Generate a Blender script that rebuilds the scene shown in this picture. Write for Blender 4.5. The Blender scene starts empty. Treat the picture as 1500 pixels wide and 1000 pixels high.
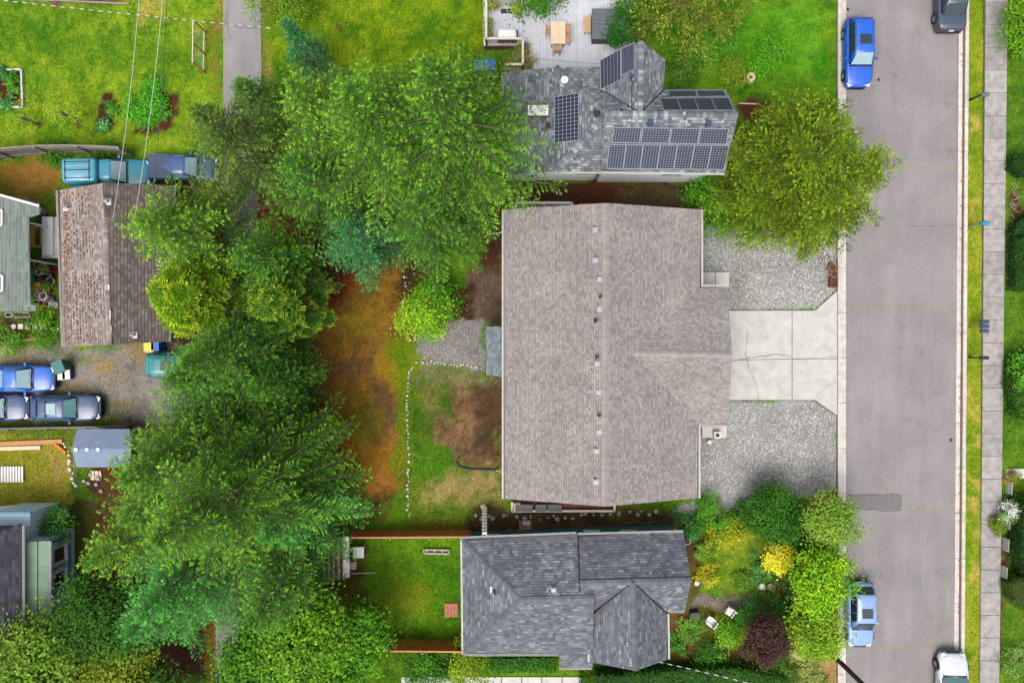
import bpy, bmesh, math, random
import numpy as np
from mathutils import Vector, Matrix
# ------------------------------------------------------------------ camera, sky, sun, exposure
R = math.radians
sc = bpy.context.scene
col = sc.collection
H = 45.5                                   # drone height over the ground, metres
cam_d = bpy.data.cameras.new('camera'); cam = bpy.data.objects.new('camera', cam_d); col.objects.link(cam)
cam.location = (0, 0, H); cam.rotation_euler = (0, 0, 0)
cam_d.sensor_width = 36; cam_d.lens = 24; cam_d.clip_start = .5; cam_d.clip_end = 6000
sc.camera = cam
w = bpy.data.worlds.new('World'); sc.world = w; w.use_nodes = True
wn = w.node_tree; wn.nodes.clear()
sky = wn.nodes.new('ShaderNodeTexSky'); sky.sky_type = 'NISHITA'; sky.sun_disc = False
sky.sun_elevation = R(62); sky.sun_rotation = R(205); sky.air_density = 1.0; sky.dust_density = 6.0; sky.ozone_density = 1.0
hs = wn.nodes.new('ShaderNodeHueSaturation'); hs.inputs['Saturation'].default_value = .35   # overcast: the cloud deck is nearly grey
bg = wn.nodes.new('ShaderNodeBackground'); bg.inputs['Strength'].default_value = .15
wo = wn.nodes.new('ShaderNodeOutputWorld')
wn.links.new(sky.outputs[0], hs.inputs['Color']); wn.links.new(hs.outputs[0], bg.inputs[0]); wn.links.new(bg.outputs[0], wo.inputs[0])
sun_d = bpy.data.lights.new('sun', 'SUN'); sun_d.energy = 1.3; sun_d.angle = R(45); sun_d.color = (1, .96, .9)
sun = bpy.data.objects.new('sun', sun_d); col.objects.link(sun)
sd = Vector((math.sin(R(205)) * math.cos(R(62)), math.cos(R(205)) * math.cos(R(62)), math.sin(R(62))))
sun.rotation_euler = sd.to_track_quat('Z', 'Y').to_euler()
sc.view_settings.view_transform = 'Standard'; sc.view_settings.look = 'None'
sc.view_settings.exposure = 1.17; sc.view_settings.gamma = 1.0
sc.render.engine = 'CYCLES'

rnd = random.Random(7); rng = np.random.default_rng(11)
GAIN = 2.0
# ------------------------------------------------------------------ helpers
def lin(c):
    c = c / 255.
    return c / 12.92 if c <= .04045 else ((c + .055) / 1.055) ** 2.4
def C(r, g, b, k=1.): return (lin(r) * k / GAIN, lin(g) * k / GAIN, lin(b) * k / GAIN)
def P(px, py, z=0.):
    s = (H - z) / 1000.
    return ((px - 750) * s, (500 - py) * s, z)
def PX(pts, z=0.): return [P(a, b, z) for a, b in pts]
def vnoise(x, y, scale, seed):
    r = np.random.default_rng(seed); N = 256; g = r.random((N, N))
    xs = np.asarray(x) / scale + 1000; ys = np.asarray(y) / scale + 1000
    xi = np.floor(xs).astype(int); yi = np.floor(ys).astype(int); fx = xs - xi; fy = ys - yi
    fx = fx * fx * (3 - 2 * fx); fy = fy * fy * (3 - 2 * fy)
    a = g[xi % N, yi % N]; b = g[(xi + 1) % N, yi % N]; c = g[xi % N, (yi + 1) % N]; d = g[(xi + 1) % N, (yi + 1) % N]
    return (a * (1 - fx) + b * fx) * (1 - fy) + (c * (1 - fx) + d * fx) * fy
def fbm(x, y, scale, seed, o=4):
    t = 0; a = .5; n = 0
    for i in range(o):
        t = t + a * vnoise(x, y, scale / 2 ** i, seed + i); n += a; a *= .6
    return t / n
def sdist(x, y, poly):
    """signed distance to a polygon (negative inside)"""
    d = np.full(x.shape, 1e9); ins = np.zeros(x.shape, bool); n = len(poly)
    for i in range(n):
        ax, ay = poly[i][:2]; bx, by = poly[(i + 1) % n][:2]
        ex, ey = bx - ax, by - ay; L = ex * ex + ey * ey + 1e-12
        t = np.clip(((x - ax) * ex + (y - ay) * ey) / L, 0, 1)
        d = np.minimum(d, np.hypot(x - ax - t * ex, y - ay - t * ey))
        c = (ay > y) != (by > y)
        ins ^= c & (x < (bx - ax) * (y - ay) / (by - ay + 1e-12) + ax)
    return np.where(ins, -d, d)
# ------------------------------------------------------------------ materials
M = {}
def _nodes(name):
    m = bpy.data.materials.new(name); m.use_nodes = True; nt = m.node_tree; nt.nodes.clear()
    out = nt.nodes.new('ShaderNodeOutputMaterial'); p = nt.nodes.new('ShaderNodeBsdfPrincipled')
    nt.links.new(p.outputs[0], out.inputs[0]); M[name] = m
    return m, nt, p, out
def _n(nt, t, **kw):
    n = nt.nodes.new(t)
    for k, v in kw.items(): setattr(n, k, v)
    return n
def _noise(nt, vec, scale, detail=4, rough=.6):
    n = nt.nodes.new('ShaderNodeTexNoise'); n.inputs['Scale'].default_value = scale
    n.inputs['Detail'].default_value = detail; n.inputs['Roughness'].default_value = rough
    nt.links.new(vec, n.inputs['Vector']); return n.outputs[0]
def _ramp(nt, fac, stops):
    r = nt.nodes.new('ShaderNodeValToRGB'); e = r.color_ramp.elements
    while len(e) < len(stops): e.new(.5)
    for i, (p, c) in enumerate(stops): e[i].position = p; e[i].color = (c[0], c[1], c[2], 1) if not isinstance(c, (int, float)) else (c, c, c, 1)
    nt.links.new(fac, r.inputs[0]); return r.outputs[0]
def _mul(nt, a, b, f=1.):
    m = nt.nodes.new('ShaderNodeMix'); m.data_type = 'RGBA'; m.blend_type = 'MULTIPLY'; m.inputs['Factor'].default_value = f
    nt.links.new(a, m.inputs[6]); nt.links.new(b, m.inputs[7]); return m.outputs[2]
def _mix(nt, fac, a, b):
    m = nt.nodes.new('ShaderNodeMix'); m.data_type = 'RGBA'; nt.links.new(fac, m.inputs[0])
    for s, v in ((6, a), (7, b)):
        if isinstance(v, tuple): m.inputs[s].default_value = (*v[:3], 1)
        else: nt.links.new(v, m.inputs[s])
    return m.outputs[2]
def _bump(nt, p, h, strength, dist=.02):
    b = nt.nodes.new('ShaderNodeBump'); b.inputs['Strength'].default_value = strength; b.inputs['Distance'].default_value = dist
    nt.links.new(h, b.inputs['Height']); nt.links.new(b.outputs[0], p.inputs['Normal'])
def _pos(nt, world=False):
    if world: return nt.nodes.new('ShaderNodeNewGeometry').outputs['Position']
    return nt.nodes.new('ShaderNodeTexCoord').outputs['Object']
def mat(name, c, rough=.6, metal=0., var=.18, scale=6., bump=0., spec=.4, coat=0., objvar=0.):
    """one real colour with wear: broad and fine noise, optional tone per object"""
    m, nt, p, _ = _nodes(name); v = _pos(nt)
    a = _noise(nt, v, scale, 5); f = _ramp(nt, a, [(.3, 1 - var), (.7, 1 + var * .55)])
    rgb = nt.nodes.new('ShaderNodeRGB'); rgb.outputs[0].default_value = (*c, 1)
    o = _mul(nt, rgb.outputs[0], f)
    if objvar:
        oi = nt.nodes.new('ShaderNodeObjectInfo'); o = _mul(nt, o, _ramp(nt, oi.outputs['Random'], [(0, 1 - objvar), (1, 1 + objvar * .6)]))
    nt.links.new(o, p.inputs['Base Color'])
    p.inputs['Roughness'].default_value = rough; p.inputs['Metallic'].default_value = metal
    p.inputs['Specular IOR Level'].default_value = spec; p.inputs['Coat Weight'].default_value = coat; p.inputs['Coat Roughness'].default_value = .08
    if bump: _bump(nt, p, _noise(nt, v, scale * 6, 3), bump)
    return m
def mat_island(name, stops, rough=.85, broad=.2, bscale=.5, fine=.25, fscale=60., stain=None):
    """every loose piece of the mesh gets its own tone"""
    m, nt, p, _ = _nodes(name); g = nt.nodes.new('ShaderNodeNewGeometry')
    o = _ramp(nt, g.outputs['Random Per Island'], stops)
    v = g.outputs['Position']
    o = _mul(nt, o, _ramp(nt, _noise(nt, v, bscale, 4), [(.3, 1 - broad), (.7, 1 + broad * .6)]))
    o = _mul(nt, o, _ramp(nt, _noise(nt, v, fscale, 2), [(.3, 1 - fine), (.7, 1 + fine * .6)]))
    if stain:
        o = _mix(nt, _ramp(nt, _noise(nt, v, stain[1], 6, .7), [(stain[2], 0.), (stain[2] + .12, .8)]), o, stain[0])
    nt.links.new(o, p.inputs['Base Color']); p.inputs['Roughness'].default_value = rough; p.inputs['Specular IOR Level'].default_value = .2
    return m
def mat_vcol(name, rough=.6, transl=0., fine=.3, fscale=12., bump=0., spec=.25):
    m, nt, p, out = _nodes(name); a = nt.nodes.new('ShaderNodeAttribute'); a.attribute_name = 'Col'
    v = _pos(nt, True); o = a.outputs['Color']
    if fine:
        o = _mul(nt, o, _ramp(nt, _noise(nt, v, fscale, 4, .75), [(.28, 1 - fine), (.72, 1 + fine * .7)]))
    nt.links.new(o, p.inputs['Base Color']); p.inputs['Roughness'].default_value = rough; p.inputs['Specular IOR Level'].default_value = spec
    if bump: _bump(nt, p, _noise(nt, v, 25, 4), bump, .06)
    if transl:
        t = nt.nodes.new('ShaderNodeBsdfTranslucent'); mx = nt.nodes.new('ShaderNodeMixShader'); mx.inputs[0].default_value = transl
        nt.links.new(o, t.inputs[0]); nt.links.new(p.outputs[0], mx.inputs[1]); nt.links.new(t.outputs[0], mx.inputs[2]); nt.links.new(mx.outputs[0], out.inputs[0])
    return m
# ------------------------------------------------------------------ mesh helpers
def tag(o, label=None, cat=None, group=None, kind=None):
    for k, v in (('label', label), ('category', cat), ('group', group), ('kind', kind)):
        if v: o[k] = v
    return o
def thing(name, loc, label, cat, group=None, rz=0.):
    o = bpy.data.objects.new(name, None); col.objects.link(o); o.location = loc; o.rotation_euler = (0, 0, rz); o.empty_display_size = .3
    return tag(o, label, cat, group)
def copy_tree(o, parent=None):
    c = o.copy(); col.objects.link(c); c.parent = parent
    for ch in o.children: copy_tree(ch, c)
    return c
def origin_of(p):
    v = Vector((0, 0, 0))
    while p is not None: v += p.location; p = p.parent
    return v
class MB:
    """collects shapes (world coordinates unless the parent sits at the origin) and links them as one mesh object"""
    def __init__(s): s.v = []; s.f = []
    def add(s, vs, fs):
        n = len(s.v); s.v += [tuple(a) for a in vs]; s.f += [tuple(i + n for i in f) for f in fs]; return s
    def box(s, cx, cy, z0, lx, ly, lz, rz=0., taper=1.):
        c, si = math.cos(rz), math.sin(rz); vs = []
        for z, k in ((z0, 1.), (z0 + lz, taper)):
            for a, b in ((-1, -1), (1, -1), (1, 1), (-1, 1)):
                x, y = a * lx / 2 * k, b * ly / 2 * k; vs.append((cx + x * c - y * si, cy + x * si + y * c, z))
        return s.add(vs, [(3, 2, 1, 0), (4, 5, 6, 7), (0, 1, 5, 4), (1, 2, 6, 5), (2, 3, 7, 6), (3, 0, 4, 7)])
    def bar(s, a, b, wd, ht, up=(0, 0, 1)):
        a, b = Vector(a), Vector(b); d = (b - a).normalized(); u = Vector(up)
        if abs(d.dot(u)) > .99: u = Vector((1, 0, 0))
        sd_ = d.cross(u).normalized(); u = sd_.cross(d).normalized(); vs = []
        for p in (a, b):
            for i, j in ((-1, -1), (1, -1), (1, 1), (-1, 1)): vs.append(p + sd_ * (i * wd / 2) + u * (j * ht / 2))
        return s.add(vs, [(3, 2, 1, 0), (4, 5, 6, 7), (0, 1, 5, 4), (1, 2, 6, 5), (2, 3, 7, 6), (3, 0, 4, 7)])
    def prism(s, poly, z0, z1):
        n = len(poly); a = sum(poly[i][0] * poly[(i + 1) % n][1] - poly[(i + 1) % n][0] * poly[i][1] for i in range(n))
        if a < 0: poly = poly[::-1]
        vs = [(p[0], p[1], z0) for p in poly] + [(p[0], p[1], z1) for p in poly]
        return s.add(vs, [tuple(range(n))[::-1], tuple(range(n, 2 * n))] + [(i, (i + 1) % n, n + (i + 1) % n, n + i) for i in range(n)])
    def slab(s, poly3, t):
        n = len(poly3); vs = list(poly3) + [(p[0], p[1], p[2] - t) for p in poly3]
        nz = sum((poly3[i][0] * poly3[(i + 1) % n][1] - poly3[(i + 1) % n][0] * poly3[i][1]) for i in range(n))
        fs = [tuple(range(n)), tuple(range(n, 2 * n))[::-1]] + [(i, n + i, n + (i + 1) % n, (i + 1) % n) for i in range(n)]
        if nz < 0: fs = [f[::-1] for f in fs]
        return s.add(vs, fs)
    def tube(s, pts, r, n=6, cap=True):
        pts = [Vector(p) for p in pts]; rs = r if isinstance(r, (list, tuple)) else [r] * len(pts); vs = []
        for i, p in enumerate(pts):
            d = (pts[min(i + 1, len(pts) - 1)] - pts[max(i - 1, 0)]).normalized()
            u = Vector((0, 0, 1)) if abs(d.z) < .9 else Vector((1, 0, 0)); a = d.cross(u).normalized(); b = a.cross(d)
            for k in range(n):
                t = 2 * math.pi * k / n; vs.append(p + a * (math.cos(t) * rs[i]) + b * (math.sin(t) * rs[i]))
        fs = [(i * n + k, i * n + (k + 1) % n, (i + 1) * n + (k + 1) % n, (i + 1) * n + k) for i in range(len(pts) - 1) for k in range(n)]
        if cap: fs += [tuple(range(n))[::-1], tuple(range((len(pts) - 1) * n, len(pts) * n))]
        return s.add(vs, fs)
    def lathe(s, cx, cy, prof, n=14):
        vs = [(cx + r * math.cos(2 * math.pi * k / n), cy + r * math.sin(2 * math.pi * k / n), z) for r, z in prof for k in range(n)]
        fs = [(i * n + k, i * n + (k + 1) % n, (i + 1) * n + (k + 1) % n, (i + 1) * n + k) for i in range(len(prof) - 1) for k in range(n)]
        fs += [tuple(range(n))[::-1], tuple(range((len(prof) - 1) * n, len(prof) * n))]
        return s.add(vs, fs)
    def rock(s, x, y, z, r, seed=None, flat=.6):
        q = rnd; vs = []; n = 6
        a0 = q.random() * 6
        for k in range(n):
            t = a0 + 2 * math.pi * k / n; rr = r * q.uniform(.75, 1.15); vs.append((x + rr * math.cos(t), y + rr * math.sin(t), z + r * flat * q.uniform(-.1, .25)))
        for k in range(n):
            t = a0 + 2 * math.pi * (k + .4) / n; rr = r * q.uniform(.35, .65); vs.append((x + rr * math.cos(t), y + rr * math.sin(t), z + r * flat * q.uniform(.7, 1.)))
        fs = [(k, (k + 1) % n, n + (k + 1) % n, n + k) for k in range(n)] + [tuple(range(n, 2 * n)), tuple(range(n))[::-1]]
        return s.add(vs, fs)
    def build(s, name, m, parent=None, smooth=False, bevel=0., label=None, kind=None, world=True):
        o0 = origin_of(parent) if (parent is not None and world) else Vector((0, 0, 0))
        me = bpy.data.meshes.new(name); me.from_pydata([(a[0] - o0.x, a[1] - o0.y, a[2] - o0.z) for a in s.v], [], s.f)
        if bevel:
            bm = bmesh.new(); bm.from_mesh(me); bmesh.ops.bevel(bm, geom=list(bm.edges), offset=bevel, segments=2, affect='EDGES', profile=.6); bm.to_mesh(me); bm.free()
        me.materials.append(M[m] if isinstance(m, str) else m); me.update()
        if smooth: me.polygons.foreach_set('use_smooth', [True] * len(me.polygons))
        o = bpy.data.objects.new(name, me); col.objects.link(o); o.parent = parent
        return tag(o, label, None, None, kind)
def np_mesh(name, V, Q, m, parent=None, colr=None, smooth=False, kind=None):
    """V (n,3), Q (m,4) quads, colr (n,3) point colours"""
    me = bpy.data.meshes.new(name); V = np.ascontiguousarray(V, np.float32); Q = np.ascontiguousarray(Q, np.int32)
    if parent is not None:
        o0 = origin_of(parent); V = V - np.array(o0[:], np.float32)
    k = Q.shape[1]; me.vertices.add(len(V)); me.vertices.foreach_set('co', V.ravel())
    me.loops.add(Q.size); me.loops.foreach_set('vertex_index', Q.ravel()); me.polygons.add(len(Q))
    me.polygons.foreach_set('loop_start', np.arange(0, Q.size, k, dtype=np.int32)); me.polygons.foreach_set('loop_total', np.full(len(Q), k, np.int32))
    if smooth: me.polygons.foreach_set('use_smooth', np.ones(len(Q), bool))
    me.update(calc_edges=True)
    if colr is not None:
        at = me.color_attributes.new('Col', 'FLOAT_COLOR', 'POINT'); cc = np.ones((len(V), 4), np.float32); cc[:, :3] = colr; at.data.foreach_set('color', cc.ravel())
    me.materials.append(M[m]); o = bpy.data.objects.new(name, me); col.objects.link(o); o.parent = parent
    if kind: o['kind'] = kind
    return o
# ------------------------------------------------------------------ material set
mat_vcol('soil_and_turf', .95, 0., .5, 7., .7, .1)
mat_vcol('leaves', .75, .14, .3, 1.6, 0., .1)
mat_vcol('turf_blades', .8, .2, .0, 12., 0., .1)
mat('bark', C(124, 108, 84), .9, var=.35, scale=9, bump=.6)
mat('pale_bark', C(172, 160, 140), .9, var=.3, scale=9, bump=.4)
mat('green_bark', C(120, 110, 45), .9, var=.3, scale=9)
mat('white_paint', C(232, 230, 224), .55, var=.08, scale=3)
mat('cream_paint', C(214, 204, 184), .6, var=.12, scale=3)
mat('dirty_white', C(205, 202, 196), .7, var=.2, scale=2)
mat('gutter_white', C(225, 222, 218), .5, var=.15, scale=2.5)
mat('fascia_brown', C(120, 78, 62), .7, var=.2)
mat('concrete', C(206, 203, 195), .9, var=.16, scale=1.1, bump=.25, objvar=.05)
mat('drive_concrete', C(192, 190, 184), .9, var=.17, scale=1.3, bump=.2, objvar=.03)
mat('walk_concrete', C(164, 159, 156), .95, var=.34, scale=2.2, bump=.4, objvar=.14)
mat('curb_concrete', C(205, 198, 190), .95, var=.26, scale=2.5, bump=.3, objvar=.08)
mat('joint_dirt', C(92, 84, 70), .95, var=.35, scale=3)
mat('dead_leaves', C(150, 96, 58), .95, var=.4, scale=7)
mat('crack_moss', C(150, 146, 84), .95, var=.4, scale=5)
mat('crack_dark', C(82, 80, 78), .95, var=.2, scale=5)
mat('tar', C(100, 98, 100), .8, var=.2, scale=4)
mat('patch_asphalt', C(116, 111, 113), .92, var=.16, scale=5, bump=.3)
mat('black_plastic', C(30, 31, 34), .5, var=.2)
mat('dark_metal', C(48, 50, 54), .45, metal=.3, var=.2)
mat('vent_metal', C(166, 168, 172), .5, metal=.2, var=.12)
mat('galvanised', C(176, 176, 178), .45, metal=.5, var=.15)
mat('old_wood', C(150, 140, 130), .9, var=.3, scale=4, bump=.4, objvar=.15)
mat('grey_wood', C(128, 124, 120), .9, var=.35, scale=5, bump=.4, objvar=.18)
mat('cedar', C(208, 116, 44), .8, var=.25, scale=5, bump=.3, objvar=.16)
mat('cedar_rail', C(196, 140, 84), .8, var=.2, scale=5, objvar=.1)
mat('tan_wood', C(226, 200, 168), .75, var=.12, scale=5, bump=.2, objvar=.06)
mat('teak', C(205, 160, 118), .75, var=.15, scale=5, objvar=.08)
mat('yellow_wood', C(200, 148, 62), .8, var=.2, scale=5, objvar=.12)
mat('brown_wood', C(120, 70, 45), .85, var=.3, scale=5, objvar=.15)
mat('deck_board', C(205, 207, 214), .8, var=.12, scale=2.5, bump=.3, objvar=.07)
mat('rail_paint', C(214, 206, 192), .65, var=.14, scale=3)
mat('tub_cover', C(92, 96, 102), .55, var=.2, scale=2, bump=.3)
mat('tub_side', C(52, 55, 60), .6, var=.2, scale=4)
mat('terracotta', C(176, 112, 84), .85, var=.2, scale=8)
mat('potting_soil', C(84, 52, 40), .95, var=.35, scale=14, bump=.6)
mat('moss_rust', C(132, 100, 76), .95, var=.4, scale=7)
mat('bin_blue', C(24, 98, 190), .5, var=.15); mat('bin_teal', C(78, 160, 158), .5, var=.15); mat('bin_green', C(34, 110, 104), .5, var=.15)
mat('bin_yellow', C(232, 206, 70), .5, var=.1)
mat('red_plastic', C(176, 30, 52), .45, var=.15); mat('blue_plastic', C(40, 66, 150), .45, var=.15)
mat('white_siding', C(222, 228, 230), .6, var=.08, scale=2); mat('teal_siding', C(52, 116, 122), .65, var=.14, scale=2)
mat('blue_siding', C(212, 236, 246), .6, var=.08, scale=2); mat('blue_trim', C(70, 150, 190), .6, var=.1)
mat('beige_siding', C(190, 180, 168), .7, var=.1, scale=2); mat('grey_siding', C(150, 155, 150), .7, var=.1)
mat('window_glass', C(52, 62, 70), .08, var=.1, spec=.7); mat('window_frame', C(230, 230, 228), .5, var=.06)
mat('skylight_glass', C(226, 232, 226), .2, var=.06, spec=.6); mat('skylight_dark', C(120, 130, 140), .15, var=.1, spec=.6)
mat('solar_cell', C(26, 36, 62), .3, var=.25, scale=1.5, spec=.25, objvar=.15); mat('solar_frame', C(146, 151, 160), .5, metal=.2, var=.1)
mat('rock_white', C(226, 220, 208), .9, var=.16, scale=8, objvar=.12); mat('rock_grey', C(176, 168, 158), .9, var=.25, scale=6, objvar=.2)
mat('brick', C(196, 122, 104), .9, var=.2, scale=12, objvar=.16)
mat('moss_green', C(122, 124, 40), .95, var=.3); mat('moss_brown', C(96, 74, 54), .95, var=.4, scale=12)
mat('hose_black', C(40, 44, 40), .6, var=.2); mat('hose_green', C(96, 130, 110), .6, var=.2)
mat('cable', C(196, 196, 190), .6, var=.2); mat('cable_dark', C(70, 72, 72), .6, var=.2)
mat('mail_blue', C(52, 72, 104), .45, var=.2); mat('mail_grey', C(112, 118, 126), .4, metal=.2, var=.2); mat('mail_teal', C(30, 140, 160), .4, var=.15); mat('mail_black', C(44, 48, 48), .45, var=.2)
mat('pole_wood', C(66, 52, 42), .9, var=.35, scale=6, bump=.6)
mat('tarp_white', C(236, 236, 234), .7, var=.06, scale=1.5, bump=.3)
mat('green_roofing', C(136, 164, 140), .8, var=.25, scale=.9, bump=.2)
mat('blue_grey_felt', C(122, 138, 162), .85, var=.14, scale=1.2, bump=.3)
mat('felt_grey', C(128, 134, 138), .85, var=.2, scale=3, bump=.3)
mat('purple_plate', C(190, 190, 190), .5)
# shingles: each tab its own tone
mat_island('shingle_taupe', [(0, C(133, 127, 124)), (.3, C(147, 140, 137)), (.7, C(157, 150, 147)), (1, C(168, 161, 158))], broad=.17, bscale=.35, fine=.3)
mat_island('shingle_taupe_cap', [(0, C(150, 142, 137)), (1, C(164, 156, 150))], broad=.1)
mat_island('shingle_slate', [(0, C(88, 92, 99)), (.3, C(102, 106, 114)), (.7, C(115, 119, 127)), (.92, C(132, 136, 143)), (1, C(150, 154, 160))], broad=.16, bscale=.4, fine=.3)
mat_island('shingle_slate_cap', [(0, C(92, 96, 103)), (1, C(112, 116, 124))], broad=.1)
mat_island('shingle_mixed', [(0, C(90, 97, 104)), (.3, C(110, 117, 123)), (.65, C(126, 133, 137)), (.9, C(146, 152, 154)), (1, C(172, 177, 176))], broad=.2, bscale=.5, fine=.3)
mat_island('shingle_old_pale', [(0, C(134, 119, 112)), (.4, C(152, 138, 131)), (.8, C(165, 152, 146)), (1, C(180, 168, 161))], broad=.22, bscale=.45, fine=.35, stain=(C(142, 112, 92), .22, .6))
mat_island('shingle_old_dark', [(0, C(88, 77, 73)), (.4, C(102, 91, 87)), (.8, C(114, 104, 100)), (1, C(126, 116, 112))], broad=.22, bscale=.45, fine=.35)
mat('underlay_taupe', C(104, 97, 94), .9); mat('underlay_dark', C(62, 65, 71), .9); mat('underlay_brown', C(66, 54, 50), .9)
mat_island('shingle_black', [(0, C(44, 46, 54)), (.5, C(58, 60, 70)), (1, C(78, 80, 90))], broad=.25, bscale=.5, fine=.3)
mat_island('shingle_green', [(0, C(100, 114, 108)), (.5, C(114, 128, 120)), (1, C(128, 140, 130))], broad=.14, bscale=.5, fine=.25)
mat_island('gravel_white', [(0, C(112, 112, 110)), (.15, C(142, 142, 139)), (.5, C(168, 168, 164)), (.8, C(194, 194, 190)), (1, C(232, 232, 228))], broad=.2, bscale=.5, fine=.15, rough=.9)
mat_island('gravel_grey', [(0, C(100, 98, 94)), (.5, C(150, 146, 142)), (1, C(196, 192, 188))], broad=.22, bscale=.5, fine=.2)
def mat_asphalt(name, base, speck=.22):
    m, nt, p, _ = _nodes(name); v = _pos(nt, True)
    rgb = nt.nodes.new('ShaderNodeRGB'); rgb.outputs[0].default_value = (*base, 1); o = rgb.outputs[0]
    mp = nt.nodes.new('ShaderNodeMapping'); mp.inputs['Scale'].default_value = (1., .16, 1.); nt.links.new(v, mp.inputs[0])
    o = _mul(nt, o, _ramp(nt, _noise(nt, mp.outputs[0], .9, 5), [(.3, .86), (.7, 1.1)]))       # wheel tracks along the road
    o = _mul(nt, o, _ramp(nt, _noise(nt, v, .35, 5), [(.3, .86), (.7, 1.08)]))
    o = _mul(nt, o, _ramp(nt, _noise(nt, v, 28., 3, .8), [(.3, 1 - speck), (.7, 1 + speck)]))
    o = _mul(nt, o, _ramp(nt, _noise(nt, v, 7., 4, .8), [(.3, .84), (.7, 1.12)]))
    o = _mul(nt, o, _ramp(nt, _noise(nt, v, .8, 8, .8), [(.57, 1.), (.72, .58)]))              # oil and tar stains
    o = _mix(nt, _ramp(nt, _noise(nt, v, .5, 3), [(.4, 0.), (.75, .35)]), o, C(152, 148, 147))
    nt.links.new(o, p.inputs['Base Color']); p.inputs['Roughness'].default_value = .92; p.inputs['Specular IOR Level'].default_value = .2
    _bump(nt, p, _noise(nt, v, 60, 2), .35, .01)
mat_asphalt('asphalt', C(142, 137, 137)); mat_asphalt('asphalt_alley', C(146, 142, 143), .18)
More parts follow.
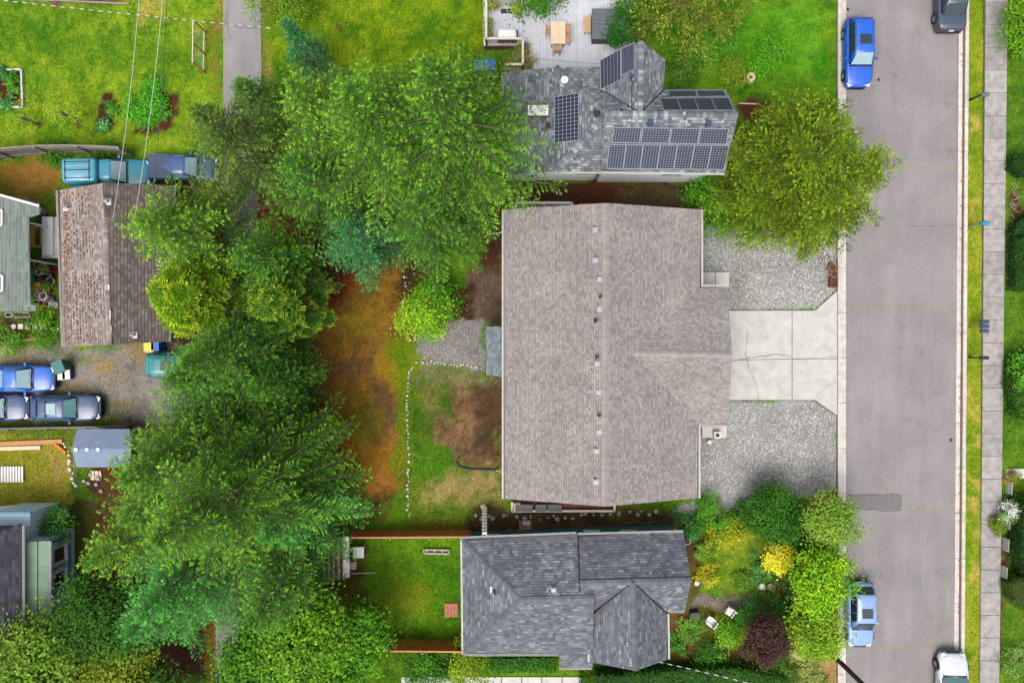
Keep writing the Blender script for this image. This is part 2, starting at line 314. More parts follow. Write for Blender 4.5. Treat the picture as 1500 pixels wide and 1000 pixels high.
# ------------------------------------------------------------------ ground sheet, colours laid out by what grows or lies there
fx = np.arange(-37.5, 37.51, .2); fy = np.arange(-26.5, 26.51, .2)
ext = np.array([1, 2.5, 5, 9, 15, 25, 45, 90, 200, 500, 1200, 3000.])
gx = np.concatenate([fx[0] - ext[::-1], fx, fx[-1] + ext]); gy = np.concatenate([fy[0] - ext[::-1], fy, fy[-1] + ext])
GX, GY = np.meshgrid(gx, gy, indexing='ij'); gsh = GX.shape; X = GX.ravel(); Y = GY.ravel()
def ground_fields(X, Y, jitter=True):
    wx = X + (fbm(X, Y, 1.6, 3) - .5) * 1.5 + (vnoise(X, Y, .3, 8) - .5) * .35; wy = Y + (fbm(X, Y, 1.6, 23) - .5) * 1.5 + (vnoise(X, Y, .3, 18) - .5) * .35
    n1 = fbm(X, Y, 2.6, 40)[:, None]; n2 = fbm(X, Y, .7, 50)[:, None]; n3 = vnoise(X, Y, .22, 60)[:, None]
    def two(a, b, n, lo=.35, hi=.65):
        t = np.clip((n - lo) / (hi - lo), 0, 1); return np.array(a) * (1 - t) + np.array(b) * t
    rag = fbm(X, Y, .45, 77, 3) - .5
    G = lambda a, b: two(C(*a), C(*b), .55 * n1 + .45 * n2)
    colr = G((66, 112, 14), (112, 152, 26)); grass = np.ones(len(X))
    def area(poly, colA, colB, soft=.6, g=0., amount=1.):
        nonlocal colr, grass
        d = sdist(wx, wy, PX(poly)) + rag * min(soft, 1.) * 1.5; m = np.clip(.5 - d / soft, 0, 1) * amount; m = m * m * (3 - 2 * m)
        c = two(C(*colA), C(*colB), .4 * n2 + .4 * n1 + .2 * n3)
        colr = colr * (1 - m[:, None]) + c * m[:, None]; grass = grass * (1 - m) + g * m
    B = lambda x0, y0, x1, y1: [(x0, y0), (x1, y0), (x1, y1), (x0, y1)]
    # yards
    area(B(-40, -40, 325, 222), (76, 124, 12), (142, 170, 34), .8, 1.)
    area([(0, 20), (160, 40), (300, 60), (300, 100), (150, 90), (0, 70)], (70, 118, 14), (98, 142, 20), 2., 1., .7)
    area(B(205, 2, 235, 30), (150, 150, 50), (186, 164, 84), .8, .5, .8)
    area(B(385, -40, 712, 110), (74, 122, 8), (138, 164, 20), .8, 1.)
    area(B(905, -40, 1226, 150), (58, 112, 14), (112, 156, 26), .8, 1.)
    area([(1080, 20), (1200, 10), (1215, 110), (1100, 110)], (60, 132, 14), (112, 170, 30), 2., 1., .8)
    area(B(-40, 232, 92, 300), (128, 104, 34), (128, 140, 34), .8, .6)
    area([(0, 240), (60, 236), (85, 250), (80, 285), (30, 280)], (150, 104, 44), (164, 128, 54), 1., .4)
    area(B(60, 280, 94, 505), (88, 126, 24), (130, 146, 40), .6, 1.)
    # wood edge: fallen needles under the conifers
    area([(240, 240), (420, 290), (470, 330), (560, 330), (640, 380), (600, 500), (560, 520), (598, 600), (590, 700), (560, 760), (500, 790), (480, 870), (420, 1000), (100, 1000), (60, 800), (110, 720), (190, 600), (230, 480)], (62, 46, 28), (98, 66, 36), 1.2, 0.)
    area([(440, 380), (575, 390), (600, 470), (585, 540), (600, 590), (588, 720), (530, 740), (480, 640), (460, 520)], (112, 84, 30), (156, 116, 36), 1.5, .15)
    area([(505, 580), (560, 585), (566, 640), (535, 665), (510, 640)], (100, 100, 24), (130, 116, 30), 1.4, .5, .7)
    area([(480, 470), (540, 440), (570, 470), (520, 500)], (120, 104, 26), (150, 124, 34), 1.4, .4, .7)
    area([(470, 690), (530, 700), (560, 760), (500, 770)], (84, 104, 20), (116, 118, 28), 1.4, .7, .7)
    area([(455, 385), (520, 380), (510, 430), (470, 450)], (116, 50, 26), (84, 44, 28), 1.2, 0.)
    area([(450, 560), (560, 500), (585, 480), (575, 530), (510, 560)], (112, 84, 64), (92, 66, 46), 1., 0., .7)
    area([(535, 545), (560, 560), (585, 620), (575, 660), (560, 620), (540, 580)], (112, 86, 68), (88, 62, 44), .8, 0., .7)
    area([(565, 500), (605, 520), (600, 560), (570, 570), (545, 540)], (170, 122, 34), (146, 128, 34), 1., .3, .9)
    area([(530, 670), (590, 640), (580, 715), (545, 720)], (186, 128, 58), (160, 112, 30), 1., .2, .9)
    area([(575, 625), (590, 615), (596, 640), (575, 655)], (196, 112, 78), (160, 104, 60), .8, 0.)
    area([(570, 505), (606, 490), (606, 560), (598, 700), (585, 690), (580, 560)], (86, 124, 10), (122, 140, 16), .9, 1.)
    # fenced lawn behind the taupe house
    area([(606, 535), (740, 548), (740, 775), (598, 775), (597, 600)], (66, 106, 16), (112, 134, 30), .4, 1.)
    area([(620, 530), (735, 550), (735, 575), (650, 570), (605, 560)], (96, 104, 54), (132, 128, 86), .8, .5)
    area([(630, 575), (738, 560), (738, 685), (700, 690), (630, 650)], (92, 66, 50), (146, 110, 80), 1.4, .15, .85)
    area([(690, 570), (738, 560), (738, 680), (712, 660)], (50, 56, 22), (104, 72, 54), .9, .1)
    area([(640, 575), (665, 580), (665, 620), (640, 610)], (62, 96, 18), (92, 112, 30), .8, .8)
    area([(640, 680), (735, 690), (738, 745), (690, 735), (620, 725)], (150, 130, 76), (178, 152, 100), 1.4, .4, .7)
    area([(600, 640), (660, 650), (655, 700), (605, 700)], (56, 106, 12), (86, 130, 20), .8, 1.)
    area(B(598, 760, 700, 780), (128, 96, 30), (96, 112, 20), .6, .5)
    area([(676, 395), (740, 380), (740, 480), (690, 470)], (84, 64, 50), (112, 96, 80), .8, .1)
    area([(640, 430), (696, 420), (696, 470), (650, 470)], (84, 48, 28), (60, 38, 26), .6, 0.)
    # mulch between the houses
    area([(700, 262), (1060, 262), (1050, 345), (1020, 345), (1020, 310), (735, 310), (735, 400), (700, 390)], (88, 46, 28), (62, 44, 32), .6, 0.)
    area([(900, 270), (1030, 270), (1040, 320), (900, 310)], (92, 78, 52), (66, 62, 30), .8, .2)
    area(B(690, 742, 1000, 790), (70, 52, 34), (104, 84, 50), .4, .1)
    area([(860, 735), (980, 735), (975, 748), (890, 750)], (70, 106, 14), (104, 130, 26), .5, 1.)
    # lawn behind the slate house
    area([(515, 787), (680, 787), (680, 938), (580, 938), (505, 900)], (62, 112, 8), (108, 152, 20), .6, 1.)
    area([(500, 795), (540, 800), (530, 860), (560, 900), (520, 880), (480, 870)], (104, 76, 36), (84, 96, 20), .8, .3)
    area([(580, 850), (640, 860), (620, 900), (570, 890)], (142, 144, 30), (110, 140, 22), 1., 1., .8)
    # its front garden
    area([(1000, 745), (1235, 735), (1240, 1000), (960, 1000), (985, 900)], (84, 92, 26), (128, 116, 44), .6, .5)
    area([(1035, 785), (1135, 790), (1125, 868), (1020, 872)], (84, 132, 22), (148, 160, 46), .9, 1.)
    area([(1132, 775), (1180, 770), (1185, 805), (1150, 800)], (140, 88, 48), (112, 120, 40), .7, .3)
    area([(1135, 868), (1190, 866), (1196, 892), (1130, 890)], (156, 96, 48), (120, 66, 34), .6, 0.)
    area([(1003, 790), (1022, 790), (1026, 870), (1008, 870)], (100, 74, 46), (80, 84, 30), .6, .2)
    area([(980, 900), (1020, 900), (1030, 950), (982, 965)], (122, 80, 48), (96, 62, 40), .7, 0.)
    area([(1165, 940), (1230, 930), (1236, 1000), (1160, 1000)], (198, 164, 118), (166, 128, 82), .8, .1)
    area([(1195, 690), (1228, 690), (1228, 740), (1200, 745)], (150, 112, 92), (120, 90, 60), .6, .1)
    area([(1080, 150), (1130, 152), (1135, 170), (1085, 172)], (104, 56, 34), (84, 50, 30), .4, 0.)
    area([(1030, 330), (1080, 340), (1060, 370), (1030, 350)], (92, 62, 48), (72, 52, 40), .6, 0.)
    # verge and gardens over the road
    area(B(1412, -60, 1446, 1060), (104, 138, 18), (156, 164, 40), .2, 1.)
    area(B(1470, -60, 1600, 1060), (50, 100, 16), (104, 138, 26), .3, 1.)
    for (x, y) in ((1421, 575), (1430, 640), (1428, 705), (1432, 742), (1428, 785), (1424, 835), (1428, 850), (1424, 310), (1420, 250), (1425, 180), (1430, 600), (1424, 960)):
        area(B(x - 6, y - 9, x + 6, y + 9), (196, 164, 84), (170, 156, 70), .4, .4, .8)
    area(B(1472, 755, 1486, 860), (96, 54, 42), (66, 48, 36), .3, 0.)
    area([(1480, 270), (1490, 270), (1490, 350), (1478, 345)], (110, 66, 48), (70, 50, 36), .3, 0.)
    area(B(1455, 880, 1466, 1000), (104, 70, 48), (70, 60, 40), .3, .2)
    # west: parking court of worn gravel, yard beyond the fence
    area([(-40, 508), (85, 510), (240, 505), (330, 520), (330, 625), (180, 622), (-40, 628)], (120, 116, 108), (152, 146, 136), .5, 0.)
    for (x, y, r, a, b) in ((160, 545, 24, (166, 140, 78), (150, 116, 70)), (110, 530, 22, (150, 140, 60), (120, 120, 40)), (175, 600, 30, (140, 108, 62), (104, 112, 40)), (20, 525, 30, (150, 128, 74), (130, 130, 60)), (110, 575, 22, (128, 124, 60), (150, 118, 70)), (150, 600, 18, (96, 116, 30), (120, 110, 50)), (205, 515, 20, (170, 120, 40), (140, 110, 40)), (190, 535, 8, (66, 58, 50), (90, 80, 70))):
        area([(x + r * math.cos(t), y + r * .6 * math.sin(t)) for t in np.linspace(0, 6.28, 9)[:-1]], a, b, 1.2, .3, .75)
    area(B(-40, 626, 110, 745), (130, 140, 34), (164, 150, 52), .5, 1.)
    area(B(-40, 612, 170, 640), (84, 110, 24), (112, 124, 36), .4, .8)
    area([(95, 640), (125, 650), (140, 740), (110, 735)], (60, 104, 20), (96, 124, 34), .4, 1.)
    area([(70, 655), (98, 670), (100, 700), (80, 700)], (176, 150, 92), (150, 140, 60), .8, .5)
    area(B(-40, 458, 90, 507), (70, 84, 24), (104, 116, 36), .5, .7)
    area(B(8, 470, 80, 488), (84, 56, 40), (64, 46, 34), .3, 0.)
    area(B(-40, 745, 130, 960), (60, 70, 24), (84, 90, 30), .5, .4)
    # alley verges
    area([(314, -40), (328, -40), (322, 130), (312, 140)], (160, 122, 60), (110, 130, 30), .5, .4)
    area([(382, -40), (392, -40), (396, 140), (382, 150)], (150, 130, 60), (110, 136, 30), .5, .6)
    area([(380, 290), (420, 300), (440, 350), (400, 370), (376, 340)], (180, 96, 40), (120, 70, 36), .6, 0.)
    area([(306, 905), (326, 900), (330, 960), (306, 1010)], (150, 104, 40), (120, 96, 30), .5, .1)
    # vegetable beds
    for pl in ([(0, 104), (32, 104), (34, 156), (0, 156)], [(141, 138), (163, 138), (168, 188), (138, 190)], [(234, 132), (250, 140), (257, 170), (252, 190), (200, 199), (200, 185), (232, 180)]):
        area(pl, (92, 52, 34), (66, 38, 28), .25, 0.)
    for (x, y, r) in ((56, 185, 6), (113, 179, 5), (82, 119, 4)):
        area([(x + r * math.cos(t), y + r * math.sin(t)) for t in np.linspace(0, 6.28, 9)[:-1]], (104, 62, 36), (84, 52, 32), .25, 0.)
    area(B(60, -40, 190, 6), (100, 62, 50), (130, 84, 64), .3, 0.)
    # gravel yards in front of the taupe house
    area([(1027, 335), (1228, 335), (1228, 425), (1196, 455), (1068, 456), (1027, 422)], (136, 136, 132), (166, 165, 160), .25, 0.)
    area([(1022, 586), (1194, 586), (1228, 608), (1228, 708), (1190, 724), (1120, 752), (985, 752), (1022, 730)], (136, 136, 132), (168, 167, 162), .3, 0.)
    area([(1188, 340), (1228, 350), (1228, 420), (1212, 420)], (110, 100, 70), (140, 134, 110), .5, .1)
    area([(1070, 385), (1110, 390), (1100, 450), (1070, 450)], (110, 114, 84), (140, 140, 120), .9, .1, .6)
    area([(610, 472), (712, 468), (714, 542), (612, 530)], (130, 126, 122), (156, 152, 148), .2, 0.)
    area([(1010, 872), (1140, 872), (1140, 890), (1010, 892)], (120, 106, 96), (146, 128, 108), .5, .1)
    return colr, np.clip(grass, 0, 1)
gc, gg = ground_fields(X, Y)
Z = -.05 + gg * ((fbm(X, Y, .9, 91) - .5) * .06) - (1 - gg) * .01
far = (np.abs(X) > 40) | (np.abs(Y) > 29); Z[far] = -.05
nx, ny = gsh; idx = np.arange(nx * ny).reshape(nx, ny)
Q = np.stack([idx[:-1, :-1].ravel(), idx[1:, :-1].ravel(), idx[1:, 1:].ravel(), idx[:-1, 1:].ravel()], 1)
np_mesh('ground', np.stack([X, Y, Z], 1), Q, 'soil_and_turf', None, gc, True, 'structure')
# grass blades, laid where turf grows
def leaf_quads(p, d, n, l, wd):
    """diamond leaves: p base (k,3), d axis, n normal, l length, wd width"""
    s = np.cross(d, n); s /= (np.linalg.norm(s, axis=1, keepdims=True) + 1e-9)
    l = np.asarray(l)[:, None]; wd = np.asarray(wd)[:, None]; mid = p + d * l * .45
    V = np.stack([p, mid + s * wd * .5, p + d * l, mid - s * wd * .5], 1)
    return V.reshape(-1, 3)
def quads_index(k): return np.arange(k * 4).reshape(k, 4)
road_x = (P(1224, 0)[0], P(1420, 0)[0])
def scatter(n, x0, y0, x1, y1):
    a = P(x0, y0); b = P(x1, y1); return rng.uniform(a[0], b[0], n), rng.uniform(b[1], a[1], n)
gxs, gys = scatter(330000, -30, -20, 1530, 1020)
keep = ~((gxs > road_x[0]) & (gxs < road_x[1]))
hp = [(738, 304), (1030, 304), (1066, 420), (1066, 620), (1026, 732), (738, 732)]
for pl in (hp, [(680, 790), (1000, 785), (1000, 960), (680, 955)], [(745, 100), (1065, 100), (1065, 262), (745, 262)], [(1442, -60), (1476, -60), (1464, 1060), (1436, 1060)], [(328, -60), (384, -60), (350, 1060), (312, 1060)]):
    keep &= sdist(gxs, gys, PX(pl)) > 0
gxs, gys = gxs[keep], gys[keep]
bc, bg_ = ground_fields(gxs, gys); k = rng.random(len(gxs)) < bg_ ** 2 * .9; gxs, gys, bc = gxs[k], gys[k], bc[k]
n = len(gxs); t = rng.uniform(0, 6.283, n); el = rng.uniform(.35, 1.2, n)
d = np.stack([np.cos(t) * np.cos(el), np.sin(t) * np.cos(el), np.sin(el)], 1); up = np.tile([0, 0, 1.], (n, 1)) + rng.normal(0, .2, (n, 3))
V = leaf_quads(np.stack([gxs, gys, np.full(n, -.05)], 1), d, up, rng.uniform(.07, .17, n), rng.uniform(.025, .05, n))
bcol = bc * rng.uniform(.65, 1.5, (n, 1)) * np.where(rng.random((n, 1)) < .08, np.array([[1.35, 1.15, .9]]), 1.)
np_mesh('grass', V, quads_index(n), 'turf_blades', None, np.repeat(bcol, 4, 0), False, 'stuff')
tag(bpy.data.objects['grass'], 'short green lawn grass around the houses', 'grass')
lx_, ly_ = scatter(90000, 80, 240, 760, 1000); lc, lg = ground_fields(lx_, ly_)
k = (rng.random(len(lx_)) < (1 - lg) * .75) & (sdist(lx_, ly_, PX(hp)) > 0) & (sdist(lx_, ly_, PX([(80, 270), (260, 270), (300, 620), (0, 625)])) > 0); lx_, ly_, lc = lx_[k], ly_[k], lc[k]
n = len(lx_); t = rng.uniform(0, 6.283, n); el = rng.uniform(-.1, .4, n); d = np.stack([np.cos(t) * np.cos(el), np.sin(t) * np.cos(el), np.sin(el)], 1); up = np.tile([0, 0, 1.], (n, 1)) + rng.normal(0, .3, (n, 3))
V = leaf_quads(np.stack([lx_, ly_, np.full(n, -.035)], 1), d, up, rng.uniform(.05, .16, n), rng.uniform(.02, .06, n)); lcol = lc * np.exp(rng.normal(0, .45, (n, 1))) * np.array([[1.05, 1., .95]])
tag(np_mesh('needle_litter', V, quads_index(n), 'turf_blades', None, np.repeat(lcol, 4, 0), False, 'stuff'), 'brown fallen needles and twigs under the conifers', 'litter')
# ------------------------------------------------------------------ road, kerbs, pavement
def struct(name, mb, m): return tag(mb.build(name, m), kind='structure')
struct('road', MB().prism(PX([(1234, -700), (1406, -700), (1396, 1700), (1234, 1700)]), -.3, 0.), 'asphalt')
def crack(pts, wd, m, z=.004, name='crack', parent=None):
    """an irregular ribbon on the road"""
    L = []; Rr = []; pts = [Vector(P(*p)) for p in pts]; fine = []
    for a, b in zip(pts[:-1], pts[1:]):
        k = max(2, int((b - a).length / .15))
        for i in range(k): fine.append(a.lerp(b, i / k))
    fine.append(pts[-1]); off = 0
    for i, p in enumerate(fine):
        dd = (fine[min(i + 1, len(fine) - 1)] - fine[max(i - 1, 0)]).normalized(); nn = Vector((-dd.y, dd.x, 0)); off = off * .8 + rnd.gauss(0, .012)
        ww = wd * rnd.uniform(.25, 1.); c = p + nn * off; L.append((c + nn * ww / 2)[:2] + (z,)); Rr.append((c - nn * ww / 2)[:2] + (z,))
    n = len(L); return MB().add(L + Rr, [(i, n + i, n + i + 1, i + 1) for i in range(n - 1)])
rd = bpy.data.objects['road']
for pts, wd, m in (([(1321, 246), (1402, 245)], .09, 'crack_moss'), ([(1240, 449), (1300, 450), (1401, 452)], .11, 'crack_moss'), ([(1321, 747), (1399, 748)], .07, 'crack_moss'), ([(1284, 948), (1330, 949), (1362, 945), (1396, 953)], .09, 'crack_moss'), ([(1330, 330), (1402, 330)], .035, 'crack_dark'), ([(1384, 850), (1386, 900), (1366, 945)], .06, 'crack_moss')):
    crack(pts, wd, m).build('crack', m, rd)
struct_patch = MB().prism([p[:2] for p in PX([(1240, 725), (1318, 724), (1320, 746), (1240, 743)])], .0, .005).build('asphalt_patch', 'patch_asphalt', rd)
for pts in ([(1240, 725), (1280, 724), (1319, 725)], [(1319, 725), (1320, 746)], [(1241, 743), (1280, 746), (1320, 747)]):
    crack(pts, .13, 'tar', .009).build('tar_seam', 'tar', rd)
for (x, y, r) in ((1287, 117, .1), (1393, 644, .12), (1242, 14, .1)): MB().lathe(*P(x, y)[:2], [(r, 0), (r, .006), (r * .8, .007)], 10).build('utility_cover', 'dark_metal', rd)
# kerb on the house side: low rolled concrete segments
def segs(name, x0a, x0b, x1a, x1b, pitch, off, h, m, gap=.02, y0=-140, y1=1140, part='segment'):
    """pieces between two slanted edges x=(at y0.. at y1), one object each"""
    root = tag(bpy.data.objects.new(name, None), kind='structure'); col.objects.link(root)
    g = gap * 22 / 2; y = y0 + off
    while y < y1:
        f = lambda a, b, yy: a + (b - a) * yy / 1000.
        a = [(f(x0a, x0b, y + g), y + g), (f(x1a, x1b, y + g), y + g), (f(x1a, x1b, y + pitch - g), y + pitch - g), (f(x0a, x0b, y + pitch - g), y + pitch - g)]
        pl = PX(a); mb = MB().prism(pl, -.2, h + rnd.uniform(-.006, .006)); mb.build(part, m, root, bevel=.012)
        y += pitch
    return root
cw = segs('kerb_west', 1226.5, 1226.5, 1231.5, 1231.5, 66, 4, .11, 'curb_concrete')
segs('gutter_west', 1231.5, 1231.5, 1239.5, 1239, 66, 4, .035, 'curb_concrete')
segs('gutter_east', 1404.5, 1397, 1410.5, 1403.5, 66, 33, .03, 'curb_concrete')
segs('kerb_east', 1413, 1406, 1418, 1411, 66, 33, .13, 'curb_concrete')
struct('gutter_channel', MB().prism(PX([(1409, -200), (1414, -200), (1405.6, 1200), (1401, 1200)]), -.2, .012), 'joint_dirt')
struct('kerb_footing', MB().prism(PX([(1226, -200), (1240, -200), (1240, 1200), (1226, 1200)]), -.25, .004), 'joint_dirt')
segs('sidewalk', 1443, 1435, 1475.5, 1463, 33.2, 11, .06, 'walk_concrete', .025, part='paving_slab')
struct('sidewalk_bed', MB().prism(PX([(1442.4, -200), (1476, -200), (1462, 1200), (1434.4, 1200)]), -.25, .015), 'joint_dirt')
# leaf litter in the far gutter
mb = MB()
for i in range(420):
    y = rnd.uniform(0, 1000); 
    if vnoise(np.array([y]), np.array([0.]), 40, 5)[0] < .45: continue
    x = 1411.5 - 7 * y / 1000 + rnd.gauss(0, 1.); a = P(x, y); r = rnd.uniform(.04, .1); t = rnd.uniform(0, 6.3)
    mb.add([(a[0] + r * math.cos(t + q), a[1] + r * .7 * math.sin(t + q), .045 + rnd.uniform(0, .02)) for q in (0, 1.7, 3.1, 4.6)], [(0, 1, 2, 3)])
tag(mb.build('leaf_litter', 'dead_leaves', kind='stuff'), 'brown dead leaves lying along the gutter by the grass verge', 'leaves')
# alley at the back
struct('alley', MB().prism(PX([(326, -300), (382, -300), (383, 150), (374, 400), (352, 800), (345, 1300), (310, 1300), (318, 800), (328, 400), (327, 150)]), -.3, .0), 'asphalt_alley')
crack([(327, 30), (345, 40), (383, 42)], .05, 'crack_dark').build('crack', 'crack_dark', bpy.data.objects['alley'])
crack([(335, 0), (332, 30), (338, 60)], .04, 'crack_dark').build('crack', 'crack_dark', bpy.data.objects['alley'])
# driveway: four slabs with a flared apron
dw = tag(bpy.data.objects.new('driveway', None), kind='structure'); col.objects.link(dw)
for pl in ([(1062, 455), (1159.5, 455), (1159.5, 525), (1062, 527.5)], [(1062, 528.2), (1159.5, 525.7), (1159.5, 585.5), (1062, 585.5)], [(1160.5, 455), (1194, 455), (1226, 426), (1226, 525), (1160.5, 525.3)], [(1160.5, 526), (1226, 525.7), (1226, 608), (1194, 585.5), (1160.5, 585.5)]):
    MB().prism(PX(pl), -.2, .03 + rnd.uniform(-.004, .004)).build('slab', 'drive_concrete', dw)
for pts, wd in (([(1072, 528), (1100, 524), (1140, 519), (1159, 522)], .05), ([(1095, 483), (1092, 520), (1098, 540), (1108, 565), (1111, 585)], .035), ([(1194, 582), (1210, 567), (1224, 556)], .025), ([(1160, 526), (1200, 525), (1226, 522)], .03)):
    crack(pts, wd, 'crack_dark', .039).build('crack', 'crack_dark', dw)
struct('driveway_bed', MB().prism(PX([(1062, 454.5), (1194, 454.5), (1226.3, 424), (1226.3, 609), (1194, 586), (1062, 586)]), -.3, .006), 'joint_dirt')
# gravel yards: loose stones
def gravel(name, polys, dens, r0, r1, m, label, z=-.05):
    VV = []; 
    for pl in polys:
        w_ = PX(pl); xs = [p[0] for p in w_]; ys = [p[1] for p in w_]; n = int((max(xs) - min(xs)) * (max(ys) - min(ys)) * dens)
        x = rng.uniform(min(xs), max(xs), n); y = rng.uniform(min(ys), max(ys), n); k = sdist(x, y, w_) < rng.uniform(-.15, .1, n); VV.append(np.stack([x[k], y[k]], 1))
    A = np.concatenate(VV); n = len(A); r = r0 + (r1 - r0) * rng.random(n) ** 2; t = rng.uniform(0, 6.283, n); asp = rng.uniform(.55, 1., n)
    V = np.zeros((n, 5, 3))
    for i in range(4):
        a = t + i * 1.5708 + rng.uniform(-.35, .35, n); V[:, i] = np.stack([A[:, 0] + np.cos(a) * r, A[:, 1] + np.sin(a) * r * asp, np.full(n, z)], 1)
    V[:, 4] = np.stack([A[:, 0] + rng.normal(0, .3, n) * r, A[:, 1] + rng.normal(0, .3, n) * r, z + r * rng.uniform(.5, 1., n)], 1)
    Qs = (np.arange(n)[:, None, None] * 5 + np.array([[0, 1, 4], [1, 2, 4], [2, 3, 4], [3, 0, 4]])[None]).reshape(-1, 3)
    o = np_mesh(name, V.reshape(-1, 3), Qs, m, None, None, False, 'stuff'); tag(o, label, 'gravel'); return o
gravel('gravel', [[(1030, 345), (1226, 350), (1226, 424), (1194, 453), (1070, 453), (1068, 421), (1030, 396)], [(1025, 645), (1066, 640), (1070, 588), (1192, 588), (1225, 610), (1225, 700), (1180, 718), (1120, 748), (985, 750), (1000, 735), (1024, 735)]], 470, .018, .065, 'gravel_white', 'loose white and grey gravel in front of the taupe roofed house')
gravel('gravel', [[(612, 472), (712, 469), (713, 540), (640, 532), (612, 528)]], 260, .02, .05, 'gravel_grey', 'fine pale gravel patch by the back door porch')
gravel('gravel', [[(-20, 515), (230, 512), (290, 530), (290, 615), (170, 618), (-20, 622)]], 60, .02, .06, 'gravel_grey', 'thin worn gravel of the parking court among old cars')
gravel('gravel', [[(1012, 874), (1138, 873), (1138, 888), (1012, 890)]], 200, .015, .05, 'gravel_grey', 'narrow gravel path crossing the front garden')
# ------------------------------------------------------------------ roofs and houses
def flat(poly):
    """drop the corners of a roof face onto one plane (heights shift by a few centimetres)"""
    p = [Vector(a) for a in poly]; n = Vector((0, 0, 0))
    for i in range(len(p)): n += (p[i] - p[0]).cross(p[(i + 1) % len(p)] - p[0])
    c = sum(p, Vector((0, 0, 0))) / len(p)
    return [(a.x, a.y, c.z - (n.x * (a.x - c.x) + n.y * (a.y - c.y)) / n.z) for a in p]
def tabs(poly, expo, w0, w1, mb, lift=.014, gap=.16):
    """courses of shingle tabs over one planar roof face, clipped to its outline; every tab is a loose piece"""
    p = [Vector(a) for a in poly]; nrm = Vector((0, 0, 0))
    for i in range(len(p)): nrm += (p[i] - p[0]).cross(p[(i + 1) % len(p)] - p[0])
    nrm.normalize()
    if nrm.z < 0: nrm = -nrm
    u = Vector((0, 0, 1)).cross(nrm)
    u = u.normalized() if u.length > 1e-4 else Vector((1, 0, 0))
    v = nrm.cross(u); o = p[0]
    q = [((a - o).dot(u), (a - o).dot(v)) for a in p]; vmin = min(b for a, b in q); vmax = max(b for a, b in q)
    def cuts(vv):
        r = []
        for i in range(len(q)):
            (a, b), (c, d) = q[i], q[(i + 1) % len(q)]
            if (b > vv) != (d > vv): r.append(a + (c - a) * (vv - b) / (d - b))
        return sorted(r)
    vv = vmin
    while vv < vmax - .02:
        v1 = min(vv + expo, vmax); lo = cuts(vv + .003); hi = cuts(v1 - .003)
        if len(lo) != len(hi): lo = hi = cuts((vv + v1) / 2)
        for k in range(0, len(lo) - 1, 2):
            a0, a1, b0, b1 = lo[k], lo[k + 1], hi[k], hi[k + 1]; s = min(a0, b0) - rnd.random() * w1; end = max(a1, b1)
            while s < end:
                e = s + rnd.uniform(w0, w1)
                l0, l1, h0, h1 = max(s, a0), min(e, a1), max(s, b0), min(e, b1)
                if l1 - l0 > .01 or h1 - h0 > .01:
                    l1 = max(l1, l0); h1 = max(h1, h0)
                    if l1 == l0: l0 = l1 = min(max(l0, a0), a1)
                    if h1 == h0: h0 = h1 = min(max(h0, b0), b1)
                    t = lift * rnd.uniform(.8, 1.4); P3 = lambda a, b, h: o + u * a + v * b + nrm * h
                    c = [P3(l0 + .002, vv, t), P3(l1 - .002, vv, t), P3(h1 - .002, v1 - expo * gap, .007), P3(h0 + .002, v1 - expo * gap, .007), P3(l0 + .002, vv, .001), P3(l1 - .002, vv, .001)]
                    mb.add(c, [(0, 1, 2, 3), (4, 5, 1, 0)])
                s = e
        vv += expo
def caps(a, b, wd, mb, step=.2, rise=.03):
    a, b = Vector(a), Vector(b); d = (b - a); L = d.length; d.normalize(); s = d.cross(Vector((0, 0, 1))).normalized(); k = int(L / step)
    for i in range(k):
        p0 = a + d * (i * L / k); p1 = a + d * ((i + 1) * L / k - .004); z0 = rise; z1 = rise + .012
        q = []
        for p, z in ((p0, z0), (p1, z1)):
            for off, dz in ((-wd / 2, -wd * .16), (0, .012), (wd / 2, -wd * .16)): q.append(p + s * off + Vector((0, 0, z + dz)))
        mb.add(q, [(0, 1, 4, 3), (1, 2, 5, 4)])
def make_roof(root, faces, m_sh, expo, w0, w1, m_slab='gutter_white', thick=.14, ridges=(), m_cap=None, cap_w=.3, name='roof', label=None):
    sl = MB(); sh = MB(); faces = [flat(f) for f in faces]
    for f in faces: sl.slab(f, thick)
    r = sl.build(name, m_slab, root, label=label)
    for f in faces: tabs(f, expo, w0, w1, sh)
    sh.build('shingles', m_sh, r, kind='stuff')
    ul = MB()
    for f in faces: ul.add([(a[0], a[1], a[2] + .004) for a in f], [tuple(range(len(f)))])
    ul.build('underlay', {'shingle_taupe': 'underlay_taupe', 'shingle_old_pale': 'underlay_brown', 'shingle_old_dark': 'underlay_brown', 'shingle_green': 'grey_siding'}.get(m_sh, 'underlay_dark'), r)
    if ridges:
        cp = MB()
        for a, b in ridges: caps(a, b, cap_w, cp)
        cp.build('ridge_cap', m_cap or m_sh, r, kind='stuff')
    return r
def gutter(root, a, b, m='gutter_white', wd=.08):
    a, b = Vector(a), Vector(b); d = (b - a).normalized()
    mb = MB(); s = d.cross(Vector((0, 0, 1))); mb.bar(a - Vector((0, 0, .07)), b - Vector((0, 0, .07)), wd, .012)
    for sg in (-1, 1): mb.bar(a + s * (sg * wd / 2) - Vector((0, 0, .02)), b + s * (sg * wd / 2) - Vector((0, 0, .02)), .014, .11)
    return mb.build('gutter', m, root)
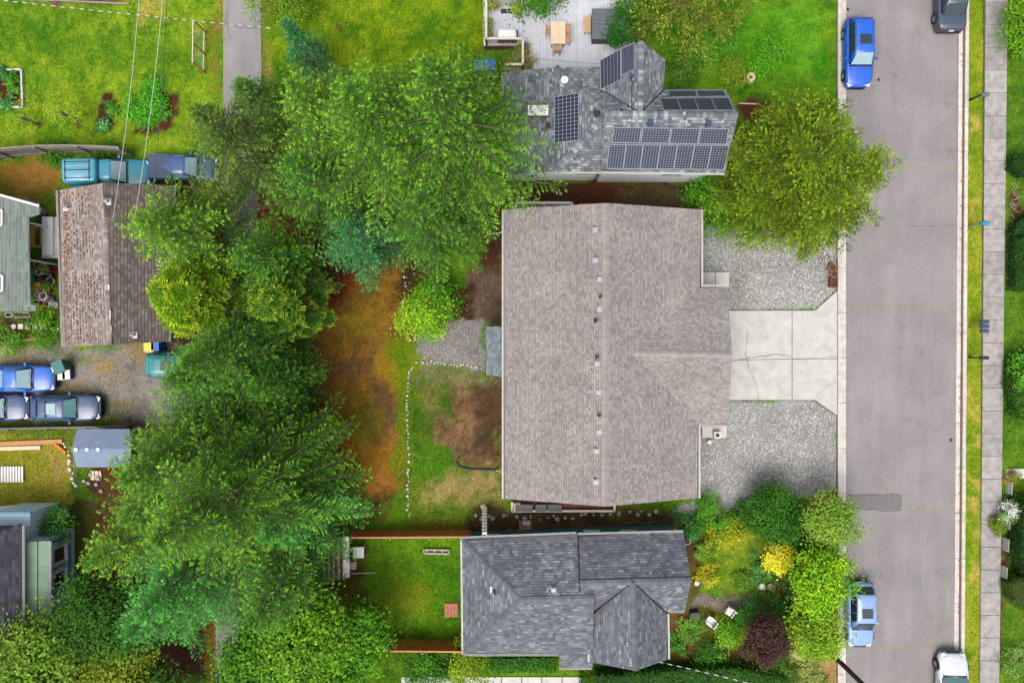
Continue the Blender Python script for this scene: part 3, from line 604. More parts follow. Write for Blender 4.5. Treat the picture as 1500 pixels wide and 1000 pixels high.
def window(root, c, wdir, nrm, wd, ht, m_frame='window_frame'):
    """frame of four bars, glass set back, sill"""
    c = Vector(c); wdir = Vector(wdir).normalized(); nrm = Vector(nrm).normalized(); up = Vector((0, 0, 1)); mb = MB()
    for sg in (-1, 1):
        mb.bar(c + wdir * (sg * wd / 2) - up * ht / 2 + nrm * .03, c + wdir * (sg * wd / 2) + up * ht / 2 + nrm * .03, .09, .08, nrm)
        mb.bar(c + up * (sg * ht / 2) - wdir * wd / 2 + nrm * .032, c + up * (sg * ht / 2) + wdir * wd / 2 + nrm * .032, .09, .08, nrm)
    f = mb.build('window', m_frame, root)
    MB().bar(c - wdir * (wd / 2 - .03) + nrm * .012, c + wdir * (wd / 2 - .03) + nrm * .012, .02, ht - .06).build('pane', 'window_glass', f)
    MB().bar(c - wdir * (wd / 2 + .08) - up * (ht / 2 + .05) + nrm * .07, c + wdir * (wd / 2 + .08) - up * (ht / 2 + .05) + nrm * .07, .14, .05).build('sill', m_frame, f)
    return f
def box_vent(root, px, py, z, s=.33, m='vent_metal'):
    x, y, _ = P(px, py, z); v = MB().box(x, y, z - .1, s, s, .18).build('roof_vent', m, root, bevel=.015)
    MB().box(x - .02, y, z + .085, s * .72, s * .74, .05).build('hood', m, v, bevel=.012)
    MB().box(x, y, z - .125, s * 1.15, s * 1.15, .04).build('flashing', m, v)
def pipe_vent(root, px, py, z, m='black_plastic', r=.06, h=.4):
    x, y, _ = P(px, py, z); v = MB().lathe(x, y, [(r, z - .1), (r, z + h), (r * .7, z + h), (r * .7, z + h - .1)], 10).build('vent_pipe', m, root)
    MB().box(x + .02, y, z - .04, r * 3.6, r * 3.4, .03).build('flashing', m, v)
def walls(root, pl, z1, m, name='wall', z0=-.3): return MB().prism(pl, z0, z1).build(name, m, root)
def gable(root, a, b, apex, m, t=.12, name='gable_wall'):
    """triangular wall end between two eave points and the ridge"""
    a, b, c = Vector(a), Vector(b), Vector(apex); n = (b - a).cross(Vector((0, 0, 1))).normalized() * t / 2
    MB().add([a - n, b - n, c - n, a + n, b + n, c + n], [(0, 1, 2), (5, 4, 3), (0, 3, 4, 1), (1, 4, 5, 2), (2, 5, 3, 0)]).build(name, m, root)
# ---- taupe roofed duplex in the middle
h1 = thing('house', P(890, 518), 'large house with taupe shingle gable roof beside the concrete driveway', 'house')
ze, zr, zg = 3., 5., 4.43
WT, WB = P(738, 306.5, ze), P(738, 730, ze); ET, EB = P(1027, 307, ze), P(1023, 729, ze); RT, RB = P(888, 297.5, zr), P(886, 741.5, zr)
GR = P(926, 517, zg); GF = P(1072.5, 519, zg); GN0, GN1 = P(1027, 420, ze), P(1065.5, 420, ze); GS0, GS1 = P(1023, 622, ze), P(1066, 622, ze)
walls(h1, [(WT[0] + .5, WT[1] - .35), (ET[0] - .5, ET[1] - .35), (EB[0] - .5, EB[1] + .35), (WB[0] + .5, WB[1] + .35)], ze - .13, 'beige_siding')
walls(h1, [(9.5, 2.95), (12.95, 2.95), (12.95, -4.75), (9.5, -4.75)], ze - .12, 'beige_siding', 'garage_wall')
for yy, rr, s in ((WT[1] - .45, RT, 1), (WB[1] + .45, RB, -1)):
    gable(h1, (WT[0] + .5, yy, ze - .14), (ET[0] - .5, yy, ze - .14), (rr[0], yy, zr - .2), 'beige_siding')
gable(h1, (12.85, 2.9, ze - .14), (12.85, -4.7, ze - .14), (12.85, GF[1], zg - .18), 'beige_siding')
rf = make_roof(h1, [[WT, RT, RB, WB], [RT, ET, EB, RB]], 'shingle_taupe', .15, .12, .24, 'gutter_white', ridges=[((RT[0], RT[1] - .02, zr), (RB[0], RB[1] + .02, zr))], m_cap='shingle_taupe_cap', cap_w=.4)
rf2 = make_roof(h1, [[GR, GF, GN1, (GN0[0] - .05, GN0[1], GN0[2] + .004)], [GF, GR, (GS0[0] - .05, GS0[1], GS0[2] + .004), GS1]], 'shingle_taupe', .15, .12, .24, 'gutter_white', ridges=[(GF, GR)], m_cap='shingle_taupe_cap', cap_w=.36, name='garage_roof')
e = .07
gutter(h1, (WT[0] - e, WT[1], ze), (WB[0] - e, WB[1], ze)); gutter(h1, (ET[0] + e, ET[1], ze), (ET[0] + e, GN0[1], ze)); gutter(h1, (EB[0] + e, EB[1], ze), (EB[0] + e, GS0[1], ze))
gutter(h1, (GN0[0] + .12, GN0[1] + e, ze), (GN1[0], GN1[1] + e, ze)); gutter(h1, (GS0[0] + .12, GS0[1] - e, ze), (GS1[0], GS1[1] - e, ze))
for (x, y) in ((872, 336.5), (872, 381), (878, 409), (878, 452.5), (875, 532), (877, 574), (878, 632), (874, 660), (873, 705)): box_vent(h1, x, y, 4.87)
for (x, y) in ((878.5, 435), (873, 469.5), (875, 522.5), (877, 608)): pipe_vent(h1, x, y, 4.86, r=.085, h=.35)
for (x, y) in ((866, 483), (866, 512), (866, 543), (865, 571)): pipe_vent(h1, x, y, 4.76, 'vent_metal', .05, .25)
for k in (470, 570): MB().box(12.96, P(0, k)[1], .0, .08, 2.6, 2.3).build('garage_door', 'white_paint', h1)
mb = MB().tube([P(737, 340, 2.9), P(716, 343.5, 1.6), P(714, 344, .2)], .05); mb.build('downspout', 'gutter_white', h1)
MB().tube([P(736.5, 690, 2.7), P(734, 690.5, 1.2), P(727, 688.5, .06)], .05).build('downspout', 'gutter_white', h1)
# small porch roof over the back door
pr = MB().slab([P(712.5, 478.5, 2.3), P(738, 478, 2.75), P(738, 552, 2.75), P(712.5, 549, 2.3)], .1).build('porch_roof', 'felt_grey', h1)
sh = MB(); tabs(flat([P(712.5, 478.5, 2.3), P(738, 478, 2.75), P(738, 552, 2.75), P(712.5, 549, 2.3)]), .16, .18, .36, sh); 
mat_island('shingle_bluegrey', [(0, C(96, 108, 118)), (.5, C(116, 128, 136)), (1, C(138, 148, 154))], broad=.1)
sh.build('shingles', 'shingle_bluegrey', pr, kind='stuff')
for y in (481, 547): MB().box(*P(714.5, y, 2.2)[:2], 0, .1, .1, 2.22).build('porch_post', 'white_paint', h1)
# entrance pads
for nm, pls in (('n', [[(1028, 399), (1046.6, 399), (1046.6, 422), (1028, 422)], [(1047.4, 399), (1067, 399), (1067, 422), (1047.4, 422)]]), ('s', [[(1022, 618), (1043, 618), (1043, 640.5), (1022, 640.5)], [(1043.6, 618), (1063.5, 618), (1063.5, 640.5), (1043.6, 640.5)]])):
    pad = tag(bpy.data.objects.new('entrance_pad', None), kind='structure'); col.objects.link(pad)
    for pl in pls: MB().prism(PX(pl), -.2, .12).build('slab', 'concrete', pad)
# ---- slate roofed house to the south
h2 = thing('house', P(830, 880), 'teal house with dark slate hip and cross gable roof beside the flower garden', 'house')
za, zra, zb, zrb = 2.7, 4.2, 2.8, 4.45
A0, A1 = P(677, 788.5, za), P(868, 781.5, za); A2 = P(679, 957, za); AR0, AR1 = P(762, 878, zra), P(870, 875, zra); A3 = P(868, 954, za)
sA = (za - zra) / (A2[1] - AR0[1])
A4 = (P(820, 977, za)[0], P(820, 977, za)[1]); zext = zra + (AR0[1] - A4[1]) * -abs((zra - za) / (AR0[1] - A2[1]))
yb = A2[1]
ye = -(.4785) * (H - 2.45); zext = zra - (zra - za) * (AR0[1] - ye) / (AR0[1] - yb)
fA = [[A0, AR0, A2], [A0, A1, AR1, AR0], [A2, AR0, AR1, (A3[0], yb, za), (P(820, 955, za)[0], yb, za)], [(P(820, 955, za)[0], yb, za), (A3[0], yb, za), (A3[0] + .05, ye, zext), (P(820, 955, za)[0], ye, zext)]]
walls(h2, [(A0[0] + .35, A0[1] - .32), (A1[0], A1[1] - .32), (A1[0], yb + .3), (A0[0] + .35, yb + .3)], za - .12, 'teal_siding')
make_roof(h2, fA, 'shingle_slate', .17, .16, .4, 'gutter_white', ridges=[(AR0, AR1), (A0, AR0), (A2, AR0)], m_cap='shingle_slate_cap', cap_w=.34)
B0, B1 = P(846.5, 783, zb), P(1001, 779, zb); BR0, BR1 = P(849, 854, zrb), P(1012.5, 850, zrb); B2, B3 = P(851, 897, zb), P(1003, 894, zb)
walls(h2, [(B0[0] + .25, B0[1] - .3), (B1[0] - .3, B1[1] - .3), (B3[0] - .3, B3[1] + .3), (B0[0] + .25, B3[1] + .3)], zb - .12, 'teal_siding', 'front_wall')
for xx in (B0[0] + .3, B1[0] - .36): gable(h2, (xx, B0[1] - .3, zb - .14), (xx, B3[1] + .3, zb - .14), (xx, BR0[1], zrb - .2), 'teal_siding')
make_roof(h2, [[B0, B1, BR1, BR0], [BR0, BR1, B3, B2]], 'shingle_slate', .17, .16, .4, 'gutter_white', thick=.16, ridges=[(BR0, BR1)], m_cap='shingle_slate_cap', cap_w=.34, name='front_roof')
zrc = 4.5; CR0, CR1 = P(927, 852, zrc), P(931, 982, zrc); zc = 2.75
C0, C1 = P(862, 905, zc), P(864, 969, zc); C2, C3 = P(977.5, 899, zc), P(978.5, 965, zc)
Cv = (CR0[0], CR0[1], zrc)
walls(h2, [(C0[0] + .3, C0[1] + 1.5), (C2[0] - .3, C2[1] + 1.5), (C3[0] - .3, C3[1] + .4), (C0[0] + .3, C1[1] + .4)], zc - .12, 'teal_siding', 'wing_wall')
gable(h2, (C1[0] + .3, C1[1] + .42, zc - .14), (C3[0] - .3, C1[1] + .42, zc - .14), (CR1[0], C1[1] + .42, zrc - .2), 'teal_siding')
make_roof(h2, [[C0, Cv, CR1, C1], [Cv, C2, C3, CR1]], 'shingle_slate', .17, .16, .4, 'gutter_white', thick=.16, ridges=[(Cv, CR1)], m_cap='shingle_slate_cap', cap_w=.34, name='wing_roof')
def rake(root, a, b, m='dark_metal', off=.03): MB().bar(Vector(a) + Vector((0, 0, off)), Vector(b) + Vector((0, 0, off)), .07, .05).build('rake_flashing', m, root)
rake(h2, C0, Cv); rake(h2, C2, Cv); rake(h2, B0, BR0); rake(h2, BR0, B2)
gutter(h2, (A0[0] - e, A0[1], za), (A2[0] - e, A2[1], za)); gutter(h2, (A2[0], A2[1] - e, za), (P(818, 955, za)[0], A2[1] - e, za)); gutter(h2, (C0[0] - e, C0[1], zc), (C1[0] - e, C1[1], zc)); gutter(h2, (C2[0] + e, C2[1], zc), (C3[0] + e, C3[1], zc))
gutter(h2, (A0[0], A0[1] + e, za), (B0[0] - .1, A1[1] + e, za)); gutter(h2, (B0[0], B0[1] + e, zb), (B1[0], B1[1] + e, zb)); gutter(h2, (C2[0] + .1, B3[1] - e, zb), (B3[0], B3[1] - e, zb)); gutter(h2, (P(820, 0, za)[0], ye - e, zext), (A3[0], ye - e, zext))
box_vent(h2, 811, 863, 4.02, .3); pipe_vent(h2, 807, 872, 4.1, 'vent_metal', .04, .15); pipe_vent(h2, 807, 881, 4.1, 'vent_metal', .04, .15)
x, y, _ = P(723, 864, 3.6); v = MB().box(x, y, 3.38, .42, .36, .1).build('roof_vent', 'white_paint', h2, bevel=.02); MB().tube([(x + .02, y - .05, 3.4), (x + .02, y - .05, 3.72), (x + .1, y - .16, 3.8)], .09).build('pipe', 'black_plastic', v)
for px, ww in ((868, .9), (922, .9)): window(h2, (P(px, 775, 1.7)[0], B0[1] - .29, 1.75), (1, 0, 0), (0, 1, 0), ww, 1.1)
for px in (720, 800): window(h2, (P(px, 775, 1.7)[0], A0[1] - .28, 1.7), (1, 0, 0), (0, 1, 0), .9, 1.)
MB().box(P(985, 775)[0], B0[1] - .27, 0, .14, .1, 2.6).build('corner_board', 'white_paint', h2)
# ---- mixed grey roof with solar panels to the north
h3 = thing('house', P(910, 190), 'white sided house with grey roof and many solar panels beside the wooden deck', 'house')
ze, zr, zn = 4., 6.2, 4.6
S0, S1 = P(882, 251, ze), P(1062, 253.5, ze); R0, R1 = P(886, 166, zr), P(1081, 168.5, zr); N0, N1 = P(884, 130, zn), P(1064, 132, zn)
walls(h3, [(S0[0] + .2, S0[1] + .3), (S1[0] - .5, S0[1] + .3), (N1[0] - .5, N1[1] - .3), (S0[0] + .2, N1[1] - .3)], ze - .12, 'white_siding')
for xx in (S1[0] - .56, S0[0] + .26): gable(h3, (xx, S0[1] + .3, ze - .14), (xx, N1[1] - .3, ze - .14), (xx, R0[1], zr - .25), 'white_siding')
make_roof(h3, [[S0, S1, R1, R0], [R0, R1, N1, N0]], 'shingle_mixed', .17, .15, .34, 'white_paint', ridges=[(R0, R1)], m_cap='shingle_mixed', cap_w=.34)
zD = 6.15; zde = 4.7
D_ap = P(940, 60.5, zD); D_in = P(938, 166, zD); DL0, DL1 = P(879.5, 88, zde), P(882, 133, zde); DR0, DR1 = P(974.5, 87.5, zde), P(972.5, 131, zde)
walls(h3, [(DL0[0] + .3, DL0[1] - .2), (DR0[0] - .3, DL0[1] - .2), (DR0[0] - .3, DR1[1] - 1), (DL0[0] + .3, DR1[1] - 1)], zde - .12, 'white_siding', 'wing_wall')
gable(h3, (DL0[0] + .3, DL0[1] - .22, zde - .14), (DR0[0] - .3, DL0[1] - .22, zde - .14), (D_ap[0], DL0[1] - .22, zD - .25), 'white_siding')
make_roof(h3, [[DL0, D_ap, D_in, DL1], [D_ap, DR0, DR1, D_in]], 'shingle_mixed', .17, .15, .34, 'white_paint', ridges=[(D_ap, D_in)], m_cap='shingle_mixed', cap_w=.3, name='wing_roof')
rake(h3, DL1, D_in); rake(h3, DR1, D_in)
# low western part: broad slope with two small hips
zl = 3.0; zk = 4.3
K = P(890, 166, zk); LN, LS = P(812, 100, zl + .25), P(812, 246, zl + .25)
yN, yS = P(0, 100, zl + .25)[1], P(0, 253, zl + .2)[1]; xW = P(735, 0, 2.5)[0]; zW = 2.55
xk = K[0]; sl = (zk - zW) / (xk - xW); xh = xk - 3.1; zh = zk - sl * 3.1
fL = [[(xW, yS, zW), (xh, yS, zh), (xk, K[1], zk), (xh, yN, zh), (xW, yN, zW)], [(xh, yS, zh), (xk + .2, yS, zh), (xk + .2, K[1], zk), (xk, K[1], zk)], [(xh, yN, zh), (xk, K[1], zk), (xk + .2, K[1], zk), (xk + .2, yN, zh)]]
walls(h3, [(xW + .4, yS + .3), (xk + .1, yS + .3), (xk + .1, yN - .3), (xW + .4, yN - .3)], zW - .16, 'white_siding', 'side_wall')
MB().add([(xW + .4, yS + .3, zW - .17), (xk, yS + .3, zW - .17), (xk, yS + .3, zh - .15), (xh, yS + .3, zh - .15), (xW + .4, yS + .4, zW - .17), (xk, yS + .4, zW - .17), (xk, yS + .4, zh - .15), (xh, yS + .4, zh - .15)], [(0, 1, 2, 3), (7, 6, 5, 4), (0, 3, 7, 4), (3, 2, 6, 7)]).build('wall_infill', 'white_siding', h3)
make_roof(h3, fL, 'shingle_mixed', .17, .15, .34, 'white_paint', ridges=[((xh, yS, zh), (xk, K[1], zk)), ((xh, yN, zh), (xk, K[1], zk))], m_cap='shingle_mixed', cap_w=.45, name='side_roof')
gutter(h3, (S0[0], S0[1] - e, ze), (S1[0], S1[1] - e, ze)); gutter(h3, (xh, yS - e, zh), (xk, yS - e, zh))
window(h3, (P(990, 0, 3)[0], S0[1] + .29, 2.4), (1, 0, 0), (0, -1, 0), 1., 1.2, 'grey_siding'); window(h3, (P(862, 0, 2.6)[0], yS + .29, 2.1), (1, 0, 0), (0, -1, 0), 1.2, 1., 'grey_siding')
x, y, _ = P(781, 255, 2.9); mb = MB().tube([(x, y + .3, 1), (x, y, 3.), (x, y, 3.4)], .09); mb.build('flue_pipe', 'galvanised', h3); MB().lathe(x, y, [(.16, 3.36), (.18, 3.46), (.05, 3.56)]).build('flue_cap', 'white_paint', h3)
MB().tube([(S0[0] + .05, S0[1] + .22, 3.8), (S0[0] - .12, S0[1] + .22, .1)], .05).build('downspout', 'dark_metal', h3)
# solar panels: frame with a grid of cells on it
def plane_at(f):
    p = [Vector(a) for a in flat(f)]; n = (p[1] - p[0]).cross(p[2] - p[0]).normalized()
    if n.z < 0: n = -n
    return p[0], n
def on_plane(px, py, pl):
    """where the line of sight through a pixel meets a roof plane"""
    o, n = pl; d = Vector(((px - 750) / 1000., (500 - py) / 1000., -1)); c = Vector((0, 0, H)); t = (o - c).dot(n) / d.dot(n); return c + d * t
def solar(root, quad, pl, nu, nv, lift=.1):
    a, b, c, d = [on_plane(*q, pl) + pl[1] * lift for q in quad]; n = pl[1]
    f = MB(); 
    for p, q in ((a, b), (b, c), (c, d), (d, a)): f.bar(p, q, .045, .04, n)
    f.add([a - n * .012, b - n * .012, c - n * .012, d - n * .012], [(0, 1, 2, 3)])
    for s in (.25, .75):
        for t in (.2, .8):
            q = a.lerp(b, t).lerp(d.lerp(c, t), s); f.bar(q - n * lift, q - n * .01, .06, .06)
    o = f.build('solar_panel', 'solar_frame', root)
    mb = MB(); g = .07
    L = lambda s, t: a.lerp(b, s).lerp(d.lerp(c, s), t) + n * .002
    for i in range(nu):
        for j in range(nv):
            s0, s1, t0, t1 = (i + g) / nu, (i + 1 - g) / nu, (j + g) / nv, (j + 1 - g) / nv
            mb.add([L(s0, t0), L(s1, t0), L(s1, t1), L(s0, t1)], [(0, 1, 2, 3)])
    mb.build('cells', 'solar_cell', o, kind='stuff')
pS = plane_at([S0, S1, R1, R0]); pN = plane_at([R0, R1, N1, N0]); pD = plane_at([DL0, D_ap, D_in, DL1]); pW = plane_at(fL[0])
def grid(root, q, pl, cols, nu, nv, gap=.02, lift=.1):
    (ax, ay), (bx, by), (cx, cy), (dx, dy) = q
    for i in range(cols):
        s0, s1 = (i + gap) / cols, (i + 1 - gap) / cols; l = lambda p, r, s: (p[0] + (r[0] - p[0]) * s, p[1] + (r[1] - p[1]) * s)
        solar(root, [l(q[0], q[1], s0), l(q[0], q[1], s1), l(q[3], q[2], s1), l(q[3], q[2], s0)], pl, nu, nv, lift)
grid(h3, [(898, 186), (1068, 188), (1064, 210), (895, 207.5)], pS, 4, 10, 6, .03)
grid(h3, [(892, 211), (1067, 212.5), (1060, 247), (888, 245.5)], pS, 7, 6, 10, .015)
grid(h3, [(977, 135), (1060, 134.5), (1064, 143.5), (980, 144.5)], pN, 2, 10, 4, .02)
grid(h3, [(966, 146.5), (1066, 145.5), (1075, 164), (972, 164)], pN, 4, 8, 8, .01)
grid(h3, [(880.5, 90), (910.5, 73), (910.5, 118), (881.5, 132)], pD, 1, 6, 12, .0)
grid(h3, [(911.5, 72.5), (930.5, 64), (930, 103), (911.5, 111)], pD, 1, 6, 11, .0)
grid(h3, [(813, 143), (848, 137), (848, 206), (813, 210)], pW, 1, 6, 12, .0)
def on_roof(px, py, pl): return on_plane(px, py, pl)
q = [on_plane(*a, pW) for a in ((773, 156), (803, 156), (803, 171), (773, 171))]; fr = MB()
for a, b in zip(q, q[1:] + q[:1]): fr.bar(a + Vector((0, 0, .1)), b + Vector((0, 0, .1)), .12, .22)
sk = fr.build('skylight', 'brown_wood', h3); MB().slab([tuple(a + Vector((0, 0, .24))) for a in q], .05).build('glazing', 'skylight_glass', sk)
for (x, y, m) in ((803.5, 184, 'dark_metal'), (874.5, 166.5, 'dark_metal')):
    a = on_plane(x, y, pW); box_vent(h3, x, y, a.z + .1, .3, m)
for (x, y) in ((953, 179), (1038, 180)):
    a = on_plane(x, y, pS); box_vent(h3, x, y, a.z + .1, .3, 'mail_blue')
a = on_plane(926, 111, pD); box_vent(h3, 926, 111, a.z + .1, .22, 'mail_blue'); MB().tube([a, on_plane(925, 163, pD) + Vector((0, 0, .06))], .03).build('conduit', 'dark_metal', h3)
for (x, y) in ((922, 176), (1005, 178), (1058, 178), (1002, 166)):
    a = on_plane(x, y, pS); pipe_vent(h3, x, y, a.z + .05, 'dirty_white', .04, .2)
a = on_plane(910, 163, pN); pipe_vent(h3, 910, 163, a.z + .05, 'black_plastic', .06, .25)
a = on_plane(826, 122, pW); dsh = MB()
dsh.lathe(a.x, a.y, [(.05, a.z), (.05, a.z + .4), (.06, a.z + .42), (.2, a.z + .5), (.23, a.z + .56), (.2, a.z + .54)], 14); dsh.build('satellite_dish', 'white_paint', h3)
a = on_plane(823, 124, pW); MB().box(a.x, a.y, a.z, .3, .45, .22).build('roof_vent', 'vent_metal', h3, bevel=.03)
# ---- old garage with mossy roof to the west
h4 = thing('garage', P(175, 390), 'long garage with mossy brown shingle roof beside the teal pickup', 'garage')
ze, zr = 2.6, 3.7
W0, W1 = P(85, 279, ze), P(93, 507.5, ze); Q0, Q1 = P(151, 268, zr), P(160, 505, zr); E0, E1 = P(255, 271.5, ze), P(247, 500, ze)
walls(h4, [(W0[0] + .4, W0[1] - .3), (E0[0] - .4, W0[1] - .3), (E1[0] - .4, W1[1] + .4), (W1[0] + .4, W1[1] + .4)], ze - .12, 'beige_siding')
gable(h4, (W1[0] + .4, W1[1] + .42, ze - .13), (E1[0] - .4, W1[1] + .42, ze - .13), (Q1[0], W1[1] + .42, zr - .18), 'beige_siding'); gable(h4, (W0[0] + .4, W0[1] - .32, ze - .13), (E0[0] - .4, W0[1] - .32, ze - .13), (Q0[0], W0[1] - .32, zr - .18), 'beige_siding')
fw = [W0, Q0, Q1, W1]; fe = [Q0, E0, E1, Q1]
make_roof(h4, [fw], 'shingle_old_pale', .19, .2, .3, 'dirty_white', name='roof', label='pale weathered west slope with moss')
make_roof(h4, [fe], 'shingle_old_dark', .19, .2, .3, 'dirty_white', name='roof', label='dark brown east slope', ridges=[(Q0, Q1)], m_cap='shingle_old_pale', cap_w=.3)
pw_, pe_ = plane_at(fw), plane_at(fe); mb = MB()
for i in range(900):
    x, y = rnd.uniform(89, 150), rnd.uniform(282, 503)
    if vnoise(np.array([x]), np.array([y]), 30, 71)[0] < .36 + (.12 if x > 110 else -.1): continue
    x = round(x / 4.45) * 4.45 + rnd.uniform(-.4, .4); a = on_plane(x + (y - 280) * .035, y, pw_); mb.rock(a.x, a.y, a.z + .01, rnd.uniform(.03, .075), flat=.6)
mb.build('moss', 'moss_brown', h4, kind='stuff')
mb = MB()
for i in range(190):
    x, y = 94 + abs(rnd.gauss(0, 5)), rnd.gauss(360, 55)
    if not 285 < y < 500 or x > 145: continue
    a = on_plane(x, y, pw_); mb.rock(a.x, a.y, a.z + .01, rnd.uniform(.04, .1), flat=.6)
mb.build('moss', 'moss_rust', h4, kind='stuff')
for (x, y, pl) in ((100, 304, pw_), (158.5, 295, pe_), (197, 490, pe_)):
    a = on_plane(x, y, pl); v = MB().lathe(a.x, a.y, [(.09, a.z - .1), (.09, a.z + .3), (.15, a.z + .31), (.02, a.z + .42)], 10).build('vent_pipe', 'galvanised', h4); MB().box(a.x - .05, a.y - .02, a.z - .02, .5, .42, .06).build('flashing', 'dirty_white', v)
for (x, y, ly) in ((158, 421, .3), (160, 461, .55), (161, 482, .35)):
    a = on_plane(x, y, pe_); MB().box(a.x, a.y, a.z + .03, .26, ly, .03).build('ridge_patch', 'dirty_white', h4)
a = on_plane(182, 329, pe_); MB().tube([a - Vector((0, 0, .3)), a + Vector((0, 0, 1.2)), a + Vector((.05, .1, 1.35))], .035).build('service_mast', 'galvanised', h4); mast = a + Vector((.05, .1, 1.3))
for yy in (300, 480): MB().bar(P(85, yy, 2.5), P(85, yy + 3, 2.5), .05, .05).build('gutter_bracket', 'white_paint', h4)
gutter(h4, (W0[0] - e, W0[1], ze), (W1[0] - e, W1[1], ze)); gutter(h4, (E1[0] + e, E1[1], ze), (E0[0] + e, E0[1], ze))
# ---- green roofed building at the west edge
h5 = thing('house', P(-40, 380), 'building with sage green roof and skylights beside cluttered yard', 'house')
ze = 2.9; g0, g1, g2, g3 = P(-260, 215, ze + 1.6), P(58, 303, ze), P(52, 455, ze), P(-260, 455, ze + 1.6)
gp_ = plane_at([g0, g1, g2, g3]); gpoly = [tuple(on_plane(*q, gp_)) for q in ((-260, 222), (58, 303), (57, 313), (41, 318), (43, 446), (52, 448), (52, 455), (-260, 460))]
walls(h5, [(g0[0], g1[1] - .6), (-32.2, g1[1] - .6), (-32.2, g2[1] + .5), (g3[0], g2[1] + .5)], ze - .1, 'grey_siding')
for yy in (325, 380, 438): c = P(41, yy, ze); MB().box(c[0] - .12, c[1], -.05, .1, .1, ze - .12).build('porch_post', 'white_paint', h5)
make_roof(h5, [gpoly], 'shingle_green', .2, .3, .6, 'dirty_white')
pg = plane_at([g0, g1, g2, g3])
for cx, cy in ((-2, 319), (-1, 415)):
    q = [on_plane(cx + a * 6.5, cy + b * 11, pg) for a, b in ((-1, -1), (1, -1), (1, 1), (-1, 1))]; fr = MB()
    for a, b in zip(q, q[1:] + q[:1]): fr.bar(a + Vector((0, 0, .06)), b + Vector((0, 0, .06)), .1, .14)
    sk = fr.build('skylight', 'white_paint', h5); MB().slab([tuple(a + Vector((0, 0, .1))) for a in q], .04).build('glazing', 'skylight_dark', sk)
MB().bar(Vector(g0) + Vector((0, .05, .03)), Vector(g1) + Vector((0, .05, .03)), .14, .1).build('rake_board', 'white_paint', h5)
# ---- pale blue house at the south-west corner
h6 = thing('house', P(20, 850), 'pale blue house with black roof and green porch roof under the conifers', 'house')
ze, zr = 3.7, 5.2
b0, b1 = P(33, 769, ze), P(33.5, 942, ze); r0, r1 = P(-80, 806, zr), P(-80, 905, zr); b2, b3 = P(-260, 769, ze), P(-260, 942, ze)
walls(h6, [(b2[0], b0[1] - .3), (b0[0] - .3, b0[1] - .3), (b1[0] - .3, b1[1] + .3), (b3[0], b1[1] + .3)], ze - .13, 'blue_siding')
make_roof(h6, [[r0, b0, b1, r1], [b2, b0, r0], [b3, r1, b1], [b2, r0, r1, b3]], 'shingle_black', .19, .3, .5, 'white_paint', ridges=[(r0, b0), (r1, b1)], m_cap='shingle_black')
gutter(h6, (b0[0] + e, b0[1], ze), (b1[0] + e, b1[1], ze))
zp1, zp0 = 3.35, 2.75
f0, f1, f2, f3 = P(37, 793, zp1), P(73, 792, zp0), P(73, 905, zp0), P(37, 905, zp1)
pr = MB().slab([f0, f1, f2, f3], .1).build('porch_roof', 'green_roofing', h6)
MB().bar(P(54, 793, 3.1), P(54, 905, 3.1), .05, .06).build('seam', 'green_roofing', pr); gutter(h6, (f1[0] + .05, f1[1], zp0), (f2[0] + .05, f2[1], zp0))
walls(h6, [(b0[0] - .3, f0[1] - .1), (f1[0] - .25, f0[1] - .1), (f1[0] - .25, f2[1] + .2), (b0[0] - .3, f2[1] + .2)], zp0 - .12, 'blue_siding', 'porch_wall')
walls(h6, [(b0[0] - .3, b0[1] + .5), (P(52, 0)[0] - .9, b0[1] + .5), (P(52, 0)[0] - .9, f0[1] + .2), (b0[0] - .3, f0[1] + .2)], 2.6, 'blue_siding', 'porch_wall')
for yy in (812, 848): window(h6, (f1[0] - .24, P(0, yy, 1.6)[1], 1.55), (0, 1, 0), (1, 0, 0), .95, 1.15)
for yy in (790, 830, 866, 890): MB().bar((f1[0] - .22, P(0, yy, 1.6)[1], .3), (f1[0] - .22, P(0, yy, 1.6)[1], 2.55), .12, .05, (1, 0, 0)).build('trim_board', 'blue_trim', h6)
for zz in (.5, 2.5): MB().bar((f1[0] - .2, f1[1] - .15, zz), (f1[0] - .2, f2[1] + .3, zz), .05, .14).build('trim_board', 'blue_trim', h6)
MB().bar((b0[0] - .2, b0[1] + .53, 2.66), (P(52, 0)[0] - .9, b0[1] + .53, 2.66), .14, .12).build('trim_board', 'blue_trim', h6)
# ---- blue grey shed under the conifers
h7 = thing('shed', P(165, 655), 'small shed with blue grey felt roof and three pale ridge vents', 'shed')
ze, zr = 2.2, 2.75; a0, a1, a2, a3 = P(113, 628, ze), P(190, 628, ze), P(190, 684, ze), P(112, 684, ze); k0, k1 = P(105, 657, zr), P(192, 657, zr)
walls(h7, [(a0[0] + .3, a0[1] - .25), (a1[0] - .2, a0[1] - .25), (a1[0] - .2, a2[1] + .25), (a0[0] + .3, a2[1] + .25)], ze - .1, 'grey_siding')
gable(h7, (a0[0] + .3, a0[1] - .25, ze - .11), (a0[0] + .3, a2[1] + .25, ze - .11), (a0[0] + .3, k0[1], zr - .12), 'grey_siding')
MB().slab([a0, a1, k1, k0], .08).build('roof', 'blue_grey_felt', h7); MB().slab([k0, k1, a2, a3], .08).build('roof', 'blue_grey_felt', h7)
for x in (112, 128, 144): c = P(x, 658, zr); MB().box(c[0], c[1], zr - .06, .22, .2, .12).build('ridge_vent', 'white_paint', h7, bevel=.02)
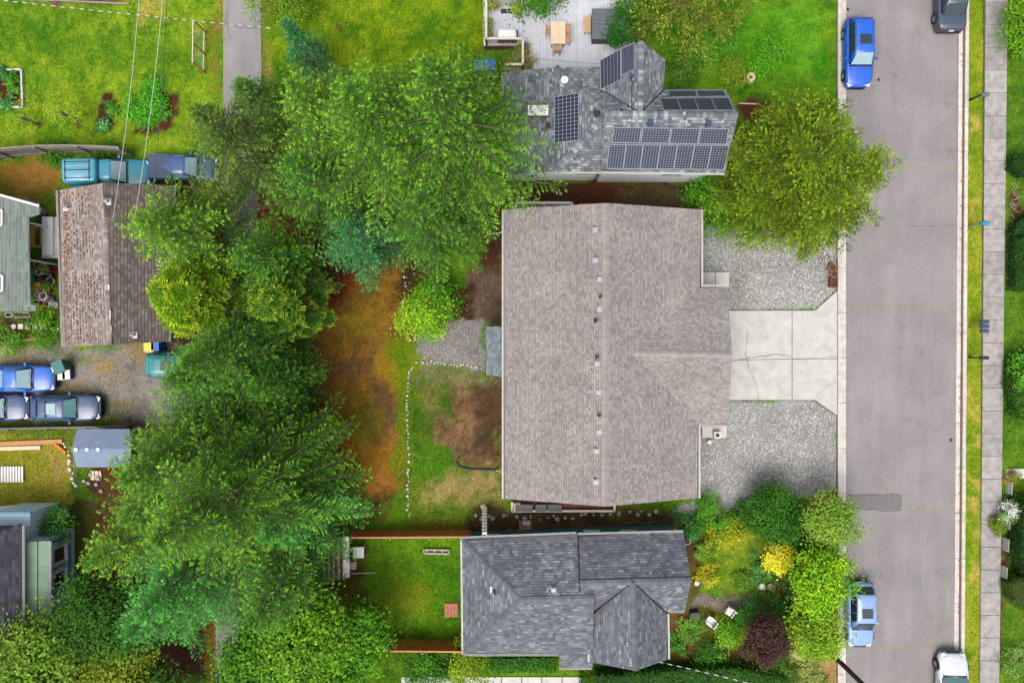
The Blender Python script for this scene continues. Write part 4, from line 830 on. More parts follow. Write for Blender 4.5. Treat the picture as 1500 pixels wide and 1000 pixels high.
# ------------------------------------------------------------------ trees and shrubs
def unit(v): return v / (np.linalg.norm(v, axis=-1, keepdims=True) + 1e-9)
class Leaves:
    def __init__(s): s.p = []; s.d = []; s.n = []; s.l = []; s.w = []; s.c = []
    def add(s, p, d, n, l, wd, c):
        k = len(p); s.p.append(p); s.d.append(d); s.n.append(n); s.l.append(np.broadcast_to(l, (k,))); s.w.append(np.broadcast_to(wd, (k,))); s.c.append(np.broadcast_to(c, (k, 3)))
    def build(s, name, root, r, m='leaves', kind=None):
        p, d, n, l, wd, c = [np.concatenate(a) for a in (s.p, s.d, s.n, s.l, s.w, s.c)]
        k = len(p); V = leaf_quads(p, unit(d), n, l, wd); cc = c * r.uniform(.7, 1.35, (k, 1)) * r.uniform(.9, 1.1, (k, 3))
        return np_mesh(name, V, quads_index(k), m, root, np.repeat(cc, 4, 0))
def mixc(a, b, t): return np.array(a) * (1 - t) + np.array(b) * t
def bough(LV, W, r, start, az, el, L, droop, curl, cA, cB, ctip, leaf=.24, lw=.085, sp=.3, side=.5, bare=.18, wood=.03, flat_=.12, fan=.9, lsp=.15):
    """one bough: curved axis, side shoots in a flat spray, short leafy twigs along the shoots"""
    ns = 9; s = np.linspace(0, 1, ns); ang = el - droop * s + curl * s ** 3; ds = L / (ns - 1)
    hx = np.concatenate([[0], np.cumsum(np.cos(ang[:-1]) * ds)]); hz = np.concatenate([[0], np.cumsum(np.sin(ang[:-1]) * ds)])
    bend = r.normal(0, .2); azs = az + bend * s; fx_, fy_ = math.cos(az), math.sin(az); lat = bend * L * s ** 2 * .5
    ax = np.stack([start[0] + hx * fx_ - lat * fy_, start[1] + hx * fy_ + lat * fx_, start[2] + hz], 1)
    if W is not None: W.tube([tuple(a) for a in ax], [max(.006, wood * (1 - .85 * t)) for t in s], 4, False)
    shade = r.uniform(.55, 1.4); t_b = r.random(); cb = mixc(cA, cB, t_b) * shade
    nsh = max(3, int(L * (1 - bare) / sp)); ss = bare + (1 - bare) * (np.arange(nsh) + r.uniform(0, 1, nsh)) / nsh
    for sg in (-1, 1):
        for q in ss:
            f = q * (ns - 1); i = min(int(f), ns - 2); f -= i; o = ax[i] * (1 - f) + ax[i + 1] * f; t = unit(ax[i + 1] - ax[i])
            sl = (side * L * (1.02 - q) ** .8 * .55 + .22) * r.uniform(.7, 1.25); lv = np.array([-t[1], t[0], 0.]); lv = unit(lv)
            d = unit(t * math.cos(fan) + lv * sg * math.sin(fan) + np.array([0, 0, r.normal(-.06, flat_)]))
            k = max(2, int(sl / lsp)); u = (np.arange(k) + r.uniform(.2, .8, k)) / k
            pp = o + d * (u * sl)[:, None] + np.array([0, 0, -1.]) * (u ** 2 * sl * .18)[:, None]
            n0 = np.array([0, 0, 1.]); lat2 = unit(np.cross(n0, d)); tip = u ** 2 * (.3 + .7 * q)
            cc = cb[None] * (1 - tip[:, None]) + (np.array(ctip) * shade)[None] * tip[:, None]  # new-growth tips; on conifers also crown shade and tip highlights put into the colour
            for s2 in (-1, 1):
                dd = d[None] * r.uniform(.7, 1.1, (k, 1)) + lat2[None] * s2 * r.uniform(.3, .7, (k, 1)) + r.normal(0, .18, (k, 3))
                LV.add(pp, dd, n0 + r.normal(0, .35, (k, 3)), leaf * r.uniform(.7, 1.3, k) * (1.1 - .4 * u), lw * r.uniform(.8, 1.2, k), cc)
            LV.add(pp[-1:], d[None], n0[None] + r.normal(0, .3, (1, 3)), leaf * 1.2, lw, cc[-1:])
    return ax
def conifer(name, px, py, h, Rr, label, cA, cB, ctip, seed, group='tall conifers behind the houses', step=.55, nb=7, droop=1.0, el0=.32, leaf=.185, dead=.03, prof=.85, sp=.25, lw=.045, side=.36, base=.1, fan=.9, bark='bark', lean=0., lsp=.095):
    r = np.random.default_rng(seed); x, y, _ = P(px, py); root = thing(name, (x, y, -.05), label, 'tree', group)
    lx, ly = r.normal(0, .02, 2) * h; W = MB(); DW = MB(); LV = Leaves()
    tr = [(x + lx * t, y + ly * t, -.2 + (h - .2) * t) for t in np.linspace(0, 1, 8)]
    T = MB().tube(tr, [max(.015, .022 * h * (1 - t * .97)) for t in np.linspace(0, 1, 8)], 8); T.build('trunk', bark, root)
    z = h * base; a0 = r.uniform(0, 6.28)
    while z < h - .15:
        t = z / h; L = Rr * min(1., ((1 - t) / (1 - .28)) ** prof) * (1. if t > .25 else .6 + 1.6 * t); n = max(4, int(nb * (.55 + .45 * L / Rr)))
        for i in range(n):
            a0 += 2.4 + r.normal(0, .25); ll = max(.35, L * r.uniform(.7, 1.18)); el = el0 + .75 * t ** 2 + r.normal(0, .1)
            p0 = (x + lx * t, y + ly * t, z + r.uniform(-.25, .25))
            if r.random() < dead:
                
                DW = MB(); ax = bough(Leaves(), DW, r, p0, a0, el + .1, ll * r.uniform(.6, .9), droop * .5, .2, cA, cB, ctip, wood=.028)
                for kk in range(5): bough(Leaves(), DW, r, ax[3 + kk], a0 + r.choice([-1, 1]) * r.uniform(.4, .9), .1, ll * r.uniform(.12, .3), .5, .2, cA, cB, ctip, wood=.014)
                DW.build('dead_limb', 'pale_bark', root)
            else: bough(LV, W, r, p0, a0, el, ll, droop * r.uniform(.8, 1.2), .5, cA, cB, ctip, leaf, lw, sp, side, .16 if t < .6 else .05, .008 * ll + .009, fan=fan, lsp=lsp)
        z += step * (.65 + .5 * (1 - t)) * r.uniform(.8, 1.2)
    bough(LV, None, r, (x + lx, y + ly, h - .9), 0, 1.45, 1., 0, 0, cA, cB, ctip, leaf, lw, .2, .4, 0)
    W.build('limbs', bark, root); LV.build('crown', root, r)
    return root
def broadleaf(name, px, py, h, Rr, label, cA, cB, seed, group=None, clumps=90, per=70, leaf=.2, lw=.13, rough=.6, squash=.75, cl=.55, cat='tree', trunk=True, cat_m='bark', ctip=None, upright=.9):
    """limbs reaching to leaf clumps spread through an uneven crown"""
    r = np.random.default_rng(seed); x, y, _ = P(px, py); root = thing(name, (x, y, -.05), label, cat, group); LV = Leaves(); W = MB()
    cz = h - Rr * squash * .95; cz = max(cz, h * .45)
    if trunk: MB().tube([(x, y, -.2), (x + r.normal(0, .1), y + r.normal(0, .1), cz * .5), (x, y, cz)], [.03 * h + .02, .022 * h + .015, .012 * h + .01], 8).build('trunk', cat_m, root)
    ph = r.uniform(0, 6.28, 6); am = r.uniform(.3, 1., 6) * rough
    for i in range(clumps):
        v = unit(r.normal(0, 1, 3)); v[2] = abs(v[2]) * 1.1 - .35; v = unit(v); a = math.atan2(v[1], v[0])
        lob = 1 + sum(am[k] * math.sin((k + 2) * a + ph[k] + v[2] * 3) * .35 for k in range(6)); rad = Rr * lob * r.uniform(.45, 1.) ** .5
        c = np.array([x, y, cz]) + v * np.array([rad, rad, min(rad * squash, h - cz)])
        c[2] = max(c[2], .15)
        if i % 3 == 0:
            m_ = np.array([x, y, cz * .7]) * .45 + c * .55 + r.normal(0, .1, 3); W.tube([(x, y, cz * .6), tuple(m_), tuple(c)], [.012 * h + .006, .01 * h * .5 + .004, .005], 4, False)
        k = int(per * r.uniform(.6, 1.4)); off = r.normal(0, 1, (k, 3)) * np.array([cl, cl, cl * .6]) * Rr / 2.4 * r.uniform(.7, 1.3)
        cc = mixc(cA, cB, r.random()) * r.uniform(.8, 1.2)
        if ctip is not None and r.random() < .3: cc = np.array(ctip)
        out = unit(off + v * .6); tn = r.normal(0, 1, (k, 3)) * .8; nn = unit(np.array([0, 0, upright]) + out * .55 + r.normal(0, .35, (k, 3)))
        pos = c + off; pos[:, 2] = np.maximum(pos[:, 2], .02)
        LV.add(pos, np.cross(nn, unit(tn + 1e-3)), nn, leaf * r.uniform(.6, 1.3, k), lw * r.uniform(.7, 1.3, k), cc)
    W.build('branches', cat_m, root); LV.build('crown', root, r); return root
def shrub(name, px, py, Rr, h, label, cA, cB, seed, group=None, clumps=26, per=60, leaf=.14, lw=.09, **kw):
    return broadleaf(name, px, py, h, Rr, label, cA, cB, seed, group, clumps, per, leaf, lw, cat=kw.pop('cat', 'shrub'), trunk=False, **kw)
def hedge(name, pl, h, label, cA, cB, seed, dens=260, leaf=.13, lw=.08, z0=0., rounding=.25, group=None):
    """clipped hedge: leaves over the faces of a lumpy block with stems inside"""
    r = np.random.default_rng(seed); w_ = PX(pl); cx = sum(p[0] for p in w_) / len(w_); cy = sum(p[1] for p in w_) / len(w_)
    root = thing(name, (cx, cy, -.05), label, 'hedge', group); LV = Leaves()
    xs = [p[0] for p in w_]; ys = [p[1] for p in w_]; A = (max(xs) - min(xs)) * (max(ys) - min(ys)); n = int(A * dens) + 50
    x = r.uniform(min(xs), max(xs), n); y = r.uniform(min(ys), max(ys), n); d = sdist(x, y, w_); k = d < 0; x, y, d = x[k], y[k], d[k]
    top = h - rounding * np.clip(1 + d / .45, 0, 1) ** 2 * h * .6 + (fbm(x, y, .7, seed) - .5) * .35
    z = top - np.abs(r.normal(0, .07, len(x))); pos = [np.stack([x, y, z], 1)]; nor = [np.stack([r.normal(0, .4, len(x)), r.normal(0, .4, len(x)), np.ones(len(x))], 1)]
    for a, b in zip(w_, w_[1:] + w_[:1]):
        L = math.hypot(b[0] - a[0], b[1] - a[1]); m = int(L * h * dens * .6) + 5; t = r.random(m); zz = r.uniform(0, h * .85, m); nn = np.array([(b[1] - a[1]) / L, -(b[0] - a[0]) / L, .2])
        pos.append(np.stack([a[0] + (b[0] - a[0]) * t, a[1] + (b[1] - a[1]) * t, zz], 1) + r.normal(0, .06, (m, 3))); nor.append(nn + r.normal(0, .5, (m, 3)))
    pos = np.concatenate(pos); nor = unit(np.concatenate(nor)); k = len(pos)
    cc = mixc(cA, cB, .0)[None] + (np.array(cB) - np.array(cA))[None] * fbm(pos[:, 0], pos[:, 1], .5, seed + 9)[:, None]
    pos[:, 2] = np.maximum(pos[:, 2], .02)
    LV.add(pos, np.cross(nor, unit(r.normal(0, 1, (k, 3)))), nor, leaf * r.uniform(.6, 1.3, k), lw * r.uniform(.7, 1.3, k), cc)
    inner = [(cx + (p[0] - cx) * .86, cy + (p[1] - cy) * .86) for p in w_]
    MB().prism(inner, -.1, h * .72).build('stems', 'hedge_core', root); LV.build('foliage', root, r); return root
mat('hedge_core', C(44, 58, 22), .95, var=.3)
def fern(name, px, py, Rr, label, cA, cB, seed, n=16, group=None, h=.5, cat='fern', leaf=.11):
    r = np.random.default_rng(seed); x, y, _ = P(px, py); root = thing(name, (x, y, -.05), label, cat, group); LV = Leaves(); W = MB()
    for i in range(n): bough(LV, W, r, (x, y, .02), i * 6.283 / n + r.normal(0, .15), r.uniform(.5, 1.1), Rr * r.uniform(.8, 1.2), 1.2, 0, cA, cB, cB, leaf, .04, .12, .28, .1, .012, .05, 1.1, .09)
    W.build('stems', 'green_bark', root); LV.build('fronds', root, r); return root
# palettes (leaf colours)
K_ = 1.1
F = lambda r_, g_, b_: C(r_, g_, b_, K_)
fir = (F(38, 88, 14), F(62, 118, 22), F(140, 190, 56)); fir2 = (F(32, 82, 16), F(52, 112, 24), F(124, 178, 58)); blu = (F(28, 90, 46), F(48, 122, 62), F(98, 166, 100))  # conifer bases darkened to paint in the shade between boughs, tips lightened
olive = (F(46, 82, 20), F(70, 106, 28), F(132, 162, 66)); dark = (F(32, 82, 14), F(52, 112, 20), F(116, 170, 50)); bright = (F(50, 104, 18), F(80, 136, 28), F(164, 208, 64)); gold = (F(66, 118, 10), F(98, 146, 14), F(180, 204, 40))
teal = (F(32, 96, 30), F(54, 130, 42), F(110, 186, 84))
CF = [  # px, py, h, R, palette, label
 ('fir_tree', 688, 262, 18.5, 5.4, fir, 'tall green fir with bare pale twigs at its top overhanging the solar panel house'),
 ('fir_tree', 606, 252, 17, 5.2, fir, 'broad bright fir rising west of the solar panel house, beside the small gravel patch'),
 ('fir_tree', 648, 352, 11.5, 3.8, fir2, 'mid green fir beside the northwest corner of the taupe roofed house'),
 ('spruce_tree', 546, 362, 7, 3.3, blu, 'blue green spruce with skirts over the brown needle ground'),
 ('fir_tree', 516, 232, 13, 4.2, bright, 'lighter fir at the north edge of the conifer clump beside the alley'),
 ('fir_tree', 418, 262, 12.5, 4.3, olive, 'dark olive fir with bare grey branches over the blue pickup'),
 ('fir_tree', 328, 362, 10.5, 4.5, bright, 'light green fir leaning its branches over the brown garage roof'),
 ('fir_tree', 405, 512, 13, 3.9, dark, 'dark fir standing beside the teal green car'),
 ('fir_tree', 440, 556, 9.5, 2.7, dark, 'lower dark fir at the edge of the golden brown needle ground'),
 ('fir_tree', 418, 690, 17, 6.3, fir, 'tallest fir of the southwest clump with long pale limbs'),
 ('fir_tree', 446, 636, 12.5, 3.6, dark, 'dark green fir facing the white stone border'),
 ('fir_tree', 345, 640, 13, 5.0, fir, 'wide fir overhanging the blue grey shed'),
 ('fir_tree', 478, 725, 10.5, 3.6, teal, 'blue tinted fir over the end of the cedar fence'),
 ('fir_tree', 350, 790, 13, 4.8, teal, 'cool green fir beside the pale blue house with black roof'),
 ('fir_tree', 272, 752, 10.5, 3.4, bright, 'yellowish fir touching the green porch roof'),
 ('fir_tree', 458, 800, 11.5, 3.9, fir2, 'fir with a yellow float of leaves behind the fenced lawn'),

 ('fir_tree', 436, 398, 9.5, 3.4, dark, 'short dark fir between the two rounded cypresses'),
 ('fir_tree', 372, 548, 11, 3.9, fir2, 'mid green fir at the east end of the parking court'),
 ('fir_tree', 505, 300, 10.5, 3.8, fir2, 'shaded fir between the olive fir and the blue green spruce'),
 ('fir_tree', 300, 850, 9, 3.7, teal, 'low cool green fir south of the pale blue house, west of the alley'),
 ('fir_tree', 408, 745, 10.5, 4.0, fir2, 'shaded fir in the heart of the southwest clump'),
 ('fir_tree', 300, 705, 9.5, 3.6, fir, 'fir rising beside the rocks under the shed'),
 ('fir_tree', 458, 800, 11.5, 3.9, fir2, 'mid green fir between the alley and the fenced lawn'),
]
CF[15] = CF.pop()

for i, (nm, x, y, h, Rr, pal, lab) in enumerate(CF):
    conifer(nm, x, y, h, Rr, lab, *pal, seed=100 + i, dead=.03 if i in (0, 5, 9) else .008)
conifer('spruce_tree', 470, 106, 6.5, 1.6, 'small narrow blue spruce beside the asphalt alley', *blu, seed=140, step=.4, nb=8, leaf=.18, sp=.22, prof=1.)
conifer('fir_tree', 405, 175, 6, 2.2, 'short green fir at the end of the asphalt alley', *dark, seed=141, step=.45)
def plate_cypress(name, px, py, h, Rr, label, pal, seed, n=60):
    """golden cypress: rounded fan plates with bright rims"""
    r = np.random.default_rng(seed); x, y, _ = P(px, py); root = thing(name, (x, y, -.05), label, 'tree', 'golden cypresses'); LV = Leaves(); W = MB()
    MB().tube([(x, y, -.2), (x, y, h * .9)], [.2, .05], 8).build('trunk', 'bark', root)
    for i in range(n):
        t = r.uniform(.12, 1.) ** .7; a = r.uniform(0, 6.28); L = Rr * (1 - t) ** .6 * r.uniform(.75, 1.1) + .3; c = np.array([x + L * math.cos(a), y + L * math.sin(a), h * t * .97 + .2])
        W.tube([(x, y, c[2] - .2), tuple(c)], [.04, .01], 4, False); pr = r.uniform(.45, .85); nn0 = unit(np.array([math.cos(a) * .5, math.sin(a) * .5, 1.])); sh = r.uniform(.8, 1.2)
        k = 420; rr = np.sqrt(r.random(k)) * pr; tt = r.uniform(0, 6.28, k); rr *= 1 + .16 * np.sin(5 * tt + a * 7) + .08 * np.sin(11 * tt); e1 = unit(np.cross(nn0, [1, .3, 0])); e2 = np.cross(nn0, e1)
        p = c + e1 * (rr * np.cos(tt))[:, None] + e2 * (rr * np.sin(tt))[:, None] - nn0 * (rr ** 2 * .35)[:, None] + r.normal(0, .05, (k, 3)); rim = np.clip(rr / pr, 0, 1)[:, None] ** 5
        cc = (mixc(pal[0], pal[1], r.random())[None] * (1 - rim) + np.array(pal[2])[None] * rim) * sh
        dd = e1 * np.cos(tt)[:, None] + e2 * np.sin(tt)[:, None] + r.normal(0, .4, (k, 3)); LV.add(p, dd, nn0 + r.normal(0, .45, (k, 3)), .15 * r.uniform(.7, 1.3, k), .07, cc)
    W.build('limbs', 'bark', root); LV.build('crown', root, r)
plate_cypress('cypress_tree', 342, 442, 9., 3.2, 'golden yellow cypress with rounded fan plates beside the brown garage', gold, 150, 62)
plate_cypress('cypress_tree', 446, 452, 7.5, 2.4, 'green cypress with yellow rimmed fans over the brown needle ground', ((F(44, 96, 24)), F(66, 122, 30), F(160, 190, 50)), 151, 60)
# big stringy tree by the road: arching yellow green strands
def strand_tree(name, px, py, h, Rr, label, cA, cB, ct, seed, nb=110, leaf=.17, lw=.055, group=None, squash=.6, lsp=.13, limbs=14):
    r = np.random.default_rng(seed); x, y, _ = P(px, py); root = thing(name, (x, y, -.05), label, 'tree', group); LV = Leaves(); W = MB()
    MB().tube([(x, y, -.2), (x + .1, y, h * .25), (x, y, h * .45)], [.05 * h * .9, .035 * h, .02 * h], 9).build('trunk', 'bark', root); nodes = []
    for i in range(limbs):
        a = i * 2.39996; q = math.sqrt((i + .3) / limbs); e_ = np.array([x + q * Rr * .74 * math.cos(a) + r.normal(0, .3), y + q * Rr * .74 * math.sin(a) + r.normal(0, .3), h * (.86 - .42 * q ** 2) + r.normal(0, .25)])
        m_ = np.array([x, y, h * .45]) * .5 + e_ * .5 + r.normal(0, .2, 3) + np.array([0, 0, .3]); W.tube([(x, y, h * .35), tuple(m_), tuple(e_)], [.013 * h, .009 * h, .03], 6, False); nodes.append((e_, a, q))
    for i in range(nb):
        e_, a, q = nodes[i % limbs]; az = a + r.normal(0, 1.5 - .6 * q); L = Rr * r.uniform(.26, .5)
        bough(LV, W, r, e_ + r.normal(0, .25, 3), az, r.uniform(.1, 1.), L, r.uniform(.9, 1.9), -.2, cA, cB, ct, leaf, lw, .26, .7, .1, .022, .4, r.uniform(.5, 1.), lsp)
    W.build('branches', 'green_bark', root); LV.build('crown', root, r)
strand_tree('willow_tree', 1132, 279, 7.5, 4.9, 'big yellow green tree with arching stringy branches over the sidewalk edge of the road', F(62, 98, 10), F(96, 130, 18), F(152, 172, 36), 160, 420, .19, .06, limbs=26)
tag(bpy.data.objects['willow_tree'], 'big yellow green tree with arching stringy branches beside the road and solar panel house')
strand_tree('willow_tree', 978, 32, 4.6, 3.4, 'yellow olive weeping tree beside the hot tub', F(80, 108, 24), F(120, 140, 36), F(160, 166, 56), 161, 110, .16)
strand_tree('willow_tree', 1042, -4, 3.6, 2.6, 'olive weeping shrub tree at the edge of the bright northeast lawn', F(92, 116, 26), F(124, 146, 36), F(160, 166, 56), 162, 80, .16)
# broadleaved trees
broadleaf('maple_tree', 1172, 824, 4.4, 1.55, 'bright lime green tree overhanging the kerb behind the light blue car', F(84, 150, 16), F(134, 190, 24), 170, None, 100, 85, .17, .12, .5, ctip=F(160, 204, 30))
broadleaf('maple_tree', 1172, 902, 3.6, 1.5, 'yellow green small tree between the light blue car and the utility pole', F(100, 150, 26), F(146, 180, 40), 171, None, 70, 75, .16, .11, .5)
broadleaf('maple_tree', 1190, 752, 3.6, 1.5, 'pale green leafy tree leaning over the west kerb by the road patch', F(104, 150, 40), F(142, 176, 62), 172, None, 75, 70, .15, .1, .5)
broadleaf('laurel_tree', 1118, 742, 3., 1.5, 'dense dark green round tree at the edge of the gravel yard', F(40, 92, 20), F(70, 126, 28), 173, None, 90, 80, .15, .1, .3)
broadleaf('golden_shrub_tree', 1127, 805, 2.2, .85, 'vivid golden yellow bush in the middle of the flower garden', F(216, 208, 20), F(246, 240, 70), 174, None, 40, 80, .12, .08, .25, cat='shrub')
broadleaf('plum_tree', 1104, 915, 3.2, 1.15, 'dark purple leaved tree in the flower garden', F(62, 34, 40), F(92, 54, 58), 175, None, 70, 70, .15, .1, .35, ctip=F(74, 70, 40))
broadleaf('maple_tree', 470, 890, 6.5, 2.5, 'yellow green maple at the corner of the cedar fence', F(72, 128, 18), F(122, 170, 34), 176, None, 110, 80, .2, .15, .4)
broadleaf('maple_tree', 540, 905, 5., 1.75, 'green maple touching the end of the south cedar fence', F(56, 118, 16), F(98, 152, 26), 177, None, 80, 75, .2, .15, .4)
broadleaf('maple_tree', 120, 935, 6.5, 2.7, 'pale green leafy tree south of the pale blue house', F(96, 140, 34), F(136, 170, 58), 178, None, 110, 80, .22, .15, .45)
broadleaf('maple_tree', 212, 935, 5.5, 2.2, 'olive leafy tree between the pale tree and the alley', F(96, 122, 22), F(136, 150, 36), 179, None, 80, 75, .2, .14, .45)
broadleaf('maple_tree', 40, 985, 6., 2.6, 'pale green leafy tree at the corner below the black roof', F(92, 138, 30), F(130, 168, 50), 191, None, 100, 80, .2, .14, .45)
broadleaf('laurel_tree', 205, 872, 6., 2.4, 'dark leafy tree between the pale blue house and the firs', F(36, 84, 18), F(66, 116, 28), 192, None, 90, 80, .18, .12, .45)
broadleaf('maple_tree', 415, 915, 6., 2.2, 'green leafy tree east of the alley end', F(52, 112, 18), F(92, 146, 28), 193, None, 90, 80, .18, .13, .45)
broadleaf('maple_tree', 505, 985, 5., 2.1, 'lime leafy tree at the bottom of the fenced yard', F(72, 132, 18), F(116, 166, 34), 194, None, 80, 80, .18, .13, .45)
broadleaf('laurel_tree', 400, 985, 6., 2.4, 'dark green tree at the south end of the alley', F(34, 78, 18), F(60, 108, 28), 180, None, 80, 75, .2, .12, .4)
broadleaf('laurel_tree', 255, 985, 4.5, 2.2, 'low dark green tree south of the cool green fir', F(38, 84, 20), F(70, 116, 30), 181, None, 70, 75, .18, .12, .4)
shrub('shrub', 98, 762, 1.2, 2.2, 'dark green bush beside the pale blue house wall', F(40, 100, 22), F(70, 128, 34), 182)
shrub('shrub', 428, 8, 1.9, 3., 'yellow green shrub beside the alley at the lawn edge', F(88, 136, 24), F(126, 160, 34), 183, None, 50)
shrub('shrub', 626, 462, 1.3, 2.4, 'lime green bush beside the small gravel patch', F(92, 156, 18), F(140, 190, 34), 184, None, 70, 80, .16, .1, ctip=F(166, 206, 44))
shrub('shrub', 640, 440, 1.3, 2.2, 'mid green bush behind the lime bush', F(62, 124, 22), F(98, 156, 34), 185, None, 40)
shrub('shrub', 1052, 300, 1.9, 2.4, 'lush green bush between the solar panel house and the gravel yard', F(60, 130, 22), F(100, 164, 34), 186, None, 60, 70)
shrub('shrub', 1040, 280, 1.3, 1.8, 'green leafy bush at the foot of the white siding', F(50, 116, 22), F(88, 150, 34), 187, None, 40)
shrub('shrub', 798, 2, 1.5, 2., 'glossy green bush at the north edge of the wooden deck', F(46, 112, 20), F(84, 150, 30), 188, None, 50, 70)
shrub('shrub', 908, 55, 1.1, 2.2, 'dark green bush at the corner of the hot tub', F(34, 92, 22), F(60, 124, 34), 189, None, 40)
shrub('shrub', 930, 24, 1.2, 2.2, 'deep green bush behind the hot tub', F(50, 100, 20), F(92, 136, 30), 190, None, 40)
# lush plants over the northeast lawn
for i, (x, y, rr, h, a, b, lab) in enumerate((
 (1020, 80, 1.2, 1.1, F(76, 136, 26), F(116, 164, 44), 'pale green flowering bush beside the solar roof wing'), (1072, 110, .9, .9, F(104, 140, 26), F(136, 160, 40), 'round yellow green bush next to the tree stump'), (1060, 55, 1.4, .8, F(60, 138, 20), F(96, 168, 34), 'low spreading green bush on the northeast lawn'), (1130, 80, 1.5, .7, F(66, 150, 20), F(104, 178, 36), 'low bright green patch of plants beside the stump'), (1000, 110, 1., .8, F(70, 120, 28), F(110, 150, 50), 'leggy green bush against the solar roof gable'))):
    shrub('shrub', x, y, rr, h, lab, a, b, 200 + i, None, 30, 60, .12, .07)
# front garden of the slate house
gardn = [
 (1062, 776, 1.1, 1.6, (F(140, 158, 22), F(186, 190, 40)), 'yellow green feathery bush near the gravel yard'),
 (1035, 745, 1.0, 1.3, (F(64, 132, 28), F(96, 164, 40)), 'green clump at the corner of the gravel beside the house'),
 (1048, 762, .8, 1.2, (F(70, 136, 26), F(110, 166, 40)), 'green bush between the gravel and yellow bush'),
 (1006, 772, .9, 1.2, (F(44, 112, 44), F(80, 146, 60)), 'cool green bush by the teal corner of the slate roofed house'),
 (1160, 770, 1.2, 1.3, (F(40, 96, 26), F(70, 124, 40)), 'dark green low bush below the pale leafy tree'),
 (1100, 770, .5, .7, (F(150, 170, 40), F(186, 196, 60)), 'tiny yellow green bush near the dark round tree'),
 (1115, 832, .9, .9, (F(56, 120, 40), F(100, 160, 70)), 'green leafy clump below the golden bush'),
 (1160, 845, 1.2, 1.2, (F(40, 84, 24), F(84, 112, 44)), 'dark bush with reddish edge beside the lime tree'),
 (1036, 838, .65, .9, (F(170, 172, 24), F(206, 200, 50)), 'small yellow bush beside the east gable end'),
 (1026, 805, .5, .7, (F(110, 160, 44), F(140, 180, 60)), 'small light green bush near the gable wall'),
 (1060, 925, 1.05, 1.2, (F(84, 150, 24), F(124, 180, 40)), 'light green bush between the white chairs and purple tree'),
 (1150, 912, 1.5, 1.8, (F(36, 104, 24), F(66, 140, 34)), 'deep green bush east of the purple tree'),
 (1098, 890, 1.2, 1.4, (F(40, 104, 30), F(72, 138, 40)), 'deep green bush along the gravel path'),
 (1150, 888, .9, 1.2, (F(34, 96, 28), F(64, 128, 40)), 'dark rounded bush by the stepping tiles'),
 (990, 943, .65, .7, (F(60, 126, 30), F(92, 160, 44)), 'small green bush beside the slate roof wing'),
 (1170, 950, 1., .9, (F(150, 160, 80), F(190, 190, 120)), 'pale flowering plant near the utility pole'),
 (1185, 985, .9, .8, (F(120, 146, 60), F(170, 180, 100)), 'grey green plant at the foot of the utility pole'),
 (1085, 755, .9, 1., (F(50, 112, 24), F(84, 144, 36)), 'green bush between the yellow bush and the dark round tree'),
 (1150, 790, .8, 1., (F(54, 100, 24), F(84, 130, 36)), 'green bush east of the golden bush'),
 (1020, 765, .7, 1., (F(60, 124, 26), F(96, 156, 40)), 'fresh green bush near the teal corner'),
 (1185, 800, 1., 1.3, (F(44, 100, 24), F(84, 138, 36)), 'green bush at the kerb between lime tree and pale tree'),
 (1128, 875, .6, .5, (F(84, 110, 30), F(120, 140, 50)), 'low grassy clump along the gravel path'),
 (1085, 850, .6, .5, (F(80, 124, 26), F(120, 156, 44)), 'low green tuft on the flower lawn'),
 (1120, 955, 1.2, 1.4, (F(36, 92, 20), F(66, 124, 30)), 'dark green bush below the purple tree'),
 (1035, 958, 1., 1., (F(48, 104, 24), F(80, 138, 36)), 'green bush beside the dark red planter'),
 (1145, 975, 1., 1., (F(70, 116, 30), F(110, 150, 56)), 'soft green bush between hedge and utility pole'),
 (1040, 800, .4, .6, (F(60, 110, 30), F(100, 140, 50)), 'little green bush on the flower lawn edge'),
]
for i, (x, y, rr, h, pal, lab) in enumerate(gardn): shrub('shrub', x, y, rr * .86, h * .85, lab, pal[0], pal[1], 230 + i, 'front garden bushes', 30 if rr > .8 else 16, 60, .13, .07, rough=1.1)
fern('fern', 1008, 920, 1., 'green fern in the front garden beside the purple tree', F(84, 150, 40), F(120, 180, 60), 260, 18)
tag(bpy.data.objects['fern'], 'bright green fern beside the black garden box')
hedge('hedge', [(850, 978), (985, 968), (1075, 965), (1140, 980), (1170, 1030), (850, 1030)], 1.5, 'long dark green hedge south of the flower garden', F(34, 84, 20), F(66, 124, 30), 270, 240)
hedge('hedge', [(722, 952), (812, 952), (812, 972), (722, 972)], 1.3, 'green hedge under the south eave of the slate house', F(40, 100, 18), F(72, 136, 28), 271, 240)
shrub('shrub', 690, 962, 1.15, 1.9, 'yellow green bush between the cedar fence and the hedge', F(110, 148, 24), F(150, 176, 40), 272, None, 36, 70)
shrub('shrub', 622, 968, 1.2, 1.3, 'green bush below the south cedar fence', F(48, 108, 18), F(84, 140, 30), 273, None, 44, 60)
shrub('shrub', 656, 968, .9, 1.1, 'small dark bush below the south cedar fence', F(44, 100, 18), F(76, 130, 30), 274, None, 24, 60)
